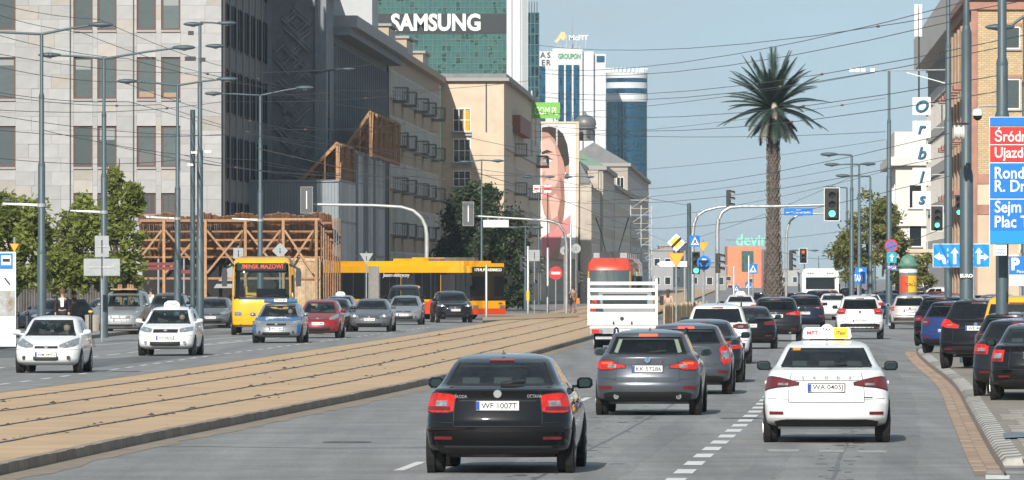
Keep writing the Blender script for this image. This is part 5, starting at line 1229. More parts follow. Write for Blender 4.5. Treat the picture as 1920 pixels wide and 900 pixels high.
# --- lorry
M_lw = mat('lorry_white', (.70,.70,.69), .45, noise=(2,.07))
tr = thing('lorry', 'small white dropside lorry with slatted stake bed beside the tram', 'lorry', G(1168, 655), -SA*1.0)
w = 1.09
MB().box(-w,w,-.55,3.4,.70,.81).build('bed_floor', M_lw, tr)
for k, (z0, z1) in enumerate(((.82,1.02),(1.025,1.24),(1.36,1.50),(1.64,1.78),(1.91,2.03),(2.13,2.24))): MB().box(-w,w,-.60,-.55,z0,z1).build('tail_slat', M_lw, tr)
for s in (-1, 1):
    for k, (z0, z1) in enumerate(((.82,1.24),(1.37,1.49),(1.65,1.77),(1.92,2.02),(2.13,2.24))): MB().box(s*w-.025,s*w+.025,-.54,3.3,z0,z1).build('side_slat', M_lw, tr)
    MB().box(s*(w+.03)-.04,s*(w+.03)+.04,-.62,-.54,.8,2.36).build('corner_post', M_lw, tr)
    MB().box(s*.86-.16,s*.86+.16,-.665,-.631,.54,.67).build('tail_light', M_tail, tr)
    MB().box(s*.72-.05,s*.72+.05,-.67,-.66,.55,.66).build('reverse_light', M_clear, tr)
    for y in (.55, 3.9):
        t_, r_ = wheel_meshes(.34, .22); o = link('wheel', t_, tr, (s*.86, y, .34)); o.rotation_euler = (0,0,0 if s > 0 else math.pi); link('rim', r_, o, (.08,0,0))
    mb = MB().box(s*1.22-.07,s*1.22+.07,4.6,4.68,1.45,1.75); mb.beam((s*1.0,4.62,1.5),(s*1.2,4.62,1.6),.04).build('wing_mirror', M_black, tr)
MB().box(-w+.02,w-.02,-.63,-.40,.52,.69).build('tail_beam', M_signback, tr); MB().box(-.9,.9,-.45,-.35,.34,.44).build('underrun_bar', M_steel, tr)
MB().box(-.35,-.28,-.6,3.8,.36,.69).build('chassis_rail', M_dark, tr); MB().box(.28,.35,-.6,3.8,.36,.69).build('chassis_rail', M_dark, tr); MB().lathe([(.28,-.8),(.28,.8)], 14, (0,.55,.4), 'x').build('rear_axle', M_dark, tr)
pl = MB().box(-.26,.26,-.65,-.635,.55,.665).build('number_plate', M_plate, tr); text('WGR Y595', .095, M_ink, pl, (.02,-.653,.607), depth=.003, width=.42); MB().box(-.25,-.21,-.652,-.648,.555,.66).build('country_band', M_plateb, pl)
cb = MB(); cb.prism([(-1.0,.55),(1.0,.55),(1.0,1.35),(.88,2.1),(.8,2.16),(-.8,2.16),(-.88,2.1),(-1.0,1.35)], 3.55, 5.2); cb.v = [(x, y, z if z < 1.3 else 1.3+(z-1.3)*.72) for x, y, z in cb.v]; cb.build('cab', mat('lorry_cab_grey', (.22,.23,.24), .5, noise=(2,.1)), tr)
MB().box(-.75,.75,3.54,3.549,1.35,1.82).build('cab_window', M_panedk, tr); MB().lathe([(.07,0),(.07,.02)], 14, (-.02,-.61,1.02), 'y').build('badge', M_dark, tr)
for s in (-.3,.3): MB().box(s-.03,s+.03,-.63,-.60,.84,.93).build('latch', M_dark, tr)
# --- red and yellow tram
tm_ = thing('tram', 'red and yellow tram with raised pantograph behind the white lorry', 'tram', (P(1142,518,371).x, 371, .13), -SA*1.15)
sec = [(0,.9),(.25,.35),(.8,.06),(1.2,0),(1.8,.05),(2.75,.25),(3.05,.45),(3.25,.9)]
def shell(z0, z1, nm, m, hw=1.17, y1=29, k=0.0, parent=tm_):
    fr_ = pchip(sec); zz = [z0 + (z1-z0)*i/6 for i in range(7)]; vs = []; fs = []
    us = [-1,-.96,-.85,-.6,-.3,0,.3,.6,.85,.96,1]
    for z in zz:
        h = hw*(1 if z < 2.4 else 1 - .05*((z-2.4)/.85)**2 - (.10 if z > 3.1 else 0)) + k
        vs += [(-h, y1, z)] + [(u*h, fr_(z) + .5*(1-(1-abs(u)**3)**(1/3)) - k, z) for u in us] + [(h, y1, z)]
    n = 13
    for i in range(6):
        for j in range(n-1): fs.append((i*n+j, i*n+j+1, (i+1)*n+j+1, (i+1)*n+j))
    fs += [tuple(range(n)), tuple(range(6*n, 7*n))]
    return MB().add(vs, fs).build(nm, m, parent, smooth=40)
M_ty = mat('tram_yellow', (.80,.42,.02), .35, coat=.6); M_tr = mat('tram_red', (.58,.05,.02), .35, coat=.6)
shell(.25, 1.05, 'lower_body', M_tr); shell(1.05, 2.55, 'body', M_ty); shell(2.55, 3.28, 'roof_fascia', M_tr)
def tramglass(z0, z1, u0, nm):
    fr_ = pchip(sec); vs = []; us = [-u0 + 2*u0*i/10 for i in range(11)]
    for z in [z0 + (z1-z0)*i/4 for i in range(5)]: vs += [(u*1.17, fr_(z) + .5*(1-(1-abs(u)**3)**(1/3)) - .02, z) for u in us]
    return MB().add(vs, [(i*11+j, i*11+j+1, (i+1)*11+j+1, (i+1)*11+j) for i in range(4) for j in range(10)]).build(nm, M_pane, tm_, smooth=40)
tramglass(1.1, 2.62, .92, 'windscreen')
for s in (-1, 1):
    for k in range(9): MB().box(s*1.172-.006,s*1.172+.006,1.6+k*3,4.2+k*3,1.15,2.3).build('side_window', M_panedk, tm_)
    MB().lathe([(.09,-.06),(.09,.02)], 14, (s*.85,.42,.78), 'y').build('headlight', M_clear, tm_)
    o = MB().box(s*1.38-.05,s*1.38+.05,.8,.9,1.7,2.25); o.beam((s*1.15,.9,2.35),(s*1.38,.85,2.3),.04).build('wing_mirror', M_black, tm_)
for k in range(6): MB().box(-.9,.9,2.5+k*4.5,5.9+k*4.5,3.28,3.55).build('roof_unit', M_signback, tm_)
MB().beam((-.35,6,3.6),(-.6,7.4,4.6),.05).build('pantograph_arm', M_dark, tm_); MB().beam((.35,6,3.6),(.6,7.4,4.6),.05).build('pantograph_arm', M_dark, tm_); MB().beam((-.6,7.4,4.6),(-.9,6.4,5.5),.05).build('pantograph_arm', M_dark, tm_); MB().beam((.6,7.4,4.6),(.9,6.4,5.5),.05).build('pantograph_arm', M_dark, tm_)
MB().beam((-1.0,6.4,5.52),(1.0,6.4,5.52),.07).build('pantograph_bow', M_dark, tm_); MB().box(-.55,.55,1.4,1.6,3.28,3.62).build('roof_board', M_dark, tm_)
MB().box(-1.02,1.02,2,28.8,.02,.25).build('bogie_skirt', M_dark, tm_)
# --- yellow coach
TPL['coach'] = dict(L=11.5, W=2.5, H=3.15,
  rear=[(.34,.2),(.45,.03),(1.2,0),(2.6,.05),(2.95,.2),(3.1,.5),(3.15,1.0)], front=[(.32,.25),(.42,.05),(.9,0),(1.3,.03),(1.42,.06),(2.2,.16),(2.75,.30),(2.95,.42),(3.08,.7),(3.15,1.4)],
  hw=[(.32,.96),(.42,.985),(.9,1.0),(1.22,1.0),(2.2,.985),(2.75,.965),(2.95,.93),(3.08,.86),(3.15,.7)], zw=(1.5,2.5), zf=(1.45,2.88), zs=(1.5,2.6), uw=.93, pr=3.6, Rr=.3, Rg=.3, Rf=.5)
cc, cf = car('coach', 'yellow coach with red dot-matrix destination board, headlights to the camera', 'coach', 'yellow', 491, 628, -1.0, 'front', L=11.5, W=2.5, H=3.24, lod=1, seats=False, mirrors=False, wheel=.48, cat='bus', badge=None,
   hl=[(.66,.78,.94),(.90,.78,.94)], grille=(.30,.50,.56,.40,.47,.30), hood_m=None)
M_led = mat('led_red', (.5,.05,.03), .5, emit=((1,.10,.05), .9))
MB().box(-1.0,1.0,-.1,.0,2.66,3.0).build('destination_board', M_black, cc, loc=(0, cf.L-.44, 0))
text('/MINSK MAZOWI', .27, M_led, cc, (-.02, cf.L-.425, 2.83), (R(90),0,R(180)), depth=.01, bold=.016, width=1.7)
for k_, ch in enumerate('RAF'): text(ch, .22, mat('coach_blue_letter', (.1,.3,.5), .5), cc, (-.05-.3*k_, cf.L+.012, 1.0), (R(90),0,R(180)), depth=.01)
for s in (-1, 1):
    x = s*1.52; mb = MB(); mb.prism([(x-.10,2.0),(x+.10,2.0),(x+.12,2.55),(x+.08,2.75),(x-.08,2.75),(x-.12,2.55)], cf.L-.1, cf.L+.12); mb.beam((s*1.15,cf.L-.4,2.9),(x,cf.L,2.72),.06)
    mb.build('wing_mirror', M_dark, cc)
    MB().tube([(s*.15,cf.L-.0,1.58),(s*.55,cf.L-.04,1.64),(s*.95,cf.L-.10,1.55)], .02, 6).build('wiper', M_black, cc)
MB().box(-1.1,1.1,cf.L-1.6,cf.L-1.0,.9,1.55).build('dashboard', M_lining, cc); MB().box(-.9,.9,cf.L-7,cf.L-3,.9,1.9).build('seat_rows', M_seat, cc); MB().box(.25,.75,cf.L-2.2,cf.L-2.05,1.2,2.0).build('driver_seat', mat('seat_yellow', (.6,.35,.05), .7), cc)
# --- long yellow and red city bus, hinged in the middle
TPL['bus'] = dict(L=9.0, W=2.55, H=3.15,
  rear=[(.30,.1),(.4,.0),(1.0,0),(2.6,.0),(2.95,.02),(3.1,.1),(3.15,.3)], front=[(.28,.15),(.38,.03),(.8,0),(1.15,.02),(2.4,.08),(2.85,.14),(3.0,.3),(3.1,.7),(3.15,1.2)],
  hw=[(.28,.96),(.38,.99),(.8,1.0),(1.15,1.0),(2.5,.99),(2.85,.97),(3.0,.93),(3.1,.85),(3.15,.7)], zw=(1.1,2.55), zf=(1.05,2.85), zs=(1.15,2.5), uw=.95, pr=4, Rr=.12, Rg=.12, Rf=.25)
M_bred = mat('bus_red', (.62,.07,.02), .4, coat=.6); M_bglass = mirror_glass('bus_side_glass', (.5,.58,.6), (.012,.013,.015), .10, .04)
bs = thing('articulated_bus', 'long yellow and red hinged city bus turning across the junction', 'bus', P(914, 518, 388) - Vector((0,0,H0)), math.pi - R(2) + R(44))
def bus_box(parent_rot, x0, x1, y0, y1): pass
def bus_section(y0, y1, origin, rz, front):
    # one half of the bus: local y runs forward, x to its left side
    e = []
    M4 = Matrix.Translation(origin) @ Matrix.Rotation(rz, 4, 'Z')
    def bx(nm, m, x0_, x1_, a, b, z0, z1):
        mb = MB().box(x0_, x1_, a, b, z0, z1); mb.v = [tuple(M4 @ Vector(v)) for v in mb.v]; return mb.build(nm, m, bs)
    W2 = 1.275
    bx('skirt', M_bred, -W2, W2, y0, y1, .30, .68); bx('side_panel', PT['yellow'], -W2+.002, W2-.002, y0, y1, .68, 1.12)
    bx('window_band', M_bglass, -W2+.02, W2-.02, y0+.02, y1-.02, 1.12, 2.62); bx('roof', PT['yellow'], -W2+.01, W2-.01, y0, y1, 2.62, 3.0); bx('roof_pod', PT['yellow'], -1.0, 1.0, y0+.4, y1-.8, 3.0, 3.28)
    for s in (-1, 1):
        yy = y0 + .1
        while yy < y1 - .3:
            bx('window_post', M_dark, s*W2-.01-.01, s*W2+.01-.01, yy-.05, yy+.05, 1.12, 2.62); yy += 1.45
        for wy in ((y0+1.5, y1-2.6) if front else ((y0+y1)/2,)):
            t_, r_ = wheel_meshes(.48, .28); o = link('wheel', t_, bs); o.matrix_basis = M4 @ Matrix.Translation((s*1.12, wy, .48)) @ Matrix.Rotation(0 if s > 0 else math.pi, 4, 'Z'); link('rim', r_, o, (.11,0,0))
    return M4, bx
Mf, bx = bus_section(-7.8, -.02, Vector((0,0,0)), 0, True)
bx('windscreen', M_bglass, -1.2, 1.2, .0, .05, 1.05, 2.62); bx('front_lower', PT['yellow'], -1.27, 1.27, -.02, .08, .62, 1.05); bx('front_bumper', M_bred, -1.26, 1.26, -.02, .10, .28, .62); bx('destination_board', M_black, -1.15, 1.15, .0, .07, 2.64, 2.93); bx('front_cap', PT['yellow'], -1.2, 1.2, -.02, .05, 2.94, 3.15)
for s in (-1, 1): bx('headlight', M_clear, s*1.0-.18, s*1.0+.18, .08, .12, .66, .80); bx('wing_mirror', M_dark, s*1.5-.1, s*1.5+.1, .1, .3, 1.9, 2.5)
[text(s_, .22, mat('led_white', (.7,.7,.65), .5, emit=((.9,.95,.85), .8)), bs, (x_,.085,2.78), (R(90),0,R(180)), depth=.01, width=w_) for s_, x_, w_ in (('175',.86,.32),('PL.PIŁSUDSKIEGO',-.18,1.62))]
text('1846', .16, M_ink, bs, (-.9,.09,.9), (R(90),0,R(180)), depth=.01)
SX = 1.29
text('Jestem elektryczny', .30, M_white, bs, (SX,-6.3,2.46), (R(90),0,R(90)), depth=.01, italic=.2, width=2.3)
MB().lathe([(.27,0),(.27,.01)], 20, axis='x').build('round_emblem', M_bred, bs, loc=(1.272,-3.3,.86)); text('t', .36, PT['yellow'], bs, (1.29,-3.3,.88), (R(90),0,R(90)), depth=.01, bold=.03)
for k, yy in enumerate((-1.9, -5.3)): bx('door', mat('bus_door_glass', (.03,.032,.035), .15), 1.262, 1.28, yy-.6, yy+.6, .42, 2.5)
for k, yy in enumerate((-6.6,-5.0,-3.6,-2.2)): bx('roof_unit', mat('roof_unit_grey', (.13,.125,.12), .7, noise=(3,.2)) if k > 1 else PT['yellow'], -.8, .8, yy-.5, yy+.5, 3.281, 3.42 + .06*(k % 2))
for k, yy in enumerate((-6.9,-4.1,-3.0,-.8)): bx('window_divider', M_dark, 1.256, 1.27, yy-.03, yy+.03, 1.12, 2.62)
for yy in (-1.9,-5.3): bx('door_seam', M_dark, 1.281, 1.286, yy-.02, yy+.02, .42, 2.5); bx('door_edge', PT['yellow'], 1.281, 1.285, yy-.62, yy-.585, .42, 2.5)
bx('red_sweep', M_bred, 1.274, 1.279, -4.6, -2.6, .68, 1.0)
# bellows and rear half
th = R(-14); hp = Vector((0,-7.9,0))
for k in range(7):
    a = th*(k+.5)/7; Mb = Matrix.Translation(hp) @ Matrix.Rotation(a, 4, 'Z') @ Matrix.Translation((0,-.18*k*.6-.1,0))
    mb = MB().box(-1.22+.05*(k%2),1.22-.05*(k%2),-.16,.10,.45,3.0); mb.v = [tuple(Mb @ Vector(v)) for v in mb.v]; mb.build('bellows_fold', mat('bellows_grey', (.30,.29,.27), .8, noise=(6,.2)), bs)
bus_section(-7.2, -.9, hp, th, False)
# --- white coach far ahead
wc = thing('white_bus', 'white minibus seen from behind under the street lamps', 'bus', (P(1538,518,470).x, 470, 0), -SA)
prf = [(-1.2,.4),(1.2,.4),(1.25,.9),(1.25,2.6),(1.15,2.85),(.95,2.95),(-.95,2.95),(-1.15,2.85),(-1.25,2.6),(-1.25,.9)]
MB().prism(prf, 0, 9).build('body', mat('coach_white', (.74,.74,.72), .4, noise=(2,.05)), wc, smooth=35); MB().box(-.98,.98,-.03,-.001,1.55,2.35).build('rear_window', M_panedk, wc)
for i in (-1, 1):
    for k in range(3): MB().lathe([(.05,-.03),(.05,0)], 10, (i*(.82-k*.16),0,2.62), 'y').build('marker_lamp', M_taild, wc)
    MB().box(i*1.38-.07,i*1.38+.07,8.6,8.7,1.3,1.9).build('wing_mirror', M_black, wc); MB().box(i*1.1-.1,i*1.1+.1,-.04,-.001,.7,1.3).build('tail_light', M_tail, wc)
    for y in (1.8, 7.2): t_, r_ = wheel_meshes(.42,.26); o = link('wheel', t_, wc, (i*1.08,y,.42)); o.rotation_euler = (0,0,0 if i > 0 else math.pi); link('rim', r_, o, (.1,0,0))
# ================================================================== trees
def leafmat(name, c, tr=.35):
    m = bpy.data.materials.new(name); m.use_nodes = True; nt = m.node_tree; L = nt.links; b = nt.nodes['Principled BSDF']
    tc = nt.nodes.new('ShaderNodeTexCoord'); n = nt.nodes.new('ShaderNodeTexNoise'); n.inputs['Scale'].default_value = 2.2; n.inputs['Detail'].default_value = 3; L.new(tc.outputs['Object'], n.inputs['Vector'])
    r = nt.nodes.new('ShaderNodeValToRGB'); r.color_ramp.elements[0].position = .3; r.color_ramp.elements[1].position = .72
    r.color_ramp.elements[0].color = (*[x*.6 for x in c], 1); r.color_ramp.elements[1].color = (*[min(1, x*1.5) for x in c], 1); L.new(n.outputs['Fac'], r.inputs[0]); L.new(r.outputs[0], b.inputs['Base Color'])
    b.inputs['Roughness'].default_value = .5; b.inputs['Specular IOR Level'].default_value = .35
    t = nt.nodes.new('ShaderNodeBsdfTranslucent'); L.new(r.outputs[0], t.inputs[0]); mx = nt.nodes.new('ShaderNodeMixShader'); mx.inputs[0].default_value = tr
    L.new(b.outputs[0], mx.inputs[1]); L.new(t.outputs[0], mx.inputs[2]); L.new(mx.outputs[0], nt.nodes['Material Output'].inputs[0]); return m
M_leaf = leafmat('leaf_green', (.22,.255,.06), .45); M_leaf_shade = leafmat('leaf_shaded', (.035,.058,.022), .2); M_leafy = leafmat('leaf_olive', (.20,.21,.065), .42)  # the dark leaf colour has the shade on those trees painted in
def tree(label, base, crowns, m, n=2600, leaf=.16, seed=1, trunk=.14, group='street trees', extra=None):
    random.seed(seed); t = thing('tree', label, 'tree', base, 0, group)
    mb = MB(); b = Vector(base)
    for (c, rx_, rz__) in crowns:
        c = Vector(c) - b; clumps = []
        for k in range(26):
            a = random.uniform(0, 2*math.pi); h = random.uniform(-1, 1); rr_ = math.sqrt(1-h*h); q = random.uniform(.45, 1.0)
            clumps.append((c + Vector((rx_*rr_*math.cos(a)*q, rx_*rr_*math.sin(a)*q, rz__*h*q)), random.uniform(.22,.42)*min(rx_, rz__)))
        for k in range(n):
            cc_, cr = random.choice(clumps); p = cc_ + Vector((random.gauss(0,cr*.5), random.gauss(0,cr*.5), random.gauss(0,cr*.42)))
            u = Vector((random.gauss(0,1), random.gauss(0,1), random.gauss(0,.6))).normalized(); v = u.cross(Vector((random.gauss(0,1), random.gauss(0,1), random.gauss(0,1)))).normalized()
            s = leaf*random.uniform(.6,1.25)
            mb.add([p - u*s, p + v*s*.42, p + u*s, p - v*s*.42], [(0,1,2,3)])
    mb.build('crown', m, t, fix=False)
    tk = MB(); c0 = Vector(crowns[0][0]) - b
    tk.tube([(0,0,0),(c0.x*.2,c0.y*.2,c0.z*.4),(c0.x*.7,c0.y*.7,c0.z*.85),(c0.x,c0.y,c0.z+crowns[0][2]*.5)], [trunk,trunk*.8,trunk*.55,trunk*.2], 8)
    for (c, rx_, rz__) in crowns:
        c = Vector(c) - b
        for k in range(6):
            a = random.uniform(0,2*math.pi); e = c + Vector((rx_*.75*math.cos(a), rx_*.75*math.sin(a), rz__*random.uniform(-.3,.8)))
            s0 = Vector((c.x*.5, c.y*.5, c.z*random.uniform(.55,.85))); tk.tube([s0, (s0+e)/2 + Vector((0,0,.25)), e], [trunk*.4,trunk*.25,trunk*.08], 6)
    tk.build('trunk', M_bark, t, smooth=60); return t
def gp(px, d): return Vector(((px-960)*d/F, d, .13))
def cr(px, py, d, rx_, ry_): return (P(px, py, d), rx_*d/F, ry_*d/F)
tree('leafy young tree at far left beside the stop panel', gp(22,292), [cr(20,450,292,66,74), cr(62,430,292,48,58), cr(-20,420,292,50,60), cr(40,510,292,60,40)], M_leaf, 2900, .15, 3)
tree('bushy young tree between the two nearest left lamp posts', gp(140,300), [cr(135,460,300,52,70), cr(160,420,300,36,50), cr(105,500,300,46,48), cr(165,510,300,42,38)], M_leaf, 2700, .15, 4)
tree('tall sparse tree with bare twigs left of the timber canopy', gp(226,308), [cr(228,460,308,44,70), cr(212,335,308,18,48), cr(244,372,308,26,36), cr(205,400,308,26,40), cr(222,515,308,46,40)], M_leaf, 1900, .15, 5)
tree('big dark tree in the shade of the cream corner house', gp(905,480), [cr(900,450,480,84,95), cr(850,420,480,42,68), cr(955,455,480,42,80), cr(905,378,480,50,40), cr(935,520,480,55,45), cr(850,490,480,40,50)], M_leaf_shade, 3000, .2, 6, .2)
tree('low dark tree at the end of the shaded pavement', gp(960,500), [cr(955,550,500,40,38)], M_leaf_shade, 2200, .2, 8, .12)
tree('olive green tree under the white house at right', (P(1630,518,415).x, 415, .12), [cr(1628,440,415,58,75), cr(1662,415,415,34,48), cr(1590,480,415,40,50), cr(1680,480,415,28,50)], M_leafy, 2400, .17, 9, .16)
tree('small bush by the advert column', (P(1735,518,440).x, 440, .12), [cr(1733,505,440,26,34)], M_leafy, 1500, .17, 10, .08)
# ================================================================== palm
random.seed(21)
pd = 382.0; pb = Vector((P(1450,518,pd).x, pd, 0)); palm = thing('palm_tree', 'tall artificial palm with shaggy trunk standing alone against the sky', 'palm tree', pb)
zt = P(1448,222,pd).z
prof = [(.58,0),(.54,1.2),(.44,2.6),(.33,4.5),(.30,7),(.29,zt-1),(.32,zt-.2),(.2,zt+.3)]
MB().lathe(prof, 18).build('trunk', mat('palm_bark', (.10,.083,.07), .95, noise=(4,.45), bump=(9,.9,.05)), palm, smooth=50)
sm_ = MB(); rf = pchip([(z, r) for r, z in prof]); z = .1                     # old leaf bases standing out of the trunk
while z < zt:
    r_ = rf(z); nn = 13
    for k in range(nn):
        a = 2*math.pi*(k + .5*(int(z/.17) % 2))/nn + random.gauss(0,.06); ca_, sa_ = math.cos(a), math.sin(a); w_ = r_*.30; o = random.uniform(.05,.13); h_ = random.uniform(.20,.34)
        A0 = Vector((ca_*r_, sa_*r_, z)); tg = Vector((-sa_, ca_, 0))
        sm_.add([A0 - tg*w_*.5, A0 + tg*w_*.5, A0 + tg*w_*.2 + Vector((ca_*o, sa_*o, h_)), A0 - tg*w_*.2 + Vector((ca_*o, sa_*o, h_)), A0*1.0 + Vector((ca_*o*.9, sa_*o*.9, h_*.35))], [(0,1,4),(1,2,4),(2,3,4),(3,0,4)])
    z += .17
stuff(sm_.build('bark_scales', mat('palm_bark_light', (.125,.103,.085), .95, noise=(5,.5)), palm))
M_frond = leafmat('palm_leaf', (.032,.055,.042), .15); M_frondd = leafmat('palm_leaf_pale', (.20,.20,.16), .15)
ctr = Vector((0,0,zt+.55))
def frond(az, el, ln, droop, m):
    mb = MB(); pts = []; n = 22
    p = Vector((0,0,0)); d0 = Vector((math.cos(az)*math.cos(el), math.sin(az)*math.cos(el), math.sin(el)))
    for i in range(n+1):
        e = el - droop*(i/n)**1.4; d0 = Vector((math.cos(az)*math.cos(e), math.sin(az)*math.cos(e), math.sin(e))); pts.append(p.copy()); p = p + d0*ln/n
    mb.tube(pts, [.05*(1-i/n*.8) for i in range(n+1)], 5)
    for i in range(3, n+1):
        d0 = (pts[min(i+1,n)] - pts[i-1]).normalized(); sd = d0.cross(Vector((0,0,1))); sd = sd.normalized() if sd.length > .05 else Vector((math.sin(az),-math.cos(az),0)); up = sd.cross(d0)
        tt = i/n; ll = .50*math.sin(math.pi*min(1, tt*.82+.12))**.6*(1.0 if tt < .9 else .75)
        for s in (-1, 1):
            for hh in (0, .5):
                q = pts[i] - d0*ln/n*hh
                tip = q + (sd*s*.72 + d0*.58 - up*.22).normalized()*ll*random.uniform(.8,1.1)
                mb.add([q - d0*.042, q + d0*.042, tip], [(0,1,2)])
    return mb.build('frond', m, palm, fix=False, loc=ctr)
for k in range(10): frond(2*math.pi*k/10 + random.gauss(0,.15), R(random.uniform(62,84)), random.uniform(3.0,3.6), R(random.uniform(5,30)), M_frond)
for k in range(15): frond(2*math.pi*k/15 + random.gauss(0,.12), R(random.uniform(44,64)), random.uniform(3.0,3.5), R(random.uniform(15,45)), M_frond)
for k in range(20): frond(2*math.pi*k/20 + random.gauss(0,.1), R(random.uniform(20,48)), random.uniform(2.9,3.4), R(random.uniform(20,50)), M_frond)
for k in range(18): frond(2*math.pi*k/18 + random.gauss(0,.1), R(random.uniform(-14,14)), random.uniform(2.8,3.3), R(random.uniform(25,50)), M_frond)
for k in range(13): frond(2*math.pi*k/13 + random.gauss(0,.15), R(random.uniform(-50,-25)), random.uniform(2.0,2.6), R(random.uniform(15,35)), M_frond if k % 3 else M_frondd)
MB().lathe([(.05,-.9),(.16,-.7),(.20,-.3),(.18,.1),(.1,.35),(.02,.4)], 12, (.05,-.42,0)).build('flower_sheath', mat('sheath_pale', (.36,.34,.27), .8), palm, smooth=50, loc=ctr)
# ================================================================== timber canopy, site hut and roof trusses
sh = thing('timber_canopy', 'long timber walkway canopy of raw posts, braces and leaning boards before the bank hall', 'canopy', (P(447,518,380).x, 380, .13), -SA)
SH = 380/13000.0; cx_ = lambda px: (px-447)*SH
cz_ = lambda py: H0 + (YH-py)*SH - .13
nb = 92; random.seed(4)
for k in range(nb):                                # leaning boards
    x0 = cx_(258) + (cx_(622)-cx_(258))*k/nb; w_ = (cx_(622)-cx_(258))/nb
    top = cz_(403 + 3*math.sin(k*.35) + (0 if k < 60 else -1)) + random.uniform(-.04,.04); bot = cz_(486) + random.uniform(-.08,.08)
    dy = random.uniform(-.02,.02)
    mb = MB().add([(x0+.006,dy,top),(x0+w_-.006,dy,top),(x0+w_-.006,2.4+dy,bot),(x0+.006,2.4+dy,bot),(x0+.006,dy+.03,top+.03),(x0+w_-.006,dy+.03,top+.03),(x0+w_-.006,2.43+dy,bot+.03),(x0+.006,2.43+dy,bot+.03)], [(0,1,2,3),(4,7,6,5),(0,4,5,1),(2,6,7,3),(1,5,6,2),(0,3,7,4)])
    mb.build('board', M_wood2, sh)
for k in range(5):
    f = .1 + k*.2; MB().box(cx_(258),cx_(622),2.4*f-.09,2.4*f-.02,lerp(cz_(406),cz_(486),f)-.16,lerp(cz_(406),cz_(486),f)-.06).build('purlin', M_wood2, sh)
MB().box(cx_(262),cx_(468),-.22,-.08,cz_(416),cz_(411)).build('top_rail', M_wood, sh); MB().box(cx_(470),cx_(600),-.22,-.08,cz_(413),cz_(409)).build('top_rail', M_wood, sh)
posts = (308, 386, 461, 532, 594)
for i, px in enumerate(posts):
    MB().box(cx_(px)-.075,cx_(px)+.075,-.40,-.23,0,cz_(412)).build('post', M_wood, sh)
    MB().box(cx_(px)-.08,cx_(px)+.08,-.41,-.22,0,.55).build('post_wrap', mat('blue_wrap', (.02,.25,.42), .6), sh)
    nx = posts[i+1] if i < 4 else 622
    if i < 4:
        MB().beam((cx_(px+3),-.43,cz_(432)),(cx_(nx-6),-.43,cz_(512)),.11,.05,up=(0,1,0)).build('brace', M_wood, sh); MB().beam((cx_(px+3),-.49,cz_(512)),(cx_(nx-5),-.49,cz_(432)),.11,.05,up=(0,1,0)).build('brace', M_wood, sh)
    MB().beam((cx_(px),-.2,cz_(420)),(cx_(px)-.5,1.6,cz_(470)),.1).build('rafter', M_wood, sh)
MB().beam((cx_(304),-.43,cz_(432)),(cx_(268),-.43,cz_(478)),.11,.05,up=(0,1,0)).build('brace', M_wood, sh)
MB().box(cx_(262),cx_(600),-.2,-.1,cz_(524),cz_(520)).build('low_rail', M_wood2, sh)
MB().box(cx_(258),cx_(600),2.75,2.9,0,cz_(440)).build('shade_backing', mat('shade_black', (.02,.018,.017), .9), sh)  # near-black backing added to stand in for the dark void under the canopy
MB().add([(cx_(433),.4,cz_(490)),(cx_(400),.2,cz_(540)),(cx_(436),.2,cz_(540)),(cx_(436),.4,cz_(490)),(cx_(400),.3,cz_(540)),(cx_(436),.3,cz_(540))], [(0,1,2,3),(0,4,1),(2,5,3),(1,4,5,2)]).build('hut_roof', M_roofm, sh)
for k in range(18): MB().box(cx_(543)+k*.095,cx_(543)+k*.095+.088,-.1,-.06,0,cz_(486)+random.uniform(-.05,.05)).build('pale_board', M_wood3, sh)
MB().box(cx_(541),cx_(600),-.14,-.02,cz_(490),cz_(484)).build('hoarding_cap', M_wood3, sh)
for k in range(9): MB().box(cx_(600)+k*.115,cx_(600)+k*.115+.09,.3+k*.22,.36+k*.22,0,cz_(408)+random.uniform(-.2,.05)).build('side_slat', M_wood2, sh)
hut = thing('site_hut', 'two-storey grey corrugated site hut with sunlit corner under timber trusses', 'site hut', (P(635,518,411).x, 411, .13), -SA)
SU = 411/13000.0; M_cor = mat('grey_corrugated', (.22,.255,.28), .55, .15, noise=(1,.08)); M_pan = mat('pale_sheet_panel', (.40,.42,.43), .7, noise=(1.2,.18), rand=.22); M_pand = mat('blue_grey_panel', (.09,.125,.15), .6, noise=(1,.15))
hx_ = lambda px: (px-635)*SU
hz_ = lambda py: H0 + (YH-py)*SU - .13
MB().box(hx_(453),-.01,.1,17,0,hz_(341)).build('shell', M_cor, hut)
for k in range(30): x = hx_(453) + k*(-hx_(453))/30; MB().box(x+.02,x+.13,.04,.1,0,hz_(343)).build('rib', M_cor, hut)
MB().box(hx_(452),.03,0,17,hz_(341),hz_(337)).build('top_rail', M_cor, hut)
for k in range(7):
    for fl in range(3): MB().box(-.005,.03,.3+k*2.4,2.5+k*2.4,.4+fl*2.6,2.85+fl*2.6).build('side_panel', M_pan, hut)
MB().box(-6.5,-.02,17.2,52,0,10.1).build('rear_shell', M_cor, hut)
for k in range(12):
    for fl in range(3): MB().box(-.015,.02,17.4+k*2.8,20.0+k*2.8,.4+fl*3.2,3.5+fl*3.2).build('side_panel', M_pand if k in (0,3,4,7) else M_pan, hut)
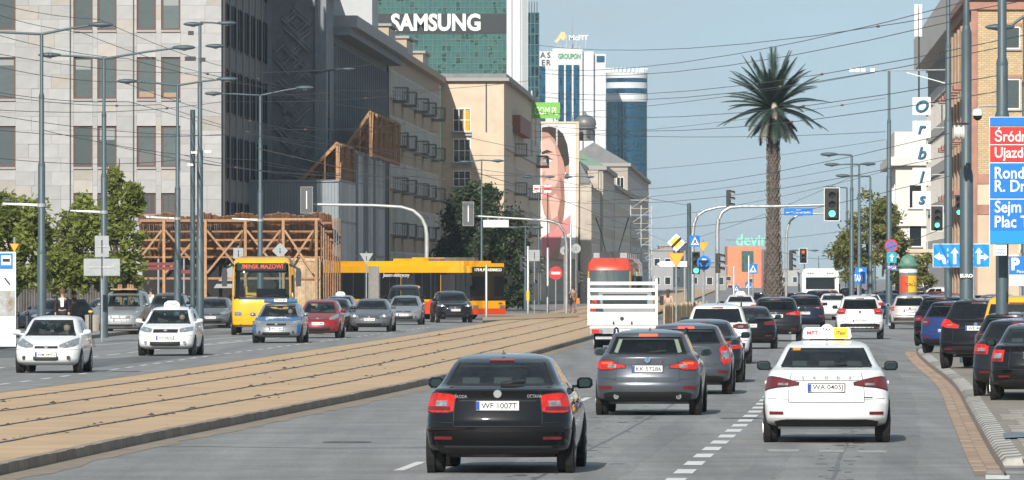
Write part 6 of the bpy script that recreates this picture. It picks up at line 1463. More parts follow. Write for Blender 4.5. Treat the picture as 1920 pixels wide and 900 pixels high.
def truss(label, loc, w_, rise, ln, nst):
    t = thing('roof_truss', label, 'timber truss', loc, -SA, 'timber roof trusses')
    nf_ = 6
    for i in range(nf_):
        y = ln*i/(nf_-1)
        MB().beam((-w_,y,0),(0,y,rise),.14,.18).build('rafter', M_wood if i == 0 else M_wood2, t); MB().beam((0,y,-.05),(0,y,rise),.14).build('post', M_wood, t)
        for k in (1, 2): MB().beam((-w_*k/3,y,0),(-w_*k/3,y,rise*(1-k/3)),.10).build('stud', M_wood, t)
    for i in range(nst): y = ln*i/(nst-1); MB().beam((.08,y,-.1),(.08+random.uniform(-.1,.1),y+random.uniform(-.25,.25),rise),.07).build('side_stud', M_wood, t)
    for i in range(10): MB().add([(-w_*(i+1)/10,0,rise*(1-(i+1)/10)+.11),(-w_*i/10+-.02,0,rise*(1-i/10)+.11),(-w_*i/10-.02,ln,rise*(1-i/10)+.11),(-w_*(i+1)/10,ln,rise*(1-(i+1)/10)+.11),(-w_*(i+1)/10,0,rise*(1-(i+1)/10)+.15),(-w_*i/10-.02,0,rise*(1-i/10)+.15),(-w_*i/10-.02,ln,rise*(1-i/10)+.15),(-w_*(i+1)/10,ln,rise*(1-(i+1)/10)+.15)], [(0,1,2,3),(4,5,6,7),(0,1,5,4),(2,3,7,6)]).build('roof_board', M_wood2, t)
    MB().beam((0,0,rise),(0,ln,rise),.16).build('ridge_beam', M_wood, t); MB().beam((.05,0,.05),(.05,ln,.05),.2).build('sill_beam', M_wood2, t); return t
truss('lower raw timber lean-to truss on the grey site hut', P(632,340,412), 2.2, 2.25, 16, 12)
truss('upper raw timber truss jutting above the panelled rear of the site hut', P(694,292,430), 1.9, 2.7, 34, 22)
# ================================================================== lamp posts and masts
def post(parent, segs, name='post', m=None):       # (z0, z1, r) stacked, with collars
    mb = MB(); prof_ = []
    for z0, z1, r in segs: prof_ += [(r, z0), (r, z1-.06)]
    mb.lathe(prof_ + [(segs[-1][2]*.6, segs[-1][1])], 14); o = mb.build(name, m or M_pole, parent, smooth=40)
    for z0, z1, r in segs[1:]: MB().lathe([(r+.03, z0-.08),(r+.035, z0-.02),(r+.01, z0+.1)], 14).build('collar', m or M_pole, parent, smooth=40)
    return o
def lamp_head(parent, p, dirx):
    p = Vector(p); mb = MB()
    mb.lathe([(.02,-.45),(.09,-.38),(.16,-.15),(.17,.1),(.12,.32),(.04,.42)], 12, (0,0,0), 'x')
    mb.v = [(p.x + v[0]*dirx, p.y + v[1]*.8, p.z + v[2]*.55) for v in mb.v]
    o = mb.build('lamp_head', M_pole, parent, smooth=50)
    MB().lathe([(.12,-.02),(.10,-.05),(.03,-.07)], 12, (p.x, p.y, p.z-.06)).build('lamp_glass', M_clear, o, smooth=50); return o
def street_lamp(label, px, d, ytop, L_=None, R_=None, r=.12, group='grey street lamps', ybase=.13, segs=None):
    b = Vector(((px-960)*d/F, d, ybase)); t = thing('street_lamp', label, 'street lamp', b, 0, group); zt_ = P(px, ytop, d).z - ybase
    post(t, segs or [(0,zt_*.30,r*1.25),(zt_*.30,zt_*.58,r),(zt_*.58,zt_*.80,r*.72),(zt_*.80,zt_,r*.5)])
    for e, s in ((L_, -1), (R_, 1)):
        if e:
            q = P(e[0], e[1], d) - b; a = Vector((0,0,zt_))
            MB().tube([a, a*.4 + q*.6 + Vector((0,0,.02)), q], [.045,.04,.035], 8).build('arm', M_pole, t); lamp_head(t, q + Vector((s*.3,0,.02)), s)
    return t
street_lamp('tall grey double-arm lamp post nearest at far left', 78, 232, 64, (-45,60), (172,47))
street_lamp('double-arm lamp post with two grey sign backs, second from left', 195, 258, 110, (108,104), (330,90))
street_lamp('double-arm lamp post in front of the stone office block, third from left', 333, 286, 160, (252,153), (412,149))
street_lamp('double-arm lamp post rising behind the yellow coach', 488, 331, 179, (412,176), (560,165))
t = street_lamp('thick twin mast with floodlights and cameras left of the bank hall', 375, 300, 42, (375,46), (412,44), .135)
lamp_head(t, P(404,86,300) - t.location, 1)
for px, py in ((358,62),(362,110),(380,112),(352,110)): MB().box(-.12,.12,-.14,.05,-.09,.09).build('floodlight', M_dark, t, loc=P(px,py,300) - t.location)
for px, py in ((364,286),(357,309),(390,284)): MB().box(-.14,.14,-.08,.08,-.05,.05).build('camera', M_white, t, loc=P(px,py,300) - t.location)
MB().lathe([(.11,0),(.11,9.5)], 10, (-.32,.1,0)).build('second_post', M_pole, t)
for px, py, d, x0, x1 in ((78,385,232,5,78),(195,398,258,132,195),(333,410,286,274,330),(488,413,331,435,488)):    # pale cross arms
    o = thing('cross_arm', 'pale %s on the lamp post, pointing left' % {78: 'cross arm above the left trees', 195: 'cross arm among the tree tops', 333: 'cross arm before the timber canopy', 488: 'cross arm over the yellow coach'}[px], 'arm', P(px, py, d), 0, 'pale cross arms')
    MB().tube([P(px,py,d) - o.location, P(x0,py-3,d) - o.location], [.05,.035], 8).build('tube', M_white, o); MB().lathe([(.15,-.06),(.15,.06)], 12).build('clamp', M_steel, o)
street_lamp('very thick grey mast with cable drum standing among the parked cars', 1812, 186, -40, None, None, ybase=.1, segs=[(0,P(0,332,186).z,.18),(P(0,332,186).z,P(0,62,186).z,.14),(P(0,62,186).z,P(0,-40,186).z,.085)])
street_lamp('very thick grey mast carrying the big direction sign', 1879, 162, -40, None, None, ybase=.1, segs=[(0,P(0,225,162).z,.15),(P(0,225,162).z,P(0,125,162).z,.135),(P(0,125,162).z,P(0,-40,162).z,.105)])
street_lamp('slimmer grey mast left of the thick ones at right', 1778, 250, -30, None, None, segs=[(0,P(0,232,250).z,.145),(P(0,232,250).z,P(0,92,250).z,.105),(P(0,92,250).z,P(0,-30,250).z,.075)])
street_lamp('thin grey mast at the right picture edge with two lamp arms', 1921, 205, 30, (1893,52), None, .1)
street_lamp('mast with level camera arm pointing left under the sky', 1667, 332, 133, None, None, .13)
street_lamp('lamp post with two arms beside the white coach', 1597, 335, 291, (1566,290), None, .11)
street_lamp('second lamp post just behind the first right of the coach', 1611, 385, 308, (1570,309), (1618,308), .11)
street_lamp('lamp post rising from the olive tree', 1632, 400, 331, (1590,330), None, .11)
street_lamp('far lamp post left of the olive tree', 1588, 450, 352, (1565,352), None, .1)
street_lamp('dark lamp post with double head above the site hut', 617, 420, 132, (603,136), (643,130), .11)
street_lamp('thin lamp post by the dark tree in the shade', 903, 470, 300, (880,304), (925,302), .09)
for px, d, yt in ((1535,900,480),(1508,700,468),(1640,520,420),(1086,640,330),(1010,560,330),(985,470,425)): street_lamp({1535:'small far mast right of the palm',1508:'small far lamp post above the white coach',1640:'thin far pole in the olive tree',1086:'dark far lamp post before the mural corner',1010:'dark far lamp post left of the mural',985:'grey junction post left of the mural'}[px], px, d, yt, (px-14,yt+2) if d < 800 else None, (px+14,yt+2) if d < 800 else None, .09)
ca = thing('camera_arm', 'long level bracket with small white cameras at its left end', 'camera arm', P(1667,133,332))
for a_, b_ in (((1595,133),(1778,131)),): MB().tube([P(*a_,332) - ca.location, P(*b_,332) - ca.location], .035, 6).build('bar', M_steel, ca)
for px in (1597,1607,1618,1636): MB().box(-.11,.11,-.1,.1,-.07,.09).build('camera', M_white, ca, loc=P(px,132,332) - ca.location)
MB().tube([P(1700,136,332) - ca.location, P(1772,156,332) - ca.location], .025, 6).build('stay', M_white, ca)
dc = thing('dome_camera', 'white dome camera hanging left of the big direction sign', 'camera', P(1833,215,162))
MB().lathe([(.02,.14),(.10,.12),(.125,.03),(.12,-.02)], 16).build('hood', M_white, dc, smooth=50); MB().lathe([(.11,-.02),(.09,-.09),(.04,-.13),(.005,-.14)], 16).build('dome', M_black, dc, smooth=50); MB().tube([(0,0,.12),(.06,0,.2),(.5,.0,.2)], .025, 6).build('bracket', M_steel, dc)
dr = thing('cable_drum', 'white ribbed cable tensioning drum on the thick mast', 'drum', P(1797,249,184))
MB().lathe([(.2,-.13),(.2,-.09),(.16,-.08),(.16,-.02),(.2,-.01),(.2,.03),(.16,.04),(.16,.1),(.2,.11),(.2,.15)], 20, axis='x').build('drum', mat('drum_white', (.55,.55,.52), .6), dr, smooth=30); MB().beam((-.1,0,.24),(.28,.1,.24),.06).build('bracket', M_dark, dr)
# ================================================================== traffic lights on curved masts
M_green = mat('green_signal', (.05,.5,.28), .3, emit=((.10,1,.50), 2.2)); M_redl = mat('red_signal', (.5,.05,.03), .3, emit=((1,.09,.03), 2.0)); M_lens = mat('dark_lens', (.015,.014,.014), .25); M_sig = mat('signal_black', (.015,.016,.017), .5)
def signal(label, px, y0, y1, d, lit=None, face='front', board=False, group='traffic lights', post_to=None, ang=0.0):
    b = P(px, y1, d); h = (y1-y0)*d/F; t = thing('traffic_light', label, 'traffic light', b, R(ang) + {'front':0,'back':math.pi,'side':R(80)}[face], group)
    w_ = h*.36; sg = 1
    MB().box(-w_/2,w_/2,-.09,.09,0,h).build('housing', M_sig, t)
    if board:
        MB().box(-w_/2-.10,w_/2+.10,.092,.11,-.1,h+.1).build('backboard', M_sig if face != 'back' else mat('board_back_grey', (.09,.095,.10), .6), t)
        for bx_ in ((-w_/2-.12,w_/2+.12,h+.1,h+.125),(-w_/2-.12,w_/2+.12,-.125,-.1),(-w_/2-.125,-w_/2-.1,-.1,h+.1),(w_/2+.1,w_/2+.125,-.1,h+.1)): MB().box(bx_[0],bx_[1],.085,.115,bx_[2],bx_[3]).build('white_edge', M_white if face != 'back' else M_signback, t)
    for k in range(3):
        z = h*(k+.5)/3; r_ = h/3*.36
        MB().lathe([(r_,-.105),(r_,-.09)], 16, (0,0,z), 'y').build('lens', {('g',0): M_green, ('r',2): M_redl}.get((lit, k), M_lens), t)
        vz = MB(); n = 9; vs = []
        for i in range(n): a = math.pi*(i/(n-1)); vs += [(math.cos(a)*(r_+.02), -.09, z+math.sin(a)*(r_+.02)), (math.cos(a)*(r_+.02), -.30, z+math.sin(a)*(r_+.02)-.03)]
        vz.add(vs, [(2*i, 2*i+1, 2*i+3, 2*i+2) for i in range(n-1)]); vz.build('visor', M_sig, t)
    if face == 'back': MB().box(-.03,.03,.12,.16,h*.1,h*.9).build('bracket', M_white, t)
    return t
def gantry(label, pts, d, r=.085, m=None, base=True, ghost=None):
    loc = P(pts[0][0], 518 + H0*F/d, d); t = thing('signal_gantry', label, 'gantry', (loc.x, d, 0), 0, 'curved signal gantries')
    q = [Vector((0,0,0))] + [P(x, y, d) - t.location for x, y in pts]
    sm = []                                         # rounded elbow
    for i in range(len(q)-1):
        for k in range(4): sm.append(q[i].lerp(q[i+1], k/4))
    sm.append(q[-1]); MB().tube(sm, [lerp(r*1.15, r*.7, i/(len(sm)-1)) for i in range(len(sm))], 10).build('mast_arm', m or M_steel, t, smooth=60); return t
gantry('white curved signal mast reaching left over the yellow bus', [(800,440),(798,425),(790,408),(775,395),(752,388),(700,385),(577,383)], 405, .11, mat('pale_mast_grey', (.46,.48,.48), .5, .3, noise=(3,.1)))
signal('traffic light seen from behind at the end of the white curved mast', 575, 354, 396, 404, None, 'back', True)
gantry('grey curved signal mast at the junction before the mural', [(1062,455),(1058,435),(1048,420),(1030,414),(990,411),(890,405)], 430, .1, M_steel)
signal('traffic light seen from behind left of the small white name board', 878, 382, 420, 429, None, 'back', True)
nb_ = thing('name_board', 'blank white name board under the grey curved mast', 'sign', P(930,426,430)); MB().box(-.78,.78,-.03,.03,0,.45).build('board', M_white, nb_); MB().beam((-.5,0,.4),(-.5,0,.62),.04).build('hanger', M_steel, nb_); MB().beam((.5,0,.4),(.5,0,.62),.04).build('hanger', M_steel, nb_)
gantry('long grey curved signal mast left of the palm reaching right', [(1345,430),(1347,412),(1354,398),(1368,389),(1390,387),(1450,387),(1552,384)], 300, .085, M_steel)
signal('large traffic light with white edge showing green right of the palm', 1560, 357, 409, 299, 'g', 'front', True)
signal('small repeater under the large green light', 1555, 401, 414, 300.5, None, 'front')
gantry('darker curved signal mast behind the yellow triangle signs', [(1299,440),(1301,420),(1308,404),(1322,395),(1345,389),(1368,387)], 330, .085, M_steel)
signal('traffic light in profile at the tip of the darker mast', 1366, 356, 391, 329, None, 'side')
gantry('thin curved mast right of the palm trunk with blue name sign', [(1474,450),(1476,430),(1482,414),(1494,404),(1515,401),(1550,400)], 420, .075, M_steel)
signal('traffic light in profile on the thin curved mast', 1483, 470, 507, 419, None, 'side'); signal('small traffic light showing red against the sky', 1506, 469, 490, 415, 'r', 'front', True)
signal('traffic light showing green below the yellow triangle', 1305, 472, 514, 326, 'g', 'front'); signal('dark traffic light on the tall mast left of the palm', 1346, 475, 512, 299, None, 'side')
signal('traffic light showing green before the ribbed office', 1757, 391, 428, 290, 'g', 'front', True); signal('traffic light half hidden by the thick mast showing green', 1798, 366, 404, 270, 'g', 'front')
signal('dark traffic light at the left junction island', 978, 478, 508, 425, None, 'side'); signal('dark traffic light beside the no entry sign', 1012, 480, 512, 432, None, 'side'); signal('dark traffic light right of the no entry sign', 1086, 508, 530, 440, None, 'side')
# ================================================================== signs
def pole_to(t, d, r=.04, m=None, dx=0.0): MB().lathe([(r,-t.location.z),(r,.35)], 8, (dx,.06,0)).build('pole', m or M_steel, t)
def sign(label, px, py, d, build, pole=True, group=None, r=.04, m=None):
    t = thing('road_sign', label, 'road sign', P(px, py, d), 0, group); build(t, d/F)
    if pole: pole_to(t, d, r, m)
    return t
def poly(t, pts, y, m, nm, k, th=.012): return MB().prism([(x*k, -z*k) for x, z in pts], y-th, y).build(nm, m, t)
def rectp(w_, h_): return [(-w_/2,h_/2),(w_/2,h_/2),(w_/2,-h_/2),(-w_/2,-h_/2)]
def circ(r_, n=20): return [(r_*math.cos(2*math.pi*i/n), r_*math.sin(2*math.pi*i/n)) for i in range(n)]
def s_diamond(t, k): poly(t, [(0,-17),(17,0),(0,17),(-17,0)], 0, M_white, 'plate', k); poly(t, [(0,-11.5),(11.5,0),(0,11.5),(-11.5,0)], -.013, mat('sign_yellow', (.80,.50,.02), .5), 'yellow_field', k, .004); poly(t, [(-10.5,7),(-7,10.5),(10.5,-7),(7,-10.5)], -.018, M_ink, 'bar', k, .003)
def s_tri(t, k, s=16): poly(t, [(-s,-s*.8),(s,-s*.8),(0,s*.95)], 0, mat('sign_rim_red', (.55,.12,.03), .5), 'plate', k); poly(t, [(-s*.88,-s*.74),(s*.88,-s*.74),(0,s*.80)], -.013, M_yel, 'field', k, .004)
def s_ped(t, k, s=9.5):
    poly(t, rectp(2*s,2.2*s), 0, M_blue, 'plate', k); poly(t, [(0,-s*.85),(s*.8,s*.75),(-s*.8,s*.75)], -.013, M_white, 'triangle', k, .004)
    poly(t, [(-s*.12,-s*.3),(s*.16,-s*.3),(s*.2,s*.1),(s*.42,s*.6),(s*.24,s*.65),(0,s*.22),(-s*.26,s*.65),(-s*.42,s*.6),(-s*.14,s*.05)], -.018, M_ink, 'walker', k, .003)
def s_round(t, k):
    poly(t, circ(13.5), 0, M_blue, 'plate', k)
    for j in range(3):
        a = j*2*math.pi/3; arc = [(8.5*math.cos(a+i*.16), 8.5*math.sin(a+i*.16)) for i in range(8)] + [(5.5*math.cos(a+i*.16), 5.5*math.sin(a+i*.16)) for i in range(7,-1,-1)]
        poly(t, arc, -.013, M_white, 'arrow', k, .004)
def s_noentry(t, k): poly(t, circ(12.5), 0, M_red, 'plate', k); poly(t, rectp(17,4.6), -.013, M_white, 'bar', k, .004)
def s_back(shape, w_=0, h_=0):
    def f(t, k):
        pts = {'rect': rectp(w_,h_), 'diamond': [(0,-w_),(w_,0),(0,w_),(-w_,0)], 'tri': [(-w_,-w_*.7),(w_,-w_*.7),(0,w_*.9)], 'round': circ(w_)}[shape]
        poly(t, pts, 0, M_signback, 'plate', k); MB().box(-.35*w_*k,.35*w_*k,-.04,-.013,-.02,.02).build('clamp', M_steel, t); MB().box(-.02,.02,-.05,-.013,-.3*max(h_,w_)*k,.3*max(h_,w_)*k).build('strut', M_dark, t)
    return f
sign('white and yellow priority diamond sign above the yellow triangle', 1268, 455, 312, s_diamond, False); sign('orange-yellow give way triangle on a grey post left of the signals', 1268, 487, 312, s_tri)
sign('smaller give way triangle tucked behind the crossing sign', 1318, 463, 322, lambda t, k: s_tri(t, k, 11)); sign('blue pedestrian crossing sign beside the priority diamond', 1303, 452, 318, s_ped, False)
sign('blue round roundabout arrow sign above the green light', 1320, 493, 320, s_round)
sign('blue pedestrian crossing sign before the orange building', 1412, 504, 420, lambda t, k: s_ped(t, k, 8.5)); sign('small crossing sign over the white taxi roof', 1403, 535, 470, lambda t, k: s_ped(t, k, 6)); sign('tiny crossing sign left of the palm trunk base', 1381, 541, 480, lambda t, k: s_ped(t, k, 5))
sign('red round no entry sign at the junction island', 1042, 512, 425, s_noentry); sign('white square sign back at the junction island', 1002, 479, 428, s_back('rect',20,21)); sign('tall narrow grey sign back on the second lamp post', 191, 462, 256, s_back('rect',26,40)); sign('wide grey sign back on the second lamp post', 191, 501, 255.5, s_back('rect',68,32))
sign('grey square sign back left of the coach roof', 447, 475, 330, s_back('rect',19,20)); sign('grey diamond sign back above the coach roof', 525, 470, 332, s_back('diamond',15)); sign('grey triangle sign back before the hinged bus', 687, 484, 372, s_back('tri',13)); sign('round grey sign back in front of the mural foot', 1080, 466, 440, s_back('round',9)); sign('smaller round grey sign back next to the mural foot', 1058, 470, 445, s_back('round',8))
def s_nopark(t, k):
    poly(t, circ(12.5), 0, M_red, 'plate', k); poly(t, circ(9.6), -.013, M_blue, 'field', k, .004)
    for s in (-1, 1): poly(t, [(-7.5,s*6.2),(-6.2,s*7.5),(7.5,-s*6.2),(6.2,-s*7.5)], -.018 - .002*(s+1), M_red, 'bar', k, .002)
sign('red and blue no stopping sign on the camera mast', 1671, 461, 331, s_nopark, False)
sign('small blue arrow plate under the no stopping sign', 1672, 483, 331, lambda t, k: (poly(t, rectp(18,20), 0, mat('sign_turquoise', (.0,.30,.42), .5), 'plate', k), poly(t, [(0,-7),(4.5,-1.5),(1.6,-1.5),(1.6,7),(-1.6,7),(-1.6,-1.5),(-4.5,-1.5)], -.013, M_white, 'arrow', k, .004)), False)
def s_text(s_, w_, h_, m, tm, tw): 
    def f(t, k): poly(t, rectp(w_,h_), 0, m, 'plate', k); text(s_, h_*k*.8, tm, t, (0,-.02,0), depth=.006, bold=.02, width=tw*k)
    return f
def s_taxiend(t, k): s_text('TAXI', 18, 9, M_blue, M_white, 15)(t, k); poly(t, [(-8.5,3.5),(-7,4.5),(8.5,-3.5),(7,-4.5)], -.03, M_red, 'slash', k, .003)
sign('struck-through taxi plate on the camera mast', 1672, 502, 331, s_taxiend, False); sign('blue taxi rank sign in front of the olive tree', 1609, 521, 338, s_text('TAXI', 30, 22, M_blue, M_white, 16)); sign('upper blue parking plate behind the taxi rank sign', 1614, 508, 342, s_text('P', 22, 14, M_blue, M_white, 6), False)
sign('blue street name sign hung on the thin curved mast', 1497, 397, 419, lambda t, k: (poly(t, rectp(54,13.5), 0, M_blue, 'plate', k), text('gen. Charles\'a de Gaulle\'a', .16, M_white, t, (0,-.02,-.05), depth=.005, bold=.01, width=46*k), text('Rondo', .1, M_white, t, (0,-.02,.11), depth=.005)), False)
for px in (1006, 1027):
    sign('small white square sign with red %s high above the street left of the mural' % ('mark' if px < 1010 else 'bar'), px, 354, 520, (lambda t, k: (poly(t, rectp(13,14), 0, M_white, 'plate', k), poly(t, [(-4.5,-1.5),(4.5,-1.5),(4.5,2),(-4.5,2)], -.013, M_red, 'mark', k, .004))) if px < 1010 else (lambda t, k: (poly(t, rectp(13,14), 0, M_white, 'plate', k), poly(t, rectp(13,5), -.013, M_red, 'bar', k, .004))), px > 1010, m=M_dark)
ls = thing('lane_sign', 'wide blue lane arrow sign behind the thick mast', 'road sign', P(1802, 479, 236)); kk = 236/F
for a_, b_ in ((-52,53),): poly(ls, [(a_-1,22),(b_+1,22),(b_+1,-22),(a_-1,-22)], .005, M_white, 'rim', kk); poly(ls, [(a_,21),(b_,21),(b_,-21),(a_,-21)], -.009, M_lblue, 'plate', kk)
arrow_up = [(0,-15),(7.5,-4),(3,-4),(3,16),(-3,16),(-3,-4),(-7.5,-4)]
poly(ls, [(x-12,z) for x, z in arrow_up], -.024, M_white, 'arrow', kk, .004)
poly(ls, [(-51,2),(-40,-6),(-40,-2),(-34,-1),(-29,5),(-28,16),(-34,16),(-35,9),(-40,7),(-40,10)], -.024, M_white, 'arrow', kk, .004)
poly(ls, [(33,-15),(40,-5),(36,-5),(36,0),(43,0),(43,-4),(52,3),(43,10),(43,6),(36,6),(36,16),(30,16),(30,-5),(26,-5)], -.024, M_white, 'arrow', kk, .004)
for x in (-25, 22): 
    for z in (-14,-3,8): poly(ls, [(x-.8,z),(x+.8,z),(x+.8,z+6),(x-.8,z+6)], -.024, M_white, 'lane_line', kk, .004)
MB().lathe([(.05,-ls.location.z),(.05,.0)], 8, (24*kk,.08,0)).build('pole', M_steel, ls)
bsn = thing('direction_sign', 'huge red and blue direction sign cut by the right picture edge', 'road sign', P(1856, 457, 160.5)); kd = 160.5/F; Wd = 230
def panel(y0, y1, m, lines, sz):
    p = MB().box(0,Wd*kd,-.03,.0,(457-y1)*kd,(457-y0)*kd).build('panel', m, bsn)
    for s_, yc in lines:
        me = text_mesh(s_, sz*kd, .006, .012, 0); xs = [v.co.x for v in me.vertices]; wd = (max(xs)-min(xs))*.86
        text(s_, sz*kd, M_white, p, (9*kd + wd/2, -.035, (457-yc)*kd), depth=.006, bold=.012, sx=.86)
    return p
panel(220,236,M_blue,[],20); panel(238,269,M_red,[('Śródmieście',252)],28); panel(272,303,M_red,[('Ujazdów',289)],28); panel(306,371,M_blue,[('Rondo',324),('R. Dmowskiego',352)],31); panel(374,432,M_blue,[('Sejm',391),('Plac Trzech Krzyży',418)],31); panel(432.2,457,M_lblue,[],20)
MB().box(-.012,Wd*kd,.001,.03,-.012,(457-219)*kd).build('back_frame', M_white, bsn)
sign('white square plate with blue waves under the big direction sign', 1875, 469, 160, lambda t, k: (poly(t, rectp(25,20), 0, M_white, 'plate', k), [poly(t, [(-9+i*3, zz + (1.6 if i % 2 else -1.6) + .9) for i in range(7)] + [(-9+i*3, zz + (1.6 if i % 2 else -1.6) - .9) for i in range(6,-1,-1)], -.014, M_blue, 'wave', k, .003) for zz in (-1, 5)]), False)
sign('blue and white paid parking sign at the right edge', 1914, 498, 190, lambda t, k: (poly(t, rectp(44,34), 0, M_blue, 'plate', k), text('P', 30*k, M_white, t, (-10*k,-.02,3*k), depth=.006, bold=.05), text('Płatny', 8*k, M_white, t, (2*k,-.02,-12*k), depth=.006), MB().box(-21*k,21*k,-.01,.0,-38*k,-17*k).build('lower_plate', M_white, t)))
st = thing('mast_sticker', 'white torn sticker on the thick mast', 'sticker', P(1812,517,185.79)); text('EURO', .13, M_white, st, (0,-.02,0), depth=.004, bold=.04)
# ================================================================== smaller street furniture
sp = thing('stop_panel', 'white bus stop information panel at the left picture edge', 'panel', (P(6,518,226).x, 226, .13)); k = 226/F
MB().box(-24*k,24*k,-.06,.06,0,P(0,472,226).z-.13).build('panel', mat('panel_white', (.62,.63,.63), .5), sp); zz = lambda py: P(0,py,226).z-.13
MB().box(-6*k,18*k,-.075,-.061,zz(504),zz(475)).build('blue_field', M_blue, sp); MB().box(-3*k,15*k,-.08,-.076,zz(497),zz(479)).build('white_field', M_white, sp); MB().box(-1*k,13*k,-.084,-.081,zz(491),zz(485)).build('bus_pictogram', M_ink, sp)
MB().box(-24*k,22*k,-.075,-.061,zz(592),zz(545)).build('poster', mat('landscape_poster', (.36,.24,.10), .6, noise=(3,.5), col2=(.45,.50,.55)), sp); MB().prism([(2*k,zz(522)),(4*k,zz(520)),(14*k,zz(533)),(12*k,zz(535))], -.07, -.061).build('pictogram', M_ink, sp)
yt_ = thing('road_sign', 'small orange triangle sign above the stop panel', 'road sign', P(27,464,240)); s_tri(yt_, 240/F, 9); pole_to(yt_, 240)
ac = thing('advert_column', 'round advert column with green dome and red-yellow poster', 'advert column', (P(1703,518,345).x, 345, .12)); SC = 345/F; az2 = lambda py: P(0,py,345).z-.12
MB().lathe([(17*SC,0),(17*SC,az2(498))], 24).build('drum', mat('column_grey', (.15,.17,.17), .6), ac, smooth=40); MB().lathe([(20*SC,az2(500)),(21*SC,az2(497)),(16*SC,az2(494)),(15*SC,az2(488)),(11*SC,az2(481)),(5*SC,az2(478)),(1*SC,az2(476))], 24).build('dome', mat('dome_green', (.10,.23,.17), .6, noise=(3,.15)), ac, smooth=40)
MB().lathe([(17.3*SC,az2(511)),(17.3*SC,az2(505))], 24).build('white_band', M_white, ac, smooth=40)
def arcp(a0, a1, y0, y1, m): 
    n = 8; vs = []
    for i in range(n+1): a = R(lerp(a0,a1,i/n)); vs += [(17.6*SC*math.sin(a), -17.6*SC*math.cos(a), az2(y0)), (17.6*SC*math.sin(a), -17.6*SC*math.cos(a), az2(y1))]
    MB().add(vs, [(2*i,2*i+2,2*i+3,2*i+1) for i in range(n)]).build('poster', m, ac, smooth=60, fix=False)
arcp(-60,-5,548,517,mat('poster_red', (.6,.06,.02), .5, noise=(3,.2))); arcp(-4,58,548,517,mat('poster_yellow', (.75,.42,.02), .5, noise=(3,.2))); text('CAŁO', .22, M_ink, ac, (.12,-.50,az2(533)), depth=.004)
pt_ = thing('planter', 'round concrete planter on the left kerb', 'planter', G(175, 626)); MB().lathe([(.31,0),(.33,.1),(.36,.75),(.36,.8),(.28,.8),(.28,.7)], 20).build('pot', mat('exposed_concrete', (.34,.31,.27), .9, noise=(9,.2)), pt_, smooth=40); MB().lathe([(.27,.68),(.01,.72)], 16).build('soil', M_groove, pt_)
for i, (px, py) in enumerate(((33,640),(51,637),(108,634),(127,634),(170,630))):
    bo = thing('bollard', ['black bollard right beside the stop panel', 'black bollard left of the suited man', 'black bollard at the suited man\'s left', 'bollard with yellow top by the suited man', 'yellow-topped bollard by the planter'][i], 'bollard', (G(px,py).x, G(px,py).y, .13), 0, 'bollards on the left pavement')
    MB().lathe([(.075,0),(.075,.78),(.06,.8),(.09,.86),(.07,.93),(.01,.96)], 12).build('shaft', M_black, bo, smooth=40)
    if i > 2: MB().lathe([(.085,.82),(.098,.86),(.085,.9)], 12).build('yellow_ring', mat('ring_yellow', (.7,.5,.03), .5), bo)
for i, px in enumerate((252,264,304,318,330)):
    st_ = thing('tree_stake', 'raw wooden tree stake, %s of the group under the left trees' % ('first','second','third','fourth','fifth')[i], 'stake', gp(px*.33+140, 300+i), 0, 'tree stakes'); MB().lathe([(.05,0),(.05,1.9),(.02,1.95)], 8).build('stake', M_wood, st_)
    MB().lathe([(.053,.9),(.053,1.05)], 8).build('band', mat('blue_wrap', (.02,.25,.42)), st_)
fs_ = thing('wattle_fence', 'low fence of upright raw stakes right of the white lorry', 'fence', (P(1290,518,330).x, 330, 0)); SF = 330/F; random.seed(3)
for i in range(36): x = (-50+i*2.6)*SF; y = -.06*abs(i-26) if i < 26 else 0; MB().lathe([(.045,0),(.05,1.1),(.03,1.1+random.uniform(0,.14))], 6, (x,y*4 + random.gauss(0,.02),0)).build('stake', M_wood3, fs_)
MB().box(-52*SF,44*SF,.08,.12,.75,.85).build('rail', M_wood2, fs_)
tk_ = thing('fingerpost', 'white fingerpost pointing left behind the yellow triangle', 'fingerpost', (P(1284,518,345).x, 345, 0)); MB().lathe([(.06,0),(.06,P(0,470,345).z)], 8).build('post', M_steel, tk_); z = P(0,495,345).z; MB().prism([(-1.4,z),(-1.2,z-.13),(.3,z-.13),(.3,z+.13),(-1.2,z+.13)], -.1, -.07).build('finger', M_white, tk_)
for i, (px, py0, d, r_) in enumerate(((1292,382,335,.1),(1376,500,360,.05),(912,497,378,.07),(990,462,432,.09),(1027,465,432,.09),(1070,420,445,.06),(1404,480,380,.05),(1447,470,520,.05))):
    o = thing('steel_post', ['thick grey post left of the crossing sign','thin grey post left of the crossing sign by the orange house','pale steel post in front of the hinged bus nose','pale steel post at the junction island','second pale steel post at the junction island','thin post rising past the mural foot','thin pole left of the crossing sign near the palm','thin pole beside the palm trunk'][i], 'post', (P(px,518,d).x, d, 0), 0, 'steel posts'); MB().lathe([(r_,0),(r_,P(0,py0,d).z),(r_*.6,P(0,py0,d).z+.03)], 10).build('shaft', M_steel if i != 0 else M_pole, o, smooth=50)
    if i in (1,3): MB().lathe([(r_+.02,.9),(r_+.02,1.5)], 10).build('yellow_box', mat('ring_yellow', (.7,.5,.03)), o)
tr_s = thing('tourist_sign', 'brown-red tourist direction boards on posts before the timber canopy', 'sign', (P(300,518,345).x, 345, .13)); kt = 345/F
for x0, x1, y0, y1 in ((-32,28,492,498),(-32,28,500,506),(40,62,506,513)): MB().box(x0*kt,x1*kt,-.05,-.02,P(0,y1,345).z-.13,P(0,y0,345).z-.13).build('board', mat('tourist_brown', (.16,.025,.02), .6), tr_s)
for x in (-3, 45): MB().lathe([(.05,0),(.05,P(0,490,345).z)], 8, (x*kt,0,0)).build('post', M_steel, tr_s)
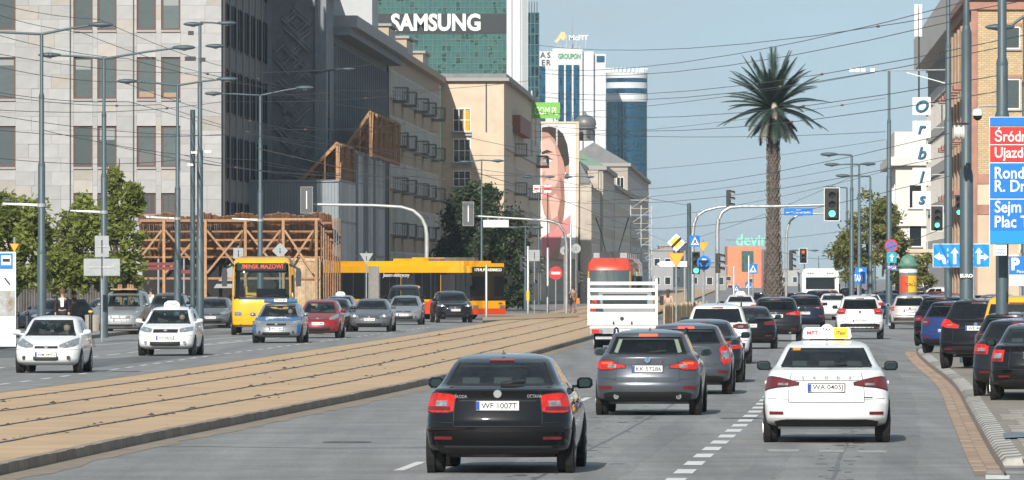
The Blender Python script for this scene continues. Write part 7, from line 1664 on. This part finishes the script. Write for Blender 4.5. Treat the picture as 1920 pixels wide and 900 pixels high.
pb2 = thing('poster_board', 'dark poster board with yellow writing behind the silver van', 'poster', (P(236,518,330).x, 330, .13)); kp = 330/F; MB().box(-18*kp,20*kp,-.06,.06,.5,P(0,505,330).z-.13).build('board', mat('dark_green_board', (.03,.07,.06), .5), pb2)
for s_, yy in (('To', 525), ('rodzinny', 533), ('Warszawa', 541)): text(s_, .26, mat('writing_yellow', (.75,.6,.03), .5), pb2, (0,-.07,P(0,yy,330).z-.13), depth=.006, bold=.02, sx=.7)
# ================================================================== people
def skin_mesh(pts, edges, rad, sub=1):
    me = bpy.data.meshes.new('body'); me.from_pydata(pts, edges, []); o = bpy.data.objects.new('body', me); TMP.collection.objects.link(o)
    o.modifiers.new('skin', 'SKIN'); sv = me.skin_vertices[0].data
    for i, r_ in enumerate(rad): sv[i].radius = r_ if isinstance(r_, tuple) else (r_, r_); sv[i].use_root = (i == 0)
    s = o.modifiers.new('sub', 'SUBSURF'); s.levels = sub; s.render_levels = sub; 
    with bpy.context.temp_override(scene=TMP, view_layer=TMP.view_layers[0]):
        dg = bpy.context.evaluated_depsgraph_get(); dg.update(); m2 = bpy.data.meshes.new_from_object(o.evaluated_get(dg))
    bpy.data.objects.remove(o); m2.polygons.foreach_set('use_smooth', [True]*len(m2.polygons)); return m2
def person(label, loc, rz, top, legs, hair, h=1.75, skirt=False, shirt=None, stride=.1, bag=None, longhair=False):
    s = h/1.75; t = thing('person', label, 'person', loc, rz); t.scale = (s,s,s)
    J = dict(pel=(0,0,.95), wai=(0,0,1.12), che=(0,.0,1.34), nec=(0,.0,1.48), he0=(0,.01,1.56), he1=(0,.015,1.66), hlL=(-.10,0,.90), hlR=(.10,0,.90), knL=(-.11,stride*.8,.50), knR=(.11,-stride*.3,.50), anL=(-.11,stride,.09), anR=(.11,-stride*1.3,.09), toL=(-.12,stride+.15,.03), toR=(.12,-stride*1.3+.15,.03),
             shL=(-.18,0,1.42), shR=(.18,0,1.42), elL=(-.25,-.03,1.14), elR=(.25,-.03,1.14), wrL=(-.25,.06,.90), wrR=(.25,.06,.90), fiL=(-.245,.09,.80), fiR=(.245,.09,.80))
    E_ = [('pel','wai'),('wai','che'),('che','nec'),('nec','he0'),('he0','he1')] + [e for q in 'LR' for e in (('pel','hl'+q),('hl'+q,'kn'+q),('kn'+q,'an'+q),('an'+q,'to'+q),('che','sh'+q),('sh'+q,'el'+q),('el'+q,'wr'+q),('wr'+q,'fi'+q))]
    RD = dict(pel=(.15,.11), wai=(.13,.09), che=(.16,.10), nec=.05, he0=.075, he1=.085, hl=.085, kn=.055, an=.04, to=.035, sh=.055, el=.042, wr=.03, fi=.028)
    def sub(keys, grow, m, nm):
        ks_ = [k for k in J if k in keys]; ix = {k: i for i, k in enumerate(ks_)}
        rad = []
        for k in ks_:
            r_ = RD.get(k, RD.get(k[:2])); rad.append(tuple(x+grow for x in r_) if isinstance(r_, tuple) else r_+grow)
        me = skin_mesh([J[k] for k in ks_], [(ix[a], ix[b]) for a, b in E_ if a in ix and b in ix], rad); me.materials.clear(); me.materials.append(m); return link(nm, me, t)
    sub(set(J), 0, M_skin, 'body')
    sub({'pel','hlL','hlR','knL','knR','anL','anR'}, .018, legs, 'trousers'); sub({'pel','wai','che','shL','shR','elL','elR','wrL','wrR'}, .022, top, 'jacket'); sub({'anL','toL'}, .012, M_black, 'shoe'); sub({'anR','toR'}, .012, M_black, 'shoe')
    if shirt: MB().prism([(-.05,1.12),(.05,1.12),(.07,1.44),(-.07,1.44)], .10, .145).build('shirt_front', shirt, t)
    hm = MB().lathe([(.098,1.60),(.112,1.67),(.10,1.74),(.06,1.785),(.005,1.80)], 14, (0,-.008,0)); hm.build('hair', mat('hair_%s' % label[:5].replace(' ','_'), hair, .7), t, smooth=60)
    if longhair: MB().box(-.08,.08,-.12,-.05,1.38,1.66).build('long_hair', MATS['hair_%s' % label[:5].replace(' ','_')], t)
    MB().add([(-.015,.085,1.625),(.015,.085,1.625),(0,.125,1.60),(0,.09,1.66)], [(0,1,2),(0,2,3),(1,3,2)]).build('nose', M_skin, t)
    for q in (-.032,.032): MB().lathe([(.012,0),(.012,.004)], 8, (q,.096,1.645), 'y').build('eye', M_ink, t)
    MB().box(-.025,.025,.092,.098,1.575,1.585).build('mouth', mat('lips', (.3,.08,.07), .6), t)
    if bag: MB().prism([(.18,.62),(.44,.62),(.42,.98),(.2,.98)], -.1, .1).build('bag', bag, t)
    return t
person('man in a dark suit and white shirt standing left of the planter', (G(117,640).x, G(117,640).y, .13), math.pi, mat('suit_black', (.012,.012,.014), .8), mat('suit_trousers', (.014,.014,.016), .8), (.10,.05,.03), 1.8, shirt=M_white)
person('pedestrian in a white top walking behind the silver van', (G(283,612).x, G(283,612).y, .13), R(130), mat('top_white', (.62,.60,.58), .8), mat('jeans', (.05,.07,.12), .8), (.04,.025,.02), 1.68)
person('pedestrian with an orange bag at the tram stop', (P(1074,518,428).x, 428, .13), R(20), mat('top_tan', (.22,.15,.11), .8), mat('skin_tone_skirt', (.16,.1,.09), .8), (.03,.02,.02), 1.68, bag=mat('bag_orange', (.75,.20,.03), .6))
person('pedestrian in a beige coat seen from behind by the stake fence', (P(1253,518,352).x, 352, 0), R(-15), mat('coat_beige', (.48,.33,.25), .85), mat('trousers_dark', (.03,.03,.03), .8), (.30,.20,.10), 1.72, longhair=True)
# ================================================================== overhead wires
M_wire = mat('wire', (.03,.032,.035), .5); M_ins = mat('insulator', (.22,.12,.09), .6)
def wire(pts, label, group, r=.014, ins=()):
    q = [P(*p) for p in pts]; t = thing('overhead_wire', label, 'wire', q[0], 0, group)
    sm = []
    for i in range(len(q)-1):
        ln = (q[i+1]-q[i]).length; sag = .0035*ln
        for k in range(8): f = k/8; p = q[i].lerp(q[i+1], f); p.z -= sag*4*f*(1-f); sm.append(p - q[0])
    sm.append(q[-1]-q[0]); MB().tube(sm, r, 4, False).build('cable', M_wire, t, fix=False)
    for f in ins:
        j = f*(len(sm)-1); i = int(j); p = sm[i].lerp(sm[min(i+1,len(sm)-1)], j-i); d_ = (sm[min(i+1,len(sm)-1)] - sm[i]).normalized()
        MB().tube([p-d_*.32, p-d_*.2, p+d_*.2, p+d_*.32], [.02,.05,.05,.02], 6).build('insulator', M_ins, t)
    return t
RL = ['highest', 'second', 'third', 'fourth', 'fifth', 'sixth', 'seventh', 'eighth', 'ninth', 'tenth', 'eleventh', 'twelfth', 'thirteenth', 'fourteenth', 'fifteenth', 'sixteenth', 'seventeenth', 'eighteenth', 'nineteenth', 'twentieth']
sky_w = [((1000,84),(1905,4),(.84,)),((1000,130),(1860,-10),()),((1000,136),(1820,32),()),((1000,172),(1920,66),(.75,)),((1000,180),(1880,88),(.70,.96)),((1000,216),(1640,136),()),((1000,208),(1880,140),(.74,)),((1000,232),(1880,170),(.72,)),((1000,246),(1660,247),()),((1000,258),(1660,184),(.9,)),((1000,330),(1660,262),()),((1000,352),(1780,250),()),((1000,372),(1780,292),()),((1100,378),(1660,300),()),((1100,420),(1780,330),()),((1200,412),(1700,310),()),((1220,470),(1600,330),()),((1360,450),(1700,410),()),((1460,470),(1800,415),())]
for i, (a_, b_, ins) in enumerate(sky_w): wire([(*a_, 420), (*b_, 200 if b_[0] > 1770 else 335)], '%s wire from the top crossing the open sky towards the right masts' % RL[i], 'wires across the sky', .013 if i < 9 else .010, ins)
lw_ = [((-10,6),(186,36),(430,128),(560,170)),((-10,26),(150,60),(440,150),(700,205)),((-10,64),(240,110),(520,165)),((-10,178),(300,196),(560,268)),((-10,124),(230,154),(520,238),(1000,330)),((-10,100),(400,136),(730,116)),((-10,206),(420,190),(830,168)),((-10,244),(520,242),(760,232)),((-10,216),(480,252),(1000,292)),((80,244),(480,300),(900,356)),((-10,172),(240,190),(740,300)),((190,268),(620,330),(1000,400)),((340,290),(700,345),(1060,420)),((-10,296),(330,300),(800,330)),((420,176),(640,170),(1000,150)),((560,236),(830,246),(1100,300)),((500,310),(760,330),(1100,352)),((640,300),(1000,330),(1290,385))]
for i, pts in enumerate(lw_):
    n = len(pts); wire([(x, y, lerp(245, 415, min(1, max(0, x/1000)))) for x, y in pts], '%s slanting wire of the web before the left houses' % RL[i], 'wires before the left houses', .012, (.35,.8) if i % 3 == 0 else (.6,) if i % 3 == 1 else ())
for i, (xo, d0, d1) in enumerate(((4.7,180,900),(1.0,180,900))):
    t = thing('contact_wire', 'long tram contact wire above the %s track' % ('right' if i == 0 else 'left'), 'wire', (RB(d0)-7.0+xo, d0, 5.75)); pts = [Vector((RB(d)-7.0+xo, d, 5.75)) - t.location for d in range(d0, d1, 40)]; MB().tube(pts, .012, 4, False).build('cable', M_wire, t, fix=False)

hd = thing('hoarding', 'dark site hoarding of upright boards behind the left trees', 'hoarding', (P(-20,518,352).x, 352, .13)); SHd = 352/F
for k in range(58): MB().box(k*.135,k*.135+.125,random.uniform(0,.015),.03,0,2.1+random.uniform(-.04,.04)).build('board', mat('dark_board', (.05,.043,.038), .85, noise=(3,.4), rand=.4), hd)
for z in (.4, 1.6): MB().box(0,58*.135,.031,.09,z,z+.1).build('rail', M_wood2, hd)
bpy.data.scenes.remove(TMP)

# ================================================================== summer haze
hz = MB().box(-3600, 3600, -500, 6100, -1.2, 80).build('haze', None)
hm = bpy.data.materials.new('haze_air'); hm.use_nodes = True; hn = hm.node_tree; hn.nodes.clear()
ho = hn.nodes.new('ShaderNodeOutputMaterial'); hv = hn.nodes.new('ShaderNodeVolumePrincipled'); hv.inputs['Color'].default_value = (.80,.90,1,1); hv.inputs['Density'].default_value = .00011; hv.inputs['Anisotropy'].default_value = .2
hn.links.new(hv.outputs[0], ho.inputs['Volume']); hz.data.materials.append(hm); stuff(hz); tag(hz, 'thin pale summer haze filling the street', 'haze')
